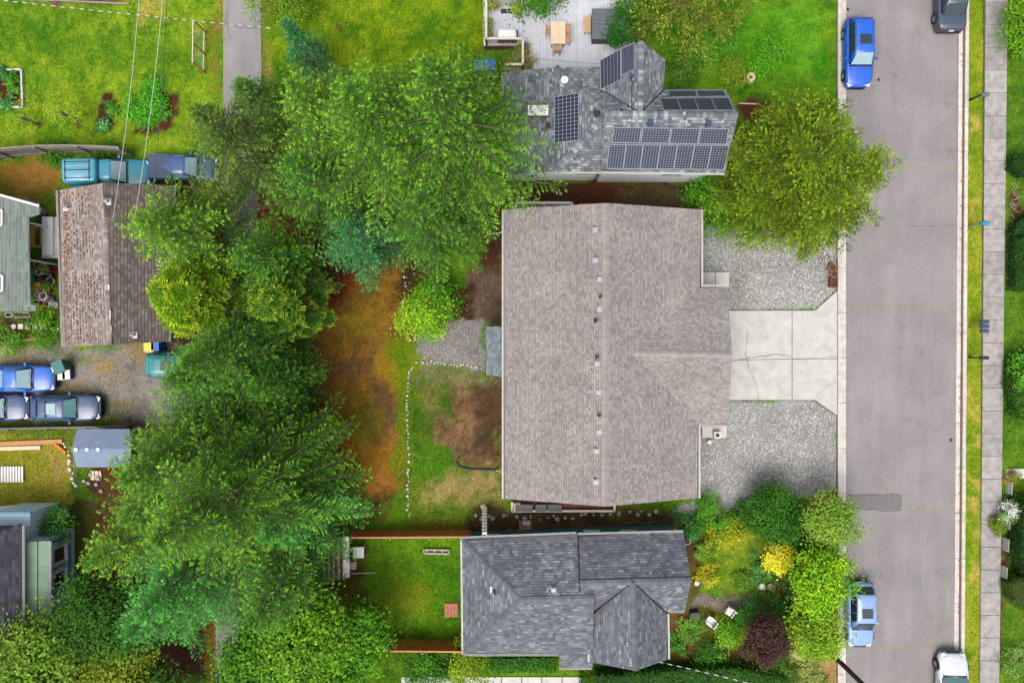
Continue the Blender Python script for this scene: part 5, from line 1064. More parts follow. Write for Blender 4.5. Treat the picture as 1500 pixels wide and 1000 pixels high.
# over the road
shrub('shrub', 1488, 52, 1.5, 2.2, 'round lime green bush beside the far sidewalk', F(84, 140, 20), F(126, 176, 34), 280, 'plants over the road', 60, 80, .15, .1)
hedge('hedge', [(1472, 232), (1520, 230), (1520, 262), (1488, 262), (1472, 250)], 1., 'dark green hedge above the brown soil bed by the sidewalk', F(26, 66, 16), F(48, 96, 24), 281)
hedge('hedge', [(1476, 330), (1520, 300), (1520, 345), (1472, 345)], 1., 'dark hedge below the bare twigs by the sidewalk', F(26, 66, 18), F(46, 92, 26), 282)
hedge('hedge', [(1474, 352), (1520, 352), (1520, 425), (1474, 425)], 1., 'square clipped dark hedge by the sidewalk', F(28, 72, 18), F(50, 100, 26), 283)
hedge('hedge', [(1468, 530), (1520, 510), (1520, 620), (1474, 605), (1466, 560)], 1.3, 'rounded green hedge next to the dark mailbox', F(40, 92, 20), F(76, 132, 32), 284)
shrub('shrub', 1468, 745, .62, 1.1, 'white flowering bush by the sidewalk fence', F(206, 214, 204), F(240, 244, 236), 285, 'plants over the road', 26, 60, .1, .07, ctip=F(120, 160, 80))
shrub('shrub', 1456, 768, .55, .8, 'small olive bush below the white flowering bush', F(100, 130, 30), F(140, 150, 50), 286, 'plants over the road', 16, 50, .11)
hedge('hedge', [(1478, 725), (1520, 720), (1520, 848), (1486, 845), (1474, 800)], 1.6, 'tall dark hedge behind the white flowering bush', F(30, 76, 18), F(54, 106, 28), 287)
hedge('hedge', [(1462, 846), (1475, 838), (1500, 842), (1520, 850), (1520, 892), (1490, 888), (1468, 874)], 1.4, 'smooth clipped oval hedge of olive green', F(66, 96, 16), F(92, 120, 26), 288, 420, .07, .05, rounding=.5)
fern('fern', 1490, 962, 1.3, 'large feathery fern beside the far sidewalk', F(90, 140, 50), F(130, 170, 80), 289, 16)
shrub('shrub', 1490, 545, 1.1, 1.8, 'bright green bush growing out of the rounded hedge', F(70, 140, 26), F(110, 176, 44), 290, 'plants over the road', 30)
shrub('shrub', 1480, 695, .4, .5, 'little bush with pink flowers by the concrete walkway', F(150, 110, 60), F(120, 140, 50), 291, 'plants over the road', 12, 40, .09)
# vegetable garden
shrub('vegetable_plant', 216, 155, 1.2, .45, 'lush green potato plants filling a vegetable bed', F(60, 150, 24), F(96, 182, 44), 300, None, 46, 70, .13, .09, cat='plant')
for i, (x, y, rr, lab) in enumerate(((166, 160, .6, 'dark green plant at the edge of the narrow bed'), (154, 183, .55, 'blue green cabbage plant in the narrow bed'), (238, 162, .5, 'blue green leafy plant in the stony bed'), (12, 150, .6, 'blue green leafy plant in the framed bed'), (22, 118, .6, 'bright leafy plant in the framed bed'), (2, 108, .7, 'tall leafy plant at the corner of the framed bed'), (22, 130, .4, 'small sprout in the middle of the framed bed'))):
    shrub('vegetable_plant', x, y, rr * .7, .35, lab, F(56, 126, 50) if i % 2 else F(60, 130, 30), F(104, 170, 100) if i % 2 else F(100, 164, 50), 305 + i, 'vegetable plants', 12, 40, .13, .1, cat='plant')
for i, (x, y) in enumerate(((113, 177), (56, 183))):
    broadleaf('fruit_sapling', x, y, 2.4, 1., ('larger' if i == 0 else 'smaller') + ' thin lime green fruit sapling on the vegetable lawn', F(120, 160, 30), F(156, 184, 44), 320 + i, 'fruit saplings', 26 if i == 0 else 14, 22, .13, .07, .5)
shrub('shrub', 88, 226, .9, .7, 'low green weeds along the grey board fence', F(50, 104, 18), F(80, 130, 30), 330, None, 20, 50, .12)
shrub('shrub', 160, 234, 1., .6, 'weedy green clump behind the teal pickup', F(60, 110, 20), F(96, 136, 34), 331, None, 22, 50, .12)
shrub('shrub', 66, 470, .8, .8, 'leafy clump beside the stepping stones', F(60, 124, 20), F(110, 160, 40), 332, None, 22, 50, .12)
shrub('shrub', 18, 495, .9, .7, 'light green plant south of the stepping stones', F(80, 140, 34), F(120, 170, 56), 333, None, 20, 50, .12)
shrub('shrub', 70, 488, 1., .6, 'green plant at the end of the stepping stones', F(60, 116, 20), F(100, 146, 36), 334, None, 20, 50, .12)
shrub('ornamental_grass', 757, 95, .9, 1.3, 'tan and green ornamental grass in the deck nook', F(150, 140, 70), F(196, 176, 110), 335, None, 26, 60, .3, .03, cat='grass', ctip=F(110, 140, 50))
# ------------------------------------------------------------------ vehicles (built facing +x, then placed)
mat('tyre', C(34, 34, 36), .9, var=.2); mat('rim', C(170, 172, 176), .35, metal=.6, var=.1); mat('car_glass', C(40, 50, 58), .06, var=.1, spec=.7)
mat('pale_glass', C(150, 180, 186), .08, var=.12, spec=.7); mat('teal_glass', C(96, 150, 150), .08, var=.15, spec=.7)
mat('lamp_clear', C(220, 224, 228), .15, var=.05, spec=.7); mat('lamp_red', C(160, 24, 30), .25, var=.1); mat('plate_white', C(230, 230, 226), .5); mat('chrome', C(210, 212, 216), .2, metal=.8)
mat('trim_black', C(26, 27, 30), .55, var=.15); mat('interior', C(60, 58, 56), .8)
def paint(name, c): return mat(name, c, .38, metal=.0, var=.12, scale=1.5, spec=.4, coat=.35)
paint('paint_blue', C(14, 92, 204)); paint('paint_charcoal', C(62, 76, 92)); paint('paint_sky', C(134, 168, 220)); paint('paint_silver', C(214, 218, 222)); paint('paint_teal', C(36, 132, 156)); paint('paint_navy', C(50, 84, 138))
paint('paint_royal', C(34, 104, 206)); paint('paint_slate', C(48, 74, 118)); paint('paint_green', C(30, 132, 132)); paint('canopy_teal', C(72, 156, 184))
def loft(secs, close=True):
    n = len(secs[0]); mb = MB(); vs = [p for s in secs for p in s]
    fs = [(i * n + k, i * n + (k + 1) % n, (i + 1) * n + (k + 1) % n, (i + 1) * n + k) for i in range(len(secs) - 1) for k in range(n)]
    if close: fs += [tuple(range(n))[::-1], tuple(range((len(secs) - 1) * n, len(secs) * n))]
    return mb.add(vs, fs)
def car(name, label, px, py, rz, L=4.5, W=1.8, body='paint_blue', glass='car_glass', style='suv', zr=1.6, group='parked vehicles', rails=False, sunroof=False, canopy=None, flip=False, wglass=None, rack=False, cab=-.12):
    root = thing(name, (0, 0, 0), label, 'pickup' if style == 'pickup' else 'car', group); w = W / 2; h = L / 2; zb = .98 if style in ('suv', 'pickup') else .9; zh = zb - .03
    # lower body: stations from tail to nose (x, width factor, top height)
    tail = {'suv': zb + .02, 'wagon': zb + .02, 'sedan': zb - .0, 'pickup': zb - .02}[style]
    st = [(-h, .80, tail - .18), (-h + .06, .9, tail - .02), (-h + .35, .985, tail), (-.35 * h, 1., zb), (.15 * h, 1., zb), (.42 * h, .99, zh), (.75 * h, .96, zh - .1), (h - .25, .88, zh - .19), (h - .06, .74, zh - .28), (h, .6, zh - .38)]
    secs = []
    for x, k, zt in st:
        ww = w * k; secs.append([(x, -ww * .94, .24), (x, -ww, .48), (x, -ww * .995, zt - .16), (x, -ww * .93, zt - .035), (x, -ww * .8, zt), (x, 0, zt + .025), (x, ww * .8, zt), (x, ww * .93, zt - .035), (x, ww * .995, zt - .16), (x, ww, .48), (x, ww * .94, .24), (x, 0, .2)])
    b = loft(secs).build('body', body, root, True, world=False)
    # cabin: base and roof outlines
    x0, x3 = {'suv': (-h + .12, .42 * h), 'wagon': (-h + .15, .4 * h), 'sedan': (-.62 * h, .42 * h), 'pickup': (cab * h, .48 * h)}[style]
    x1 = x0 + {'suv': .32, 'wagon': .4, 'sedan': .62, 'pickup': .2}[style]; x2 = x3 - (.62 if style != 'sedan' else .75)
    wb, wr = w * .87, w * .70; zc = zb - .03
    ring = lambda xa, xb, ww, z, c: [(xa, -ww + c, z), (xa + c, -ww, z), (xb - c, -ww, z), (xb, -ww + c, z), (xb, ww - c, z), (xb - c, ww, z), (xa + c, ww, z), (xa, ww - c, z)]
    secs = [ring(x0, x3, wb, zc, .12), ring(x1, x2, wr, zr - .05, .1), ring(x1 + .08, x2 - .1, wr * .93, zr, .12), ring(x1 + (x2 - x1) * .3, x2 - (x2 - x1) * .3, wr * .5, zr + .02, .06)]
    loft(secs).build('cabin', body, root, True, world=False)
    def pane(nm, q, m, off):
        q = [Vector(a) for a in q]; n = (q[1] - q[0]).cross(q[2] - q[0]).normalized()
        if n.dot(Vector(off)) < 0: n = -n
        return MB().add([a + n * .012 for a in q] + [a - n * .01 for a in q], [(0, 1, 2, 3), (7, 6, 5, 4), (0, 4, 5, 1), (1, 5, 6, 2), (2, 6, 7, 3), (3, 7, 4, 0)]).build(nm, m, root, world=False)
    zl, zt = zc + .06, zr - .1; f = lambda z: (z - zc) / (zr - .05 - zc)
    X = lambda xa, xb, z: xa + (xb - xa) * f(z); Wd = lambda z: wb + (wr - wb) * f(z)
    pane('windshield', [(X(x3, x2, zl), -Wd(zl) * .86, zl), (X(x3, x2, zl), Wd(zl) * .86, zl), (X(x3, x2, zr - .06), Wd(zr - .06) * .84, zr - .06), (X(x3, x2, zr - .06), -Wd(zr - .06) * .84, zr - .06)], wglass or glass, (1, 0, 1))
    pane('rear_window', [(X(x0, x1, zl), -Wd(zl) * .82, zl), (X(x0, x1, zl), Wd(zl) * .82, zl), (X(x0, x1, zt), Wd(zt) * .82, zt), (X(x0, x1, zt), -Wd(zt) * .82, zt)], glass, (-1, 0, 1))
    lo0, lo1, hi0, hi1 = x0 + .28, x3 - .42, x1 + .18, x2 - .12; nw = {'suv': 3, 'wagon': 3, 'sedan': 2, 'pickup': 1}[style]
    for sg in (-1, 1):
        for i in range(nw):
            s0, s1 = (i + .04) / nw, (i + .96) / nw
            pane('side_window', [(lo0 + (lo1 - lo0) * s0, sg * Wd(zl), zl), (lo0 + (lo1 - lo0) * s1, sg * Wd(zl), zl), (hi0 + (hi1 - hi0) * s1, sg * Wd(zt), zt), (hi0 + (hi1 - hi0) * s0, sg * Wd(zt), zt)], glass, (0, sg, .3))
        m_ = MB(); m_.box(x3 - .45, sg * (w + .08), zb - .02, .14, .2, .13).build('mirror', body, root, bevel=.02, world=False)
        hl = MB().box(h - .2, sg * w * .66, zh - .36, .3, .3, .13, rz=-sg * .35).build('headlight', 'lamp_clear', root, bevel=.03, world=False)
        MB().box(-h + .1, sg * w * .76, tail - .3, .16, .22, .26, rz=sg * .2).build('tail_light', 'lamp_red', root, bevel=.02, world=False)
        if rails: MB().tube([(x1 + .15, sg * wr * .86, zr - .02), (x1 + .25, sg * wr * .86, zr + .05), (x2 - .35, sg * wr * .86, zr + .05), (x2 - .25, sg * wr * .86, zr - .02)], .022).build('roof_rail', 'chrome', root, world=False)
        for xx in (-.6 * h, .62 * h):
            r = .33; c = (xx, sg * (w - .11)); ty = MB(); n = 18; prof = [(r * .62, -.1), (r * .95, -.11), (r, -.08), (r, .08), (r * .95, .11), (r * .62, .1)]
            vs = [(c[0] + q * math.cos(2 * math.pi * k / n), c[1] + o, r + q * math.sin(2 * math.pi * k / n)) for q, o in prof for k in range(n)]
            ty.add(vs, [(i * n + k, i * n + (k + 1) % n, (i + 1) * n + (k + 1) % n, (i + 1) * n + k) for i in range(5) for k in range(n)]); wl = ty.build('wheel', 'tyre', root, world=False)
            MB().add([(c[0] + r * .6 * math.cos(2 * math.pi * k / n), c[1] + sg * .09, r + r * .6 * math.sin(2 * math.pi * k / n)) for k in range(n)] + [(c[0], c[1] + sg * .06, r)], [(k, (k + 1) % n, n) for k in range(n)]).build('rim', 'rim', wl, world=False)
            a = [(c[0] + (r + .06) * math.cos(t), sg * (w * .965), r + (r + .06) * math.sin(t)) for t in np.linspace(.0, math.pi, 9)]; MB().tube(a, .045, 6).build('wheel_arch', 'trim_black', root, world=False)
    MB().box(h - .05, 0, .3, .1, W * .6, .14).build('front_bumper', 'trim_black', root, bevel=.02, world=False); MB().box(-h + .0, 0, .32, .12, W * .8, .16).build('rear_bumper', 'trim_black', root, bevel=.02, world=False)
    MB().box(h - .02, 0, .5, .08, W * .42, .12).build('grille', 'trim_black', root, world=False)
    MB().box(-h - .03, 0, .58, .03, .34, .16).build('licence_plate', 'plate_white', root, world=False)
    MB().bar((x3 - .08, .05, zc + .08), (x3 - .16, .6 * w, zc + .12), .025, .02).build('wiper', 'trim_black', root, world=False); MB().bar((x3 - .08, -.55 * w, zc + .08), (x3 - .16, -.02, zc + .12), .025, .02).build('wiper', 'trim_black', root, world=False)
    for sg in (-1, 1): MB().bar((x3 + .15, sg * w * .6, zh + .0), (h - .45, sg * w * .45, zh - .17), .03, .02).build('bonnet_crease', body, root, world=False)
    for sg in (-1, 1): MB().bar((x3 + .02, sg * w * .78, zh + .012), (h - .3, sg * w * .66, zh - .19), .016, .02).build('panel_gap', 'trim_black', root, world=False)
    MB().bar((h - .24, -w * .62, zh - .2), (h - .24, w * .62, zh - .2), .02, .03).build('panel_gap', 'trim_black', root, world=False); MB().bar((x3 + .03, -w * .8, zh + .02), (x3 + .03, w * .8, zh + .02), .07, .02).build('cowl', 'trim_black', root, world=False)
    if style in ('sedan',): MB().bar((x0 - .06, -w * .76, tail + .012), (x0 - .06, w * .76, tail + .012), .016, .02).build('panel_gap', 'trim_black', root, world=False)
    for sg in (-1, 1):
        for xx in ((x0 + x3) / 2 + .1, x3 - .3): MB().bar((xx, sg * w * 1.0, .3), (xx, sg * w * .975, zb - .12), .014, .012, (1, 0, 0)).build('door_gap', 'trim_black', root, world=False)
    if sunroof: MB().box((x1 + x2) / 2 + .25, 0, zr - .0, .62, wr * 1.15, .045).build('sunroof', 'car_glass' if not rack else 'pale_glass', root, bevel=.01, world=False)
    if style == 'pickup' and not canopy:
        bx0, bx1 = -h + .1, x0 - .08; m_ = MB(); m_.box((bx0 + bx1) / 2, 0, zb - .02, bx1 - bx0, W * .8, .035); m_.build('bed_cover', 'mail_blue', root, bevel=.01, world=False)
        for sg in (-1, 1): MB().bar((bx0, sg * w * .86, zb + .03), (bx1, sg * w * .86, zb + .03), .08, .06).build('bed_rail', body, root, world=False)
    if canopy:
        bx0, bx1 = -h + .06, x0 - .02; secs = [ring(bx0, bx1, w * .9, zb - .03, .08), ring(bx0 + .1, bx1, w * .8, zr - .04, .1), ring(bx0 + .2, bx1 - .06, w * .7, zr + .03, .1)]
        loft(secs).build('canopy', canopy, root, True, world=False)
        for i in range(5): MB().bar((bx0 + .3, (i - 2) * w * .28, zr + .04), (bx1 - .3, (i - 2) * w * .28, zr + .04), .05, .05).build('rack_bar', 'galvanised' if i % 2 else 'trim_black', root, world=False)
        for xx in (bx0 + .35, bx1 - .35): MB().bar((xx, -w * .7, zr + .045), (xx, w * .7, zr + .045), .05, .04).build('rack_crossbar', 'trim_black', root, world=False)
    if rack:
        for xx in (x1 + .3, x1 + .9): MB().bar((xx, -wr * .9, zr + .05), (xx, wr * .9, zr + .05), .06, .05).build('rack_bar', 'trim_black', root, world=False)
    x, y, _ = P(px, py); root.location = (x, y, 0); root.rotation_euler = (0, 0, rz); return root
D = math.pi / 2
car('suv', 'bright blue compact suv parked at the west kerb', 1250, 84, -D, 4.5, 1.8, 'paint_blue', 'car_glass', 'suv', 1.62, rails=True, sunroof=True, wglass='pale_glass')
car('hatchback', 'dark charcoal car parked at the east kerb beside the verge', 1384, 1, D, 4.6, 1.9, 'paint_charcoal', 'car_glass', 'sedan', 1.45)
car('wagon', 'light blue station wagon parked beside the lime green tree', 1253, 894, -D, 4.25, 1.75, 'paint_sky', 'car_glass', 'wagon', 1.55, sunroof=True)
car('sedan', 'silver white car parked by the verge near the mossy road crack', 1386, 1002, D - .03, 4.8, 2., 'paint_silver', 'car_glass', 'wagon', 1.55, wglass='teal_glass', sunroof=True)
car('pickup_truck', 'teal pickup with canopy and roof rack behind the brown garage', 170, 258, .02, 5.3, 1.85, 'paint_teal', 'pale_glass', 'pickup', 1.75, canopy='canopy_teal')
car('pickup_truck', 'dull blue pickup half hidden under the olive fir', 276, 250, -.03, 4.5, 1.7, 'paint_navy', 'pale_glass', 'pickup', 1.55, cab=-.32)
car('sedan', 'royal blue sedan with white boxes at its nose in the parking court', 42, 553.5, 0, 4.3, 1.75, 'paint_royal', 'pale_glass', 'sedan', 1.42, group='cars in the gravel court')
car('sedan', 'slate coloured car with open sunroof beside the dark fence', 106, 595.5, 0, 4.5, 1.75, 'paint_slate', 'teal_glass', 'wagon', 1.45, group='cars in the gravel court', sunroof=True, rack=True)
car('sedan', 'slate sedan with its bonnet against the sunroof car', 3, 595.5, 0, 4.4, 1.75, 'paint_slate', 'pale_glass', 'sedan', 1.42, group='cars in the gravel court')
car('hatchback', 'teal green hatchback half hidden under the dark fir', 268, 534, 0, 4.2, 1.7, 'paint_green', 'pale_glass', 'wagon', 1.5, group='cars in the gravel court', sunroof=True)
# ------------------------------------------------------------------ fences
def fence(label, a, b, h, m, m_rail, bw=.14, pan=2.4, gap=.012, bar_top=True, cat='fence', bow=0.):
    """boards one by one on two rails and posts"""
    A, B_ = Vector(P(*a)), Vector(P(*b)); d = (B_ - A); L = d.length; d.normalize(); n = Vector((-d.y, d.x, 0)); root = thing('board_fence', (A + B_) / 2, label, cat); k = int(L / bw)
    me = None
    for i in range(k):
        t = (i + .5) / k; c = A + d * (L * t) + n * (bow * math.sin(t * 3.14)); hh = h + rnd.uniform(-.02, .02) + (.04 if int(L * t / pan) % 2 else 0)
        ang = math.atan2(d.y, d.x); MB().box(c.x, c.y, -.05, L / k - gap, .022, hh, rz=ang + rnd.gauss(0, .01)).build('board', m, root)
    off = n * .05
    for z in (.35, h * .85):
        q = [A + d * (L * t) + n * (bow * math.sin(t * 3.14)) - off + Vector((0, 0, z)) for t in np.linspace(0, 1, 7)]
        for p_, r_ in zip(q[:-1], q[1:]): MB().bar(p_, r_, .04, .09).build('rail', m_rail, root)
    np_ = max(2, int(L / pan) + 1)
    for i in range(np_):
        t = i / (np_ - 1); c = A + d * (L * t) + n * (bow * math.sin(t * 3.14)) - off * 2; MB().box(c.x, c.y, -.2, .1, .1, h + .3).build('post', m_rail, root)
    if bar_top:
        q = [A + d * (L * t) + n * (bow * math.sin(t * 3.14)) + Vector((0, 0, h + .02)) for t in np.linspace(0, 1, 7)]
        for p_, r_ in zip(q[:-1], q[1:]): MB().bar(p_, r_, .1, .035).build('cap', m_rail, root)
    return root
fence('orange cedar board fence north of the fenced lawn', (522, 777), (690, 776), 1.6, 'cedar', 'cedar_rail')
fence('orange cedar board fence south of the fenced lawn', (566, 936), (680, 937), 1.7, 'cedar', 'cedar_rail')
fence('weathered grey board fence behind the teal pickup', (-40, 238), (196, 227), 1.75, 'grey_wood', 'old_wood', bow=.35)
fence('dark grey board fence between the parked cars and the shed', (-30, 626), (195, 622), .9, 'grey_wood', 'grey_wood')
# trellis of orange timber with wire
def poly_frame(root, pts, wd, m, nm='frame_bar'):
    for a, b in zip(pts[:-1], pts[1:]): MB().bar(a, b, wd, wd).build(nm, m, root)
tr = thing('trellis', P(302, 75), 'tall orange timber trellis frame on the vegetable lawn', 'trellis')
p0, p1 = P(301, 48), P(300, 107); zt_ = 1.75
for t_ in (0, .55, 1): MB().box(p0[0] + (p1[0] - p0[0]) * t_, p0[1] + (p1[1] - p0[1]) * t_, -.1, .1, .1, zt_ + .1).build('post', 'cedar_rail', tr)
for z in (.2, zt_): MB().bar((p0[0], p0[1], z), (p1[0], p1[1], z), .06, .07).build('rail', 'cream_paint', tr)
wire = MB()
for i in range(14): t = i / 13; y = p0[1] + (p1[1] - p0[1]) * t; wire.bar((p0[0], y, .2), (p0[0], y, 1.7), .008, .008)
for i in range(8): wire.bar((p0[0], p0[1], .2 + i * .2), (p0[0], p1[1], .2 + i * .2), .008, .008)
wire.build('wire_mesh', 'galvanised', tr)
# ------------------------------------------------------------------ deck with railing and furniture
dk = thing('wooden_deck', P(815, 55), 'pale grey board deck behind the solar panel house', 'deck')
zd = .55; xa, xb = P(709, 0, zd)[0], P(930, 0, zd)[0]; y0, y1 = P(0, -30, zd)[1], P(0, 104, zd)[1]; x = xa; nook = P(764, 0, zd)[0]; ynk = P(0, 67, zd)[1]
bw = .145
while x < xb:
    yb_ = ynk if x + bw < nook else y1; sp_ = rnd.uniform(.3, .7); ym = y0 + (yb_ - y0) * sp_
    for p_, q_ in ((y0, ym + .004), (ym - .004, yb_)): MB().box(x + bw / 2, (p_ + q_) / 2, zd - .04, bw - .012, abs(p_ - q_), .04 + rnd.uniform(-.003, .003)).build('deck_board', 'deck_board', dk)
    x += bw
for yy in np.linspace(y0 - .2, y1 + .2, 8):
    xs_ = xa + .05 if yy > ynk + .1 else nook + .05; MB().box((xs_ + xb) / 2, yy, zd - .2, xb - xs_ - .1, .06, .155).build('joist', 'old_wood', dk)
for xx in np.linspace(nook + .2, xb - .2, 5):
    for yy in (y0 - .3, (y0 + y1) / 2, y1 + .3): MB().box(xx, yy, -.1, .12, .12, zd - .11).build('post', 'old_wood', dk)
MB().box(xa - .02, (y0 + ynk) / 2, 0.02, .04, abs(y0 - ynk), zd - .03).build('skirt', 'rail_paint', dk)
MB().box((xa + nook) / 2, ynk - .02, 0.02, nook - xa, .04, zd - .03).build('skirt', 'brown_wood', dk)
def railing(label, pts, zb=zd, h=.95):
    q = [Vector((*P(a, b, zb)[:2], zb)) for a, b in pts]; root = thing('railing', q[0], label, 'railing', 'deck railings')
    for a, b in zip(q[:-1], q[1:]):
        d = b - a; L = d.length; k = int(L / .14); up = Vector((0, 0, 1))
        MB().bar(a + up * h, b + up * h, .14, .05).build('handrail', 'rail_paint', root); MB().bar(a + up * .12, b + up * .12, .06, .06).build('rail', 'rail_paint', root)
        for i in range(1, k): c = a + d * (i / k); MB().bar(c + up * .12, c + up * (h - .02), .035, .035).build('baluster', 'rail_paint', root)
        for c in (a, b): MB().box(c.x, c.y, zb, .1, .1, h - .03).build('post', 'rail_paint', root)
railing('cream railing along the west and south side of the pale deck', [(713, 8), (713, 66), (765, 66)])
railing('cream railing along the planter corner of the pale deck', [(714, 9), (764, 9)])
railing('cream railing beside the ornamental grass nook', [(765.5, 68), (765.5, 103), (742, 103)])
# dining table and chairs
t = thing('dining_table', (*P(817.5, 50, zd)[:2], zd), 'pale timber dining table on the deck', 'table'); tz = zd + .74; cx, cy = P(817.5, 48, tz)[:2]; tw, tl = .95, 1.45
for i in range(6): MB().box(cx - tw / 2 + tw / 6 * (i + .5), cy, tz - .035, tw / 6 - .006, tl, .035).build('tabletop_board', 'tan_wood', t)
for a in (-1, 1):
    for b in (-1, 1): MB().box(cx + a * .4, cy + b * .62, zd, .07, .07, .705).build('leg', 'tan_wood', t)
    MB().box(cx + a * .4, cy, tz - .12, .03, 1.2, .08).build('apron', 'tan_wood', t)
def chair(label, x, y, z, rz, m, group=None, name='chair', s=1.):
    root = thing(name, (x, y, z), label, 'chair', group, rz); B = lambda nm, *a: MB().box(*a).build(nm, m, root, world=False)
    for i in range(5): B('seat_slat', -.2 + .1 * i, 0, .42, .09, .46, .025)
    for a in (-1, 1):
        B('leg', .2, a * .21, 0, .045, .045, .64); B('leg', -.22, a * .21, 0, .045, .045, .9); B('armrest', 0, a * .22, .62, .48, .06, .03)
    for i in range(4): B('back_slat', -.24, -.15 + .1 * i, .48, .025, .06, .4)
    B('back_rail', -.24, 0, .86, .035, .46, .06); root.scale = (s, s, s); return root
for (dx, dy, r_, lab) in ((-.55, .25, 0, 'timber chair at the west long side of the dining table'), (.56, .35, math.pi, 'timber chair at the northeast side of the dining table'), (.56, -.3, math.pi, 'timber chair at the southeast side of the dining table'), (-.05, -.95, D, 'timber chair at the south end of the dining table')):
    chair(lab, cx + dx, cy + dy, zd, r_, 'teak', 'dining chairs on the deck')
bn = thing('bench', (*P(861, 38, zd)[:2], zd), 'slatted teak bench beside the hot tub', 'bench'); bx, by = P(860.5, 36, zd + .45)[:2]
for i in range(4): MB().box(bx - .16 + .105 * i, by, zd + .42, .09, 1.05, .03).build('seat_slat', 'teak', bn)
for a in (-1, 1):
    for b in (-1, 1): MB().box(bx + a * .15, by + b * .45, zd, .06, .06, .42).build('leg', 'teak', bn)
ht = thing('hot_tub', (*P(888, 42, zd)[:2], zd), 'square hot tub with dark grey folding cover', 'hot tub'); hx0, hx1, hy0, hy1 = P(867, 0, 1.4)[0], P(916, 0, 1.4)[0], P(0, 13, 1.4)[1], P(0, 58, 1.4)[1]
MB().box((hx0 + hx1) / 2, (hy0 + hy1) / 2, zd, hx1 - hx0 - .08, hy0 - hy1 - .08, .78).build('shell', 'tub_side', ht, bevel=.08)
for s in (0, 1): MB().box((hx0 + hx1) / 2, hy1 + (hy0 - hy1) * (.25 + .5 * s), zd + .79, hx1 - hx0, (hy0 - hy1) / 2 - .012, .11).build('cover_half', 'tub_cover', ht, bevel=.05)
g = thing('grill', (*P(744, 52, zd)[:2], zd), 'barbecue grill under white cover on the deck', 'grill'); gx_, gy_ = P(743, 50, 1.4)[:2]
secs = [[(gx_ + a * sx, gy_ + b * sy, z) for a, b in ((-1, -.7), (-.8, -1), (.8, -1), (1, -.7), (1, .7), (.8, 1), (-.8, 1), (-1, .7))] for sx, sy, z in ((.62, .3, zd), (.62, .3, 1.35), (.6, .28, 1.45), (.5, .2, 1.62))]
loft(secs[:2]).build('body', 'black_plastic', g, False); loft(secs[1:]).build('cover', 'tarp_white', g, True)
MB().box(gx_ + .55, gy_, 1.4, .3, .46, .05).build('side_shelf', 'dark_metal', g)
def pot(label, px, py, r, h, m='terracotta', z=0., plant=None, group=None, name='plant_pot', fill='potting_soil'):
    x, y = P(px, py, z)[:2]; root = thing(name, (x, y, z), label, 'pot', group)
    MB().lathe(x, y, [(r * .72, z), (r, z + h), (r * 1.06, z + h), (r * 1.06, z + h - .05), (r * .86, z + h + .001), (r * .84, z + h - .08)], 16).build('bowl', m, root, False)
    MB().lathe(x, y, [(r * .86, z + h - .1), (r * .86, z + h - .05)], 14).build('soil', fill, root)
    if plant:
        rr = np.random.default_rng(int(px * 7 + py)); LV = Leaves(); k = 160; off = rr.normal(0, 1, (k, 3)) * r * .8; off[:, 2] = np.abs(off[:, 2]); nn = unit(off * .5 + np.array([0, 0, r]) + rr.normal(0, .1, (k, 3)))
        LV.add(np.array([x, y, z + h]) + off, np.cross(nn, unit(rr.normal(0, 1, (k, 3)))), nn, .13, .08, mixc(plant[0], plant[1], .5)); LV.build('plant', root, rr)['kind'] = 'stuff'
    return root
gp = (F(110, 150, 44), F(150, 170, 70))
pot('potted plant at the northwest deck corner under the railing', 715, 12, .2, .35, z=zd, plant=gp); pot('trailing plant in a deck railing planter', 724, 10, .28, .3, z=zd, plant=(F(150, 160, 80), F(170, 170, 90)))
pot('bushy yellow green potted plant by the black boots', 756, 17, .26, .32, z=zd, plant=(F(140, 170, 40), F(160, 180, 60))); pot('tall potted plant against the west railing', 715, 38, .2, .4, z=zd, plant=gp); pot('potted plant beside the covered grill', 716, 52, .22, .35, z=zd, plant=(F(140, 150, 60), F(150, 160, 60)))
pot('small bare branch pot at the deck corner', 771, 97, .16, .3, z=zd, plant=(F(130, 120, 70), F(120, 120, 60)))
for i, (x, y) in enumerate(((738, 18), (747, 17.5))):
    c = P(x, y, zd); b = thing('boot_box', c, ('larger' if i == 0 else 'smaller') + ' black box in front of the north deck railing', 'box'); MB().box(c[0], c[1], zd, .38 - .06 * i, .22, .22).build('case', 'black_plastic', b, bevel=.03); MB().box(c[0], c[1], zd + .222, .3 - .05 * i, .14, .04).build('lid', 'dark_metal', b, bevel=.01)
c = P(770, 73, zd); b = thing('cooler', c, 'red cooler with blue lid against the deck railing', 'cooler'); MB().box(c[0], c[1], zd, .42, .62, .36).build('body', 'red_plastic', b, bevel=.03); MB().box(c[0] - .03, c[1] + .05, zd + .362, .3, .4, .06).build('lid', 'blue_plastic', b, bevel=.02)
def wheelie(label, px, py, m, w_=.62, l_=.72, h_=1.05, rz=0., group='waste bins'):
    x, y, _ = P(px, py); root = thing('waste_bin', (x, y, 0), label, 'bin', group, rz); B = lambda nm, mm, *a, **k: MB().box(*a, **k).build(nm, mm, root, bevel=.02, world=False)
    secs = [[(a * w_ / 2 * s, b * l_ / 2 * s, z) for a, b in ((-1, -1), (1, -1), (1, 1), (-1, 1))] for s, z in ((.78, .05), (1., h_ - .06))]; loft(secs).build('body', m, root, world=False)
    B('lid', m, 0, 0, h_ - .05, w_ * 1.05, l_ * 1.05, .07); B('handle', m, 0, -l_ / 2 - .06, h_ - .12, w_ * .7, .05, .05)
    for a in (-1, 1): MB().tube([(a * w_ * .36, -l_ * .36, .1), (a * w_ * .46, -l_ * .36, .1)], .1, 10).build('wheel', 'tyre', root, world=False)
    return root
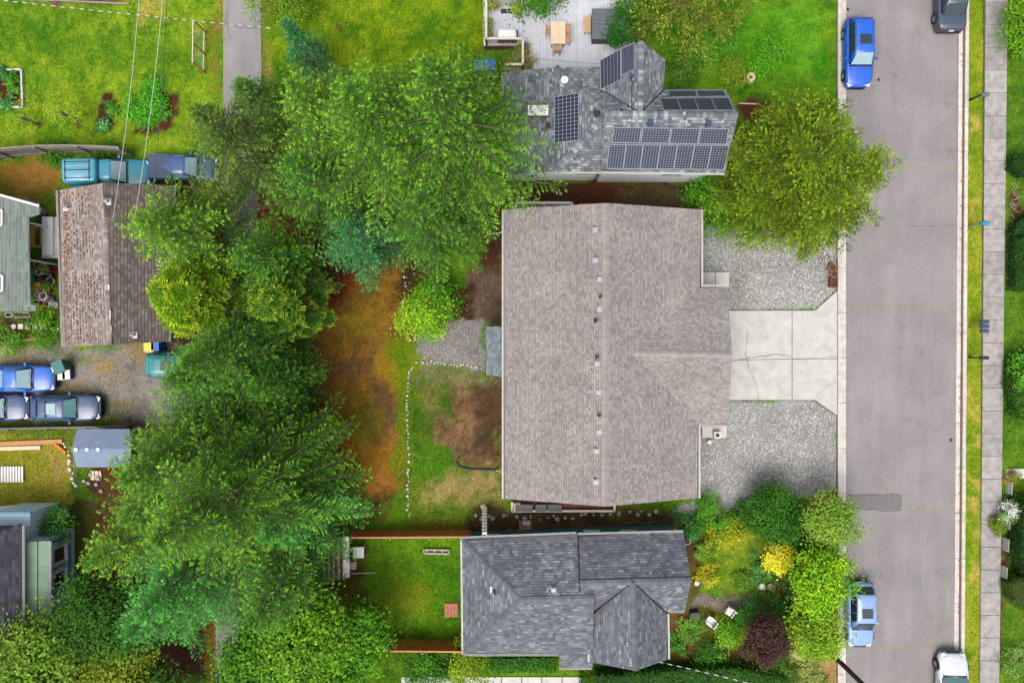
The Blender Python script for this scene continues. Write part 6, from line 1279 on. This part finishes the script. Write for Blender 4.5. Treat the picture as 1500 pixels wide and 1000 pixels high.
wheelie('pale teal waste bin beside the deck nook', 702, 106, 'bin_teal'); wheelie('blue recycling bin beside the deck nook', 718, 104, 'bin_blue')
wheelie('yellow bin at the garage corner', 230, 506, 'bin_yellow', rz=.05); wheelie('blue bin beside the yellow bin', 239, 506, 'bin_blue', .5, .6); wheelie('dark green bin beside the royal blue sedan', 100, 536, 'bin_green', .7, .75, rz=.4)
for i, (x, y, m) in enumerate(((96, 549, 'tarp_white'), (103, 548, 'blue_plastic'))):
    c = P(x, y); b = thing('storage_box', c, 'white box at the nose of the royal blue sedan' if i == 0 else 'blue and white box at the nose of the royal blue sedan', 'box'); MB().box(c[0], c[1], 0, .5, .6, .4, rz=.05).build('case', m, b, bevel=.03); MB().box(c[0], c[1], .402, .52, .62, .05, rz=.05).build('lid', 'tarp_white', b, bevel=.01)
# ------------------------------------------------------------------ mailboxes
def mailbox(label, px, py, n, m, post='old_wood', h=.95, rise=0.):
    x, y, _ = P(px, py); root = thing('mailbox', (x, y, -.05), label, 'mailbox', 'mailboxes along the verge')
    MB().box(x, y, -.3, .1, .1, h + .27).build('post', post, root); MB().bar((x - .05, y, h - .04), (x + .45, y, h - .04), .09, .05).build('arm', post, root)
    for i in range(n):
        yy = y + (i - (n - 1) / 2) * .3; b = MB(); k = 8; pr = [(-.1, 0), (.1, 0)] + [(.1 * math.cos(t_), .12 + .1 * math.sin(t_)) for t_ in np.linspace(0, math.pi, k)]
        secs = [[(xx, yy + a * 1.2, h + b_) for a, b_ in pr] for xx in (x + .02, x + .52)]; o = loft(secs).build('box', m, root)
        MB().box(x + .015, yy, h + .01, .02, .21, .2).build('door', m, o); MB().box(x + .3, yy + .13, h + .1, .12, .012, .06).build('flag', 'red_plastic', o)
mailbox('single grey mailbox on a post by the lime green bush', 1421, 147, 1, 'mail_grey', 'dark_metal'); mailbox('teal mailbox on a wooden post', 1420, 331, 1, 'mail_teal'); mailbox('row of three dark blue mailboxes on a timber post', 1420, 478.5, 3, 'mail_blue', 'cedar_rail'); mailbox('single black mailbox on a dark post', 1420, 523.5, 1, 'mail_black', 'dark_metal')
# ------------------------------------------------------------------ utility pole and wires
x, y, _ = P(1212, 951); up_ = thing('utility_pole', (x, y, 0), 'tall dark timber utility pole by the dry bed', 'pole')
MB().tube([(x, y, -.5), (x, y, 5), (x, y, 11)], [.17, .15, .12], 12).build('pole', 'pole_wood', up_); MB().bar((x - 1.1, y, 10.4), (x + 1.1, y, 10.4), .1, .12).build('crossarm', 'pole_wood', up_)
for a in (-1, -.4, .4, 1): MB().lathe(x + a, y, [(.04, 10.46), (.06, 10.56), (.04, 10.66)], 8).build('insulator', 'galvanised', up_)
def wire_(label, a, b, sag, r, m, n=24, twist=False):
    a, b = Vector(a), Vector(b); pts = [a.lerp(b, t) - Vector((0, 0, sag * 4 * t * (1 - t))) for t in np.linspace(0, 1, n)]
    root = thing('overhead_wire', a, label, 'wire'); MB().tube(pts, r, 5).build('cable', m, root)
    if twist:
        k = int((b - a).length / .55); mb = MB()
        for i in range(k):
            t = (i + .5) / k; c = a.lerp(b, t) - Vector((0, 0, sag * 4 * t * (1 - t))); d = (b - a).normalized() * .13; mb.bar(c - d, c + d, r * 3.2, r * 3)
        mb.build('twisted_strand', 'cable', root)
wire_('thin overhead wire running from the garage roof mast', mast, P(206, -30, 7.2), .25, .016, 'cable')
wire_('overhead wire to the garage roof beside two others', mast + Vector((1.2, .1, -.2)), P(241, -30, 7.2), .25, .016, 'cable')
wire_('double overhead wire nearest the olive fir', mast + Vector((2., -.2, -.4)), P(246, -30, 7.2), .25, .022, 'cable_dark')
wire_('twisted pale service cable crossing the vegetable lawn', P(-40, -4, 5.5), P(400, 42, 5.5), .1, .012, 'cable_dark', twist=True)
wire_('pale service cable from the slate house to the utility pole', P(962, 968, 3.6), (x, y, 9.), .3, .012, 'cable_dark', twist=True)
wire_('thin dark cable strung above the deck', P(700, 78, 3.4), P(884, 94, 4.4), .1, .01, 'cable_dark')
# ------------------------------------------------------------------ garden stones, borders, small things
def stones(label, pts, r0, r1, pitch, m, name='stone_border', cat='border', wob=.05):
    w_ = [Vector(P(*p)) for p in pts]; root = thing(name, w_[0], label, cat); acc = []
    for a, b in zip(w_[:-1], w_[1:]):
        k = max(1, int((b - a).length / pitch)); acc += [a.lerp(b, i / k) for i in range(k)]
    for p_ in acc: MB().rock(p_.x + rnd.gauss(0, wob), p_.y + rnd.gauss(0, wob), -.05, rnd.uniform(r0, r1), flat=.9).build('stone', m, root, True)
    return root
stones('curving line of white stones edging the back lawn', [(610, 530), (605, 536), (601, 545), (598, 560), (596, 590), (596, 605), (598, 640), (598, 700), (598.5, 762)], .06, .14, .22, 'rock_white')
stones('row of white stones below the gravel patch', [(611, 530), (636, 530), (652, 533), (680, 534), (700, 538), (712, 543)], .06, .13, .21, 'rock_white')
stones('white stones half buried under the firs', [(592, 405), (595, 420), (590, 450), (593, 475), (600, 497), (616, 499)], .06, .12, .3, 'rock_white')
stones('rough pale stones along the side passage south of the taupe house', [(696, 757), (745, 757), (790, 758), (850, 757), (900, 752), (960, 750), (978, 750)], .12, .27, .42, 'rock_grey', wob=.12)
stones('curved stone border beside the blue grey shed', [(92, 648), (100, 660), (103, 680), (106, 700), (113, 718)], .1, .2, .26, 'rock_white')
stones('pile of rocks below the blue grey shed', [(128, 700), (135, 690), (145, 700), (150, 712), (132, 712), (140, 722)], .14, .28, .3, 'rock_grey', 'rock_pile', 'rocks', .15)
stones('heap of grey rubble and white sheeting by the pale blue house', [(10, 752), (40, 746), (70, 750), (90, 756), (60, 758), (20, 762), (45, 755), (75, 760)], .12, .25, .22, 'rock_grey', 'rubble_heap', 'rubble', .2)
c = P(35, 746); sh_ = thing('white_sheet', c, 'crumpled white sheet edging the rubble heap', 'sheet'); pts = [(0, 741), (30, 738), (70, 738), (98, 746), (104, 756), (98, 757), (70, 745), (30, 746), (0, 748)]; MB().prism([p_[:2] for p_ in PX(pts)], 0, .16).build('fabric', 'tarp_white', sh_, bevel=.04)
ss = thing('stepping_stones', P(45, 478), 'row of pale stepping stones in the dark bed', 'stones')
for i, (x, y) in enumerate(((20, 478), (30, 478), (41, 478), (51.5, 478), (62, 478), (72, 476))):
    c = P(x, y); MB().lathe(c[0], c[1], [(.17, -.06), (.18, .01), (.16, .03)], 9).build('stone', 'rock_white', ss) if i in (0, 3) else MB().box(c[0], c[1], -.06, .34, .34, .08, rz=rnd.uniform(-.2, .2)).build('stone', 'rock_white', ss, bevel=.02)
def stick(label, a, b, wd, ht, m, name='timber', cat='timber', z=.05): 
    A = Vector(P(*a)) + Vector((0, 0, z)); B_ = Vector(P(*b)) + Vector((0, 0, z)); o = MB().bar(A, B_, wd, ht).build(name, m, bevel=.008); return tag(o, label, cat)
stick('reddish log edging below the stepping stones', (22, 499), (82, 494), .16, .14, 'brick', 'log_edging', 'log'); stick('grey log leaning by the green roofed building', (38, 290), (82, 322), .14, .14, 'old_wood', 'log', 'log'); stick('dark weathered plank beside the grey log', (34, 296), (60, 300), .3, .06, 'grey_wood', 'plank', 'plank')
stick('long orange plank on the yard behind the shed', (-5, 650), (92, 646), .3, .08, 'cedar_rail', 'plank', 'plank'); stick('pale plank beside the long orange plank', (-5, 657), (60, 655), .25, .06, 'tan_wood', 'plank', 'plank'); stick('short orange plank set at an angle by the stone border', (82, 650), (98, 663), .22, .08, 'cedar', 'plank', 'plank', .12)
stick('bare white pole on the fenced lawn', (516, 839), (550, 838), .06, .05, 'cream_paint', 'pole', 'pole'); stick('rusty brown board lying on the north lawn', (492, 35), (500, 46), .16, .06, 'brown_wood', 'board', 'board')
stick('pale plank edging the soil strip by the solar roof', (1082, 152), (1108, 153), .08, .1, 'tan_wood', 'edging_board', 'board')
pa = thing('pallet', P(17, 694), 'white painted slatted pallet on the yellowed lawn', 'pallet'); 
for i in range(9): c = P(0 + i * 4.2, 694); MB().box(c[0], c[1], .06, .14, 1.05, .03).build('slat', 'white_paint', pa)
for y in (686, 694, 702): c = P(17, y); MB().box(c[0], c[1], 0, 1.7, .08, .06).build('bearer', 'old_wood', pa)
# frame of the raised bed
rb = thing('raised_bed', P(14, 130), 'raised vegetable bed with whitewashed border', 'garden bed')
for a, b in (((-30, 104), (32, 103)), ((33, 103), (35, 157)), ((35, 158), (-30, 157))): MB().bar(Vector(P(*a)) + Vector((0, 0, .05)), Vector(P(*b)) + Vector((0, 0, .05)), .1, .22).build('edging_board', 'dirty_white', rb)
# side patio frames of the taupe house
pt = thing('side_patio', P(825, 742), 'sunken timber framed patio under the south gable', 'patio')
q = [P(750, 735, .4), P(750, 748, .4), P(900, 748, .4), P(900, 735, .4)]
for a, b in zip(q[:-1], q[1:]): MB().bar(a, b, .14, .1).build('frame_board', 'cream_paint', pt)
for i in range(20): x = 753 + i * 7.4; c = P(x, 740); MB().box(c[0], c[1] + .1, .02, .32, 1., .04).build('floor_board', 'brown_wood', pt)
for (x, w__) in ((768, 1.1), (792, .7), (812, .9)): c = P(x, 741); b = thing('storage_chest', c, {768: 'long', 792: 'small', 812: 'mid sized'}[x] + ' black chest on the sunken patio', 'chest'); MB().box(c[0], c[1], .065, w__, .45, .4).build('case', 'black_plastic', b, bevel=.03); MB().box(c[0], c[1], .467, w__ + .03, .47, .05).build('lid', 'dark_metal', b, bevel=.01)
c = P(757, 741); b = thing('firewood_stack', c, 'pale stack of firewood at the west end of the patio', 'firewood')
for i in range(9): MB().tube([(c[0] - .15 + .16 * (i % 3), c[1] - .3, .14 + .15 * (i // 3)), (c[0] - .15 + .16 * (i % 3), c[1] + .3, .14 + .15 * (i // 3))], .075, 7).build('log', 'tan_wood', b)
pn = thing('porch_frame', P(797, 300), 'white timber landing frame at the north gable', 'landing')
q = [P(756, 305, 1.), P(756, 297, 1.), P(838, 297.5, 1.), P(838, 305, 1.)]
for a, b in zip(q[:-1], q[1:]): MB().bar(a, b, .16, .12).build('frame_board', 'white_paint', pn)
for x in (757, 797, 837): c = P(x, 298, .9); MB().box(c[0], c[1] - .1, -.1, .1, .1, 1.05).build('post', 'white_paint', pn)
for i in range(8): c = P(760 + i * 10.5, 302, .9); MB().box(c[0], c[1] - .15, .86, .4, .6, .04).build('floor_board', 'old_wood', pn)
fence('low orange cedar screen at the north gable', (846, 303.5), (908, 303.5), .95, 'cedar', 'cedar')
# ladder
ld = thing('ladder', P(710, 745), 'white ladder lying across the side passage to the slate roof', 'ladder'); a0, a1, b0, b1 = P(706.5, 742, .1), P(706.5, 783, 2.75), P(713, 742, .1), P(713, 783, 2.75)
for a, b in ((a0, a1), (b0, b1)): MB().bar(a, b, .05, .07).build('rail', 'cream_paint', ld)
for i in range(9): t_ = (i + .5) / 9; MB().bar(Vector(a0).lerp(Vector(a1), t_), Vector(b0).lerp(Vector(b1), t_), .16, .04).build('rung', 'white_paint', ld)
c = P(708, 742); tag(MB().box(c[0], c[1], 0, .34, .3, .05, rz=.3).build('paving_tile', 'tan_wood', bevel=.01), 'tan tile at the foot of the white ladder', 'tile')
# brick pad, table, planter, old shed on the fenced lawn
bp = thing('brick_pad', P(661, 893), 'small square pad of red bricks on the fenced lawn', 'brick pad'); c = P(661, 893)
for i in range(4):
    for j in range(9): MB().box(c[0] - .33 + .22 * i, c[1] - .4 + .1 * j, -.05, .205, .09, .09 + rnd.uniform(0, .012)).build('brick', 'brick', bp)
bp2 = thing('brick_pad', P(769, 770), 'brick landing with two white bowls by the teal wall', 'brick pad'); c = P(769, 770)
for i in range(4):
    for j in range(8): MB().box(c[0] - .3 + .21 * i, c[1] - .35 + .1 * j, -.05, .2, .09, .09 + rnd.uniform(0, .012)).build('brick', 'brick', bp2)
for i, x in enumerate((768.5, 774)): c = P(x, 765); tag(MB().lathe(c[0], c[1], [(.09, .05), (.14, .12), (.11, .11), (.08, .07)], 14).build('bowl', 'white_paint'), 'round white bowl on the brick landing, ' + ('western' if i == 0 else 'eastern') + ' of two', 'bowl')
tb = thing('garden_table', P(526, 806), 'square white garden table beside the old shed', 'table'); c = P(525, 809, .7)
for i in range(3): MB().box(c[0] - .24 + .24 * i, c[1], .66, .235, .72, .035, rz=.0).build('tabletop_board', 'white_paint', tb)
for a in (-1, 1):
    for b in (-1, 1): MB().box(c[0] + a * .28, c[1] + b * .28, -.03, .05, .05, .69).build('leg', 'white_paint', tb)
pl_ = thing('stone_planter', P(638, 806), 'long low stone planter on the fenced lawn', 'planter')
for a, b in (((621, 804), (658, 804.5)), ((621, 809), (658, 810)), ((621, 804), (621, 809)), ((658, 804), (658, 810))): MB().bar(Vector(P(*a)) + Vector((0, 0, .06)), Vector(P(*b)) + Vector((0, 0, .06)), .1, .2).build('kerb_block', 'rock_grey', pl_)
for i in range(6): c = P(625 + i * 5.8, 807); MB().rock(c[0], c[1], .0, .12, flat=.9).build('stone', 'potting_soil' if i % 2 else 'rock_grey', pl_)
osd = thing('old_shed', P(500, 815), 'rusty old lean-to with white panel under the fir branches', 'shed')
for i in range(14): c = P(474 + i * 2.4, 818, 1.8); MB().bar((c[0], P(0, 786, 1.8)[1], 1.9), (c[0], P(0, 850, 1.8)[1], 1.6), .1, .05).build('roof_slat', 'brown_wood' if i % 3 else 'dirty_white', osd)
for (x, y) in ((476, 790), (508, 790), (476, 846), (508, 846)): c = P(x, y, 1.6); MB().box(c[0], c[1], -.1, .1, .1, 1.7).build('post', 'old_wood', osd)
MB().slab([P(504, 786, 2.), P(511, 786, 2.), P(512, 845, 1.72), (P(502, 845, 1.72)[0], P(502, 845, 1.72)[1], 1.72)], .04).build('panel', 'tarp_white', osd)
c = P(518, 826); tag(MB().box(c[0], c[1], -.05, .4, .5, .35).build('crate', 'tan_wood', bevel=.01), 'tan box beside the old lean-to', 'box')
# hose and pipes
a = [P(*p, .05) for p in ((668, 676), (672, 683), (685, 687), (705, 687.5), (727, 688.5))]; pts = []
for i in range(len(a) - 1): pts += [Vector(a[i]).lerp(Vector(a[i + 1]), t_) for t_ in (0, .33, .66)]
tag(MB().tube(pts + [Vector(a[-1])], .06, 7).build('drain_hose', 'hose_black'), 'black corrugated drain hose on the back lawn', 'hose')
a = [P(730 + i * 3, 778 + 3.5 * math.sin(i * .9) - i * .1, .04) for i in range(12)]; tag(MB().tube(a, .02, 5).build('garden_hose', 'hose_green'), 'pale green garden hose by the brick landing', 'hose')
a = [P(910 + i * 5, 765 + 2 * math.sin(i * 1.1), .04) for i in range(12)]; tag(MB().tube(a, .02, 5).build('garden_hose', 'hose_green'), 'pale green garden hose in the side passage by the window', 'hose')
# pots by the driveway
pot('upper of two empty terracotta pots by the kerb', 1215.5, 392.5, .24, .42, group='terracotta pots by the kerb'); pot('lower terracotta pot touching the wooden planter by the kerb', 1218, 401.5, .24, .4, group='terracotta pots by the kerb')
c = P(1218.5, 414); b = thing('planter_box', c, 'brown wooden planter box beside the terracotta pots', 'planter')
for a_, b_, l1, l2 in ((-.22, 0, .05, .62), (.22, 0, .05, .62), (0, .29, .39, .05), (0, -.29, .39, .05)): MB().box(c[0] + a_, c[1] + b_, -.03, l1, l2, .4).build('side_board', 'brown_wood', b)
MB().box(c[0], c[1], -.03, .38, .52, .3).build('soil', 'potting_soil', b)
c = P(1051, 637, .5); b = thing('water_feature', P(1051, 637), 'pale square basin on the south entrance pad', 'basin')
for a_, b_, l1, l2 in ((-.17, 0, .09, .44), (.17, 0, .09, .44), (0, .17, .25, .09), (0, -.17, .25, .09)): MB().box(c[0] + a_, c[1] + b_, .12, l1, l2, .42).build('wall', 'rock_white', b)
MB().box(c[0], c[1], .12, .25, .25, .25).build('bottom', 'dark_metal', b)
pot('small white pot on the gravel below the entrance pad', 1038, 647, .17, .3, 'rock_white', fill='rock_white'); tag(MB().box(*P(1024.5, 631)[:2], .125, .3, .75, .02).build('doormat', 'fascia_brown', bevel=.005), 'brown doormat on the south entrance pad', 'doormat')
# front garden furniture
c = P(1038, 905); chair('white garden chair beside the fern', c[0], c[1], -.03, 2.5, 'white_paint', 'white garden chairs', 'garden_chair', 1.1); c = P(1066, 891); chair('white garden chair by the gravel path', c[0], c[1], -.03, -2.2, 'white_paint', 'white garden chairs', 'garden_chair', 1.1)
c = P(1016, 898); b = thing('garden_box', c, 'black lidded box in the front garden', 'box'); MB().box(c[0], c[1], -.03, .55, .5, .45, rz=.1).build('case', 'black_plastic', b, bevel=.02); MB().box(c[0], c[1] + .02, .422, .57, .4, .05, rz=.1).build('lid', 'dark_metal', b, bevel=.01)
b = thing('garden_bench', P(1168, 857), 'narrow blue green bench lying slanted by the lime tree', 'bench'); A, B_ = Vector(P(1159, 863, .4)), Vector(P(1178, 846, .4))
for i in range(3): o_ = Vector((.09, .1, 0)) * (i - 1); MB().bar(A + o_, B_ + o_, .11, .03).build('seat_slat', 'teal_siding', b)
for p_ in (A.lerp(B_, .1), A.lerp(B_, .9)): MB().box(p_.x, p_.y, -.03, .2, .2, .42, rz=.7).build('leg', 'teal_siding', b)
b = thing('stepping_tiles', P(1155, 876), 'four pale stepping tiles on the reddish soil', 'tiles')
for (x, y) in ((1153, 874), (1160, 874), (1153, 881), (1141, 881)): c = P(x, y); MB().box(c[0], c[1], -.05, .26, .26, .07, rz=rnd.uniform(-.1, .1)).build('tile', 'rock_white', b, bevel=.01)
b = thing('wooden_planter', P(1050, 948), 'dark red timber planter near the fern', 'planter'); c = P(1053, 948)
for a_, b_, l1, l2 in ((-.5, 0, .06, .8), (.5, 0, .06, .8), (0, .4, 1.06, .06), (0, -.4, 1.06, .06)): MB().box(c[0] + a_, c[1] + b_, -.03, l1, l2, .5).build('side_board', 'fascia_brown', b)
MB().box(c[0], c[1], -.03, .93, .72, .4).build('soil', 'potting_soil', b)
pot('white urn below the golden bush', 1112, 855, .2, .5, 'rock_white', fill='rock_white'); pot('grey stone bowl in the flower garden', 1127, 857, .2, .25, 'rock_grey', fill='rock_white'); pot('blue white urn at the east corner of the slate house', 1004, 789, .24, .5, 'white_paint'); pot('dark pot beside the yellow bush at the gable', 1019, 852, .22, .35, 'black_plastic', fill='rock_white')
stones('small pale stones around the flower clump', [(1110, 860), (1120, 862), (1132, 858), (1136, 850)], .06, .12, .22, 'rock_white')
st_ = thing('tree_stump', P(1098, 114), 'round tree stump with pale hollow on the northeast lawn', 'stump'); c = P(1098, 115); MB().lathe(c[0], c[1], [(.42, -.1), (.32, .1), (.28, .35), (.16, .34), (.13, .15)], 12).build('wood', 'tan_wood', st_, True); MB().lathe(c[0], c[1], [(.17, .1), (.17, .2)], 10).build('hollow', 'brown_wood', st_)
# clutter yard next to the green roof
b = thing('work_table', P(75, 345), 'long white table among clutter by the green roof', 'table'); c = P(72, 348, .8); MB().box(c[0] + .25, c[1], .74, 1.5, 2.7, .05).build('tabletop', 'dirty_white', b, bevel=.01); MB().box(c[0] - .05, c[1] + .1, .795, .7, 2.5, .12).build('cover_sheet', 'tarp_white', b, bevel=.04)
for a_ in (-1, 1):
    for b_ in (-1, 1): MB().box(c[0] + .25 + a_ * .65, c[1] + b_ * 1.2, -.05, .07, .07, .79).build('leg', 'galvanised', b)
b = thing('grill', P(60, 322), 'black barbecue grill at the corner of the long white table', 'grill'); c = P(57, 321, 1.); MB().box(c[0], c[1], .5, .75, .95, .35).build('firebox', 'black_plastic', b, bevel=.1)
MB().bar((c[0] + .1, c[1] - .25, .88), (c[0] + .1, c[1] + .25, .88), .03, .03).build('handle', 'chrome', b)
for a_ in (-1, 1):
    for b_ in (-1, 1): MB().box(c[0] + a_ * .28, c[1] + b_ * .35, -.05, .05, .05, .6).build('leg', 'dark_metal', b)
b = thing('timber_frame', P(60, 348), 'open yellow timber bench frame beside the white table', 'frame'); c = P(50, 346, 1.); w_, l_ = .95, 1.35
for z in (.5, 1.):
    for a_ in (-1, 1): MB().box(c[0] + a_ * w_ / 2, c[1], z, .07, l_, .07).build('rail', 'yellow_wood', b); MB().box(c[0], c[1] + a_ * (l_ / 2 - .04), z, w_ - .08, .07, .066).build('rail', 'yellow_wood', b)
for i in range(4): MB().box(c[0] - .4 + i * .14, c[1], 1.02, .12, l_ - .16, .03).build('shelf_slat', 'yellow_wood', b)
for a_ in (-1, 1):
    for b_ in (-1, 1): MB().box(c[0] + a_ * (w_ / 2 - .036), c[1] + b_ * (l_ / 2 - .04), -.05, .068, .062, 1.12).build('leg', 'yellow_wood', b)
cm = ['rock_white', 'black_plastic', 'terracotta', 'bin_teal', 'tarp_white', 'mail_blue', 'brown_wood', 'galvanised', 'red_plastic', 'yellow_wood']
spots = [(68, 381), (60, 388), (72, 393), (64, 399), (76, 402), (82, 396), (60, 408), (68, 414), (58, 420), (66, 424), (74, 420), (78, 412), (62, 432), (70, 434), (58, 440), (66, 444), (76, 440), (72, 428)]
names = ['white tub', 'black crate', 'terracotta pot', 'teal bucket', 'white bucket', 'blue crate', 'brown crate', 'metal tub', 'red crate', 'yellow crate']; seen = {}
where = ['below the long white table', 'in the middle of the clutter', 'at the southern end of the clutter']
for i, (x, y) in enumerate(spots):
    k = (i * 7 + 3) % 10; wz = where[0 if y < 404 else 1 if y < 426 else 2]; lab = f'{names[k]} {wz} by the green roof'; c = P(x, y); r_ = rnd.uniform(.16, .27)
    if names[k].split()[1] in ('pot', 'tub', 'bucket'): pot(lab, x, y, r_, rnd.uniform(.25, .5), cm[k], fill='potting_soil' if i % 2 else 'brown_wood', group='yard clutter', name='tub' if 'tub' in names[k] else 'bucket' if 'bucket' in names[k] else 'plant_pot', plant=gp if i % 4 == 2 else None)
    else:
        b = thing('crate', c, lab, 'crate', 'yard clutter', 0); hh = rnd.uniform(.2, .4)
        for a_, b_, l1, l2 in ((-r_, 0, .03, 2 * r_), (r_, 0, .03, 2 * r_), (0, r_ - .02, 2 * r_ - .04, .03), (0, -r_ + .02, 2 * r_ - .04, .03)): MB().box(c[0] + a_, c[1] + b_, -.04, l1, l2, hh).build('side', cm[k], b)
        MB().box(c[0], c[1], -.04, 2 * r_ - .05, 2 * r_ - .07, .1).build('bottom', cm[k], b)
        for q_ in range(2): MB().rock(c[0] + rnd.uniform(-.1, .1), c[1] + rnd.uniform(-.1, .1), .06, rnd.uniform(.07, .12), flat=1.).build('content', cm[(k + 3 + q_) % 10], b)
for i, (a_, b_, m) in enumerate((((46, 393), (84, 399), 'brown_wood'), ((50, 399), (80, 403), 'old_wood'), ((74, 446), (88, 448), 'galvanised'))):
    stick(['long brown board laid across the yard clutter', 'pale pole beside the long brown board', 'metal sheet strip at the south end of the clutter'][i], a_, b_, .1 + .25 * (i == 2), .05, m, 'board', 'board', .5 - .15 * i)
b = thing('bicycle_frame', P(30, 460), 'grey metal cart frame beside the green roofed building', 'cart')
poly_frame(b, [P(*p, .4) for p in ((8, 458), (18, 458), (18, 464), (8, 464), (8, 458))], .05, 'galvanised'); poly_frame(b, [P(*p, .3) for p in ((20, 457), (42, 458), (44, 464), (22, 465), (20, 457))], .04, 'galvanised')
for (x, y) in ((9, 463), (42, 463)): c = P(x, y); MB().tube([(c[0], c[1] - .03, .17), (c[0], c[1] + .03, .17)], .2, 12).build('wheel', 'tyre', b)
b = thing('pallet_stack', P(140, 695), 'tan pallet scraps and boards below the blue grey shed', 'boards')
for i in range(5): c = P(134 + i * 3.2, 696); MB().box(c[0], c[1], -.02 + .03 * (i % 2), .13, .6, .03 + .03 * (i % 2), rz=.1).build('board', 'tan_wood', b)
# over the road
tag(MB().prism([p_[:2] for p_ in PX([(1473.5, 686), (1530, 686), (1530, 700), (1473.5, 700)])], -.2, .05).build('walkway', 'concrete'), kind='structure')
b = thing('picket_fence', P(1476, 780), 'low grey picket fence beside the far sidewalk', 'fence')
for y0_, y1_ in ((704, 722), (758, 772), (786, 805), (827, 844)):
    A, B_ = Vector(P(1474.5 - (y0_ - 700) * .06, y0_)), Vector(P(1474.5 - (y1_ - 700) * .06, y1_)); n_ = int((B_ - A).length / .11)
    for i in range(n_): c = A.lerp(B_, (i + .5) / n_); MB().box(c.x, c.y, -.05, .03, .07, .62).build('picket', 'dirty_white', b)
    for z in (.2, .5): MB().bar(A + Vector((.03, 0, z)), B_ + Vector((.03, 0, z)), .03, .06).build('rail', 'dirty_white', b)
b = thing('dead_branch_pile', P(1482, 300), 'tangle of bare pale twigs by the far sidewalk', 'twigs')
for i in range(16):
    x, y = rnd.uniform(1478, 1486), rnd.uniform(278, 322); a_ = rnd.uniform(0, 6.28); c = Vector(P(x, y)); MB().tube([c + Vector((0, 0, .02)), c + Vector((.3 * math.cos(a_), .3 * math.sin(a_), .2)), c + Vector((.5 * math.cos(a_ + .8), .6 * math.sin(a_ + .8), .08))], [.02, .015, .008], 5).build('twig', 'pale_bark', b)
# pale concrete yard slab at the south edge
ys = tag(bpy.data.objects.new('yard_paving', None), kind='structure'); col.objects.link(ys)
for i in range(9): MB().prism(PX([(588 + i * 29.5, 991), (616 + i * 29.5, 991), (616 + i * 29.5, 1040), (588 + i * 29.5, 1040)]), -.2, .02).build('slab', 'concrete', ys)
c = P(70, 8); tag(MB().bar(P(10, -2, .08), P(190, 6, .08), .1, .12).build('edging_board', 'old_wood', bevel=.01), 'old timber edging the reddish bed north of the lawn', 'board')
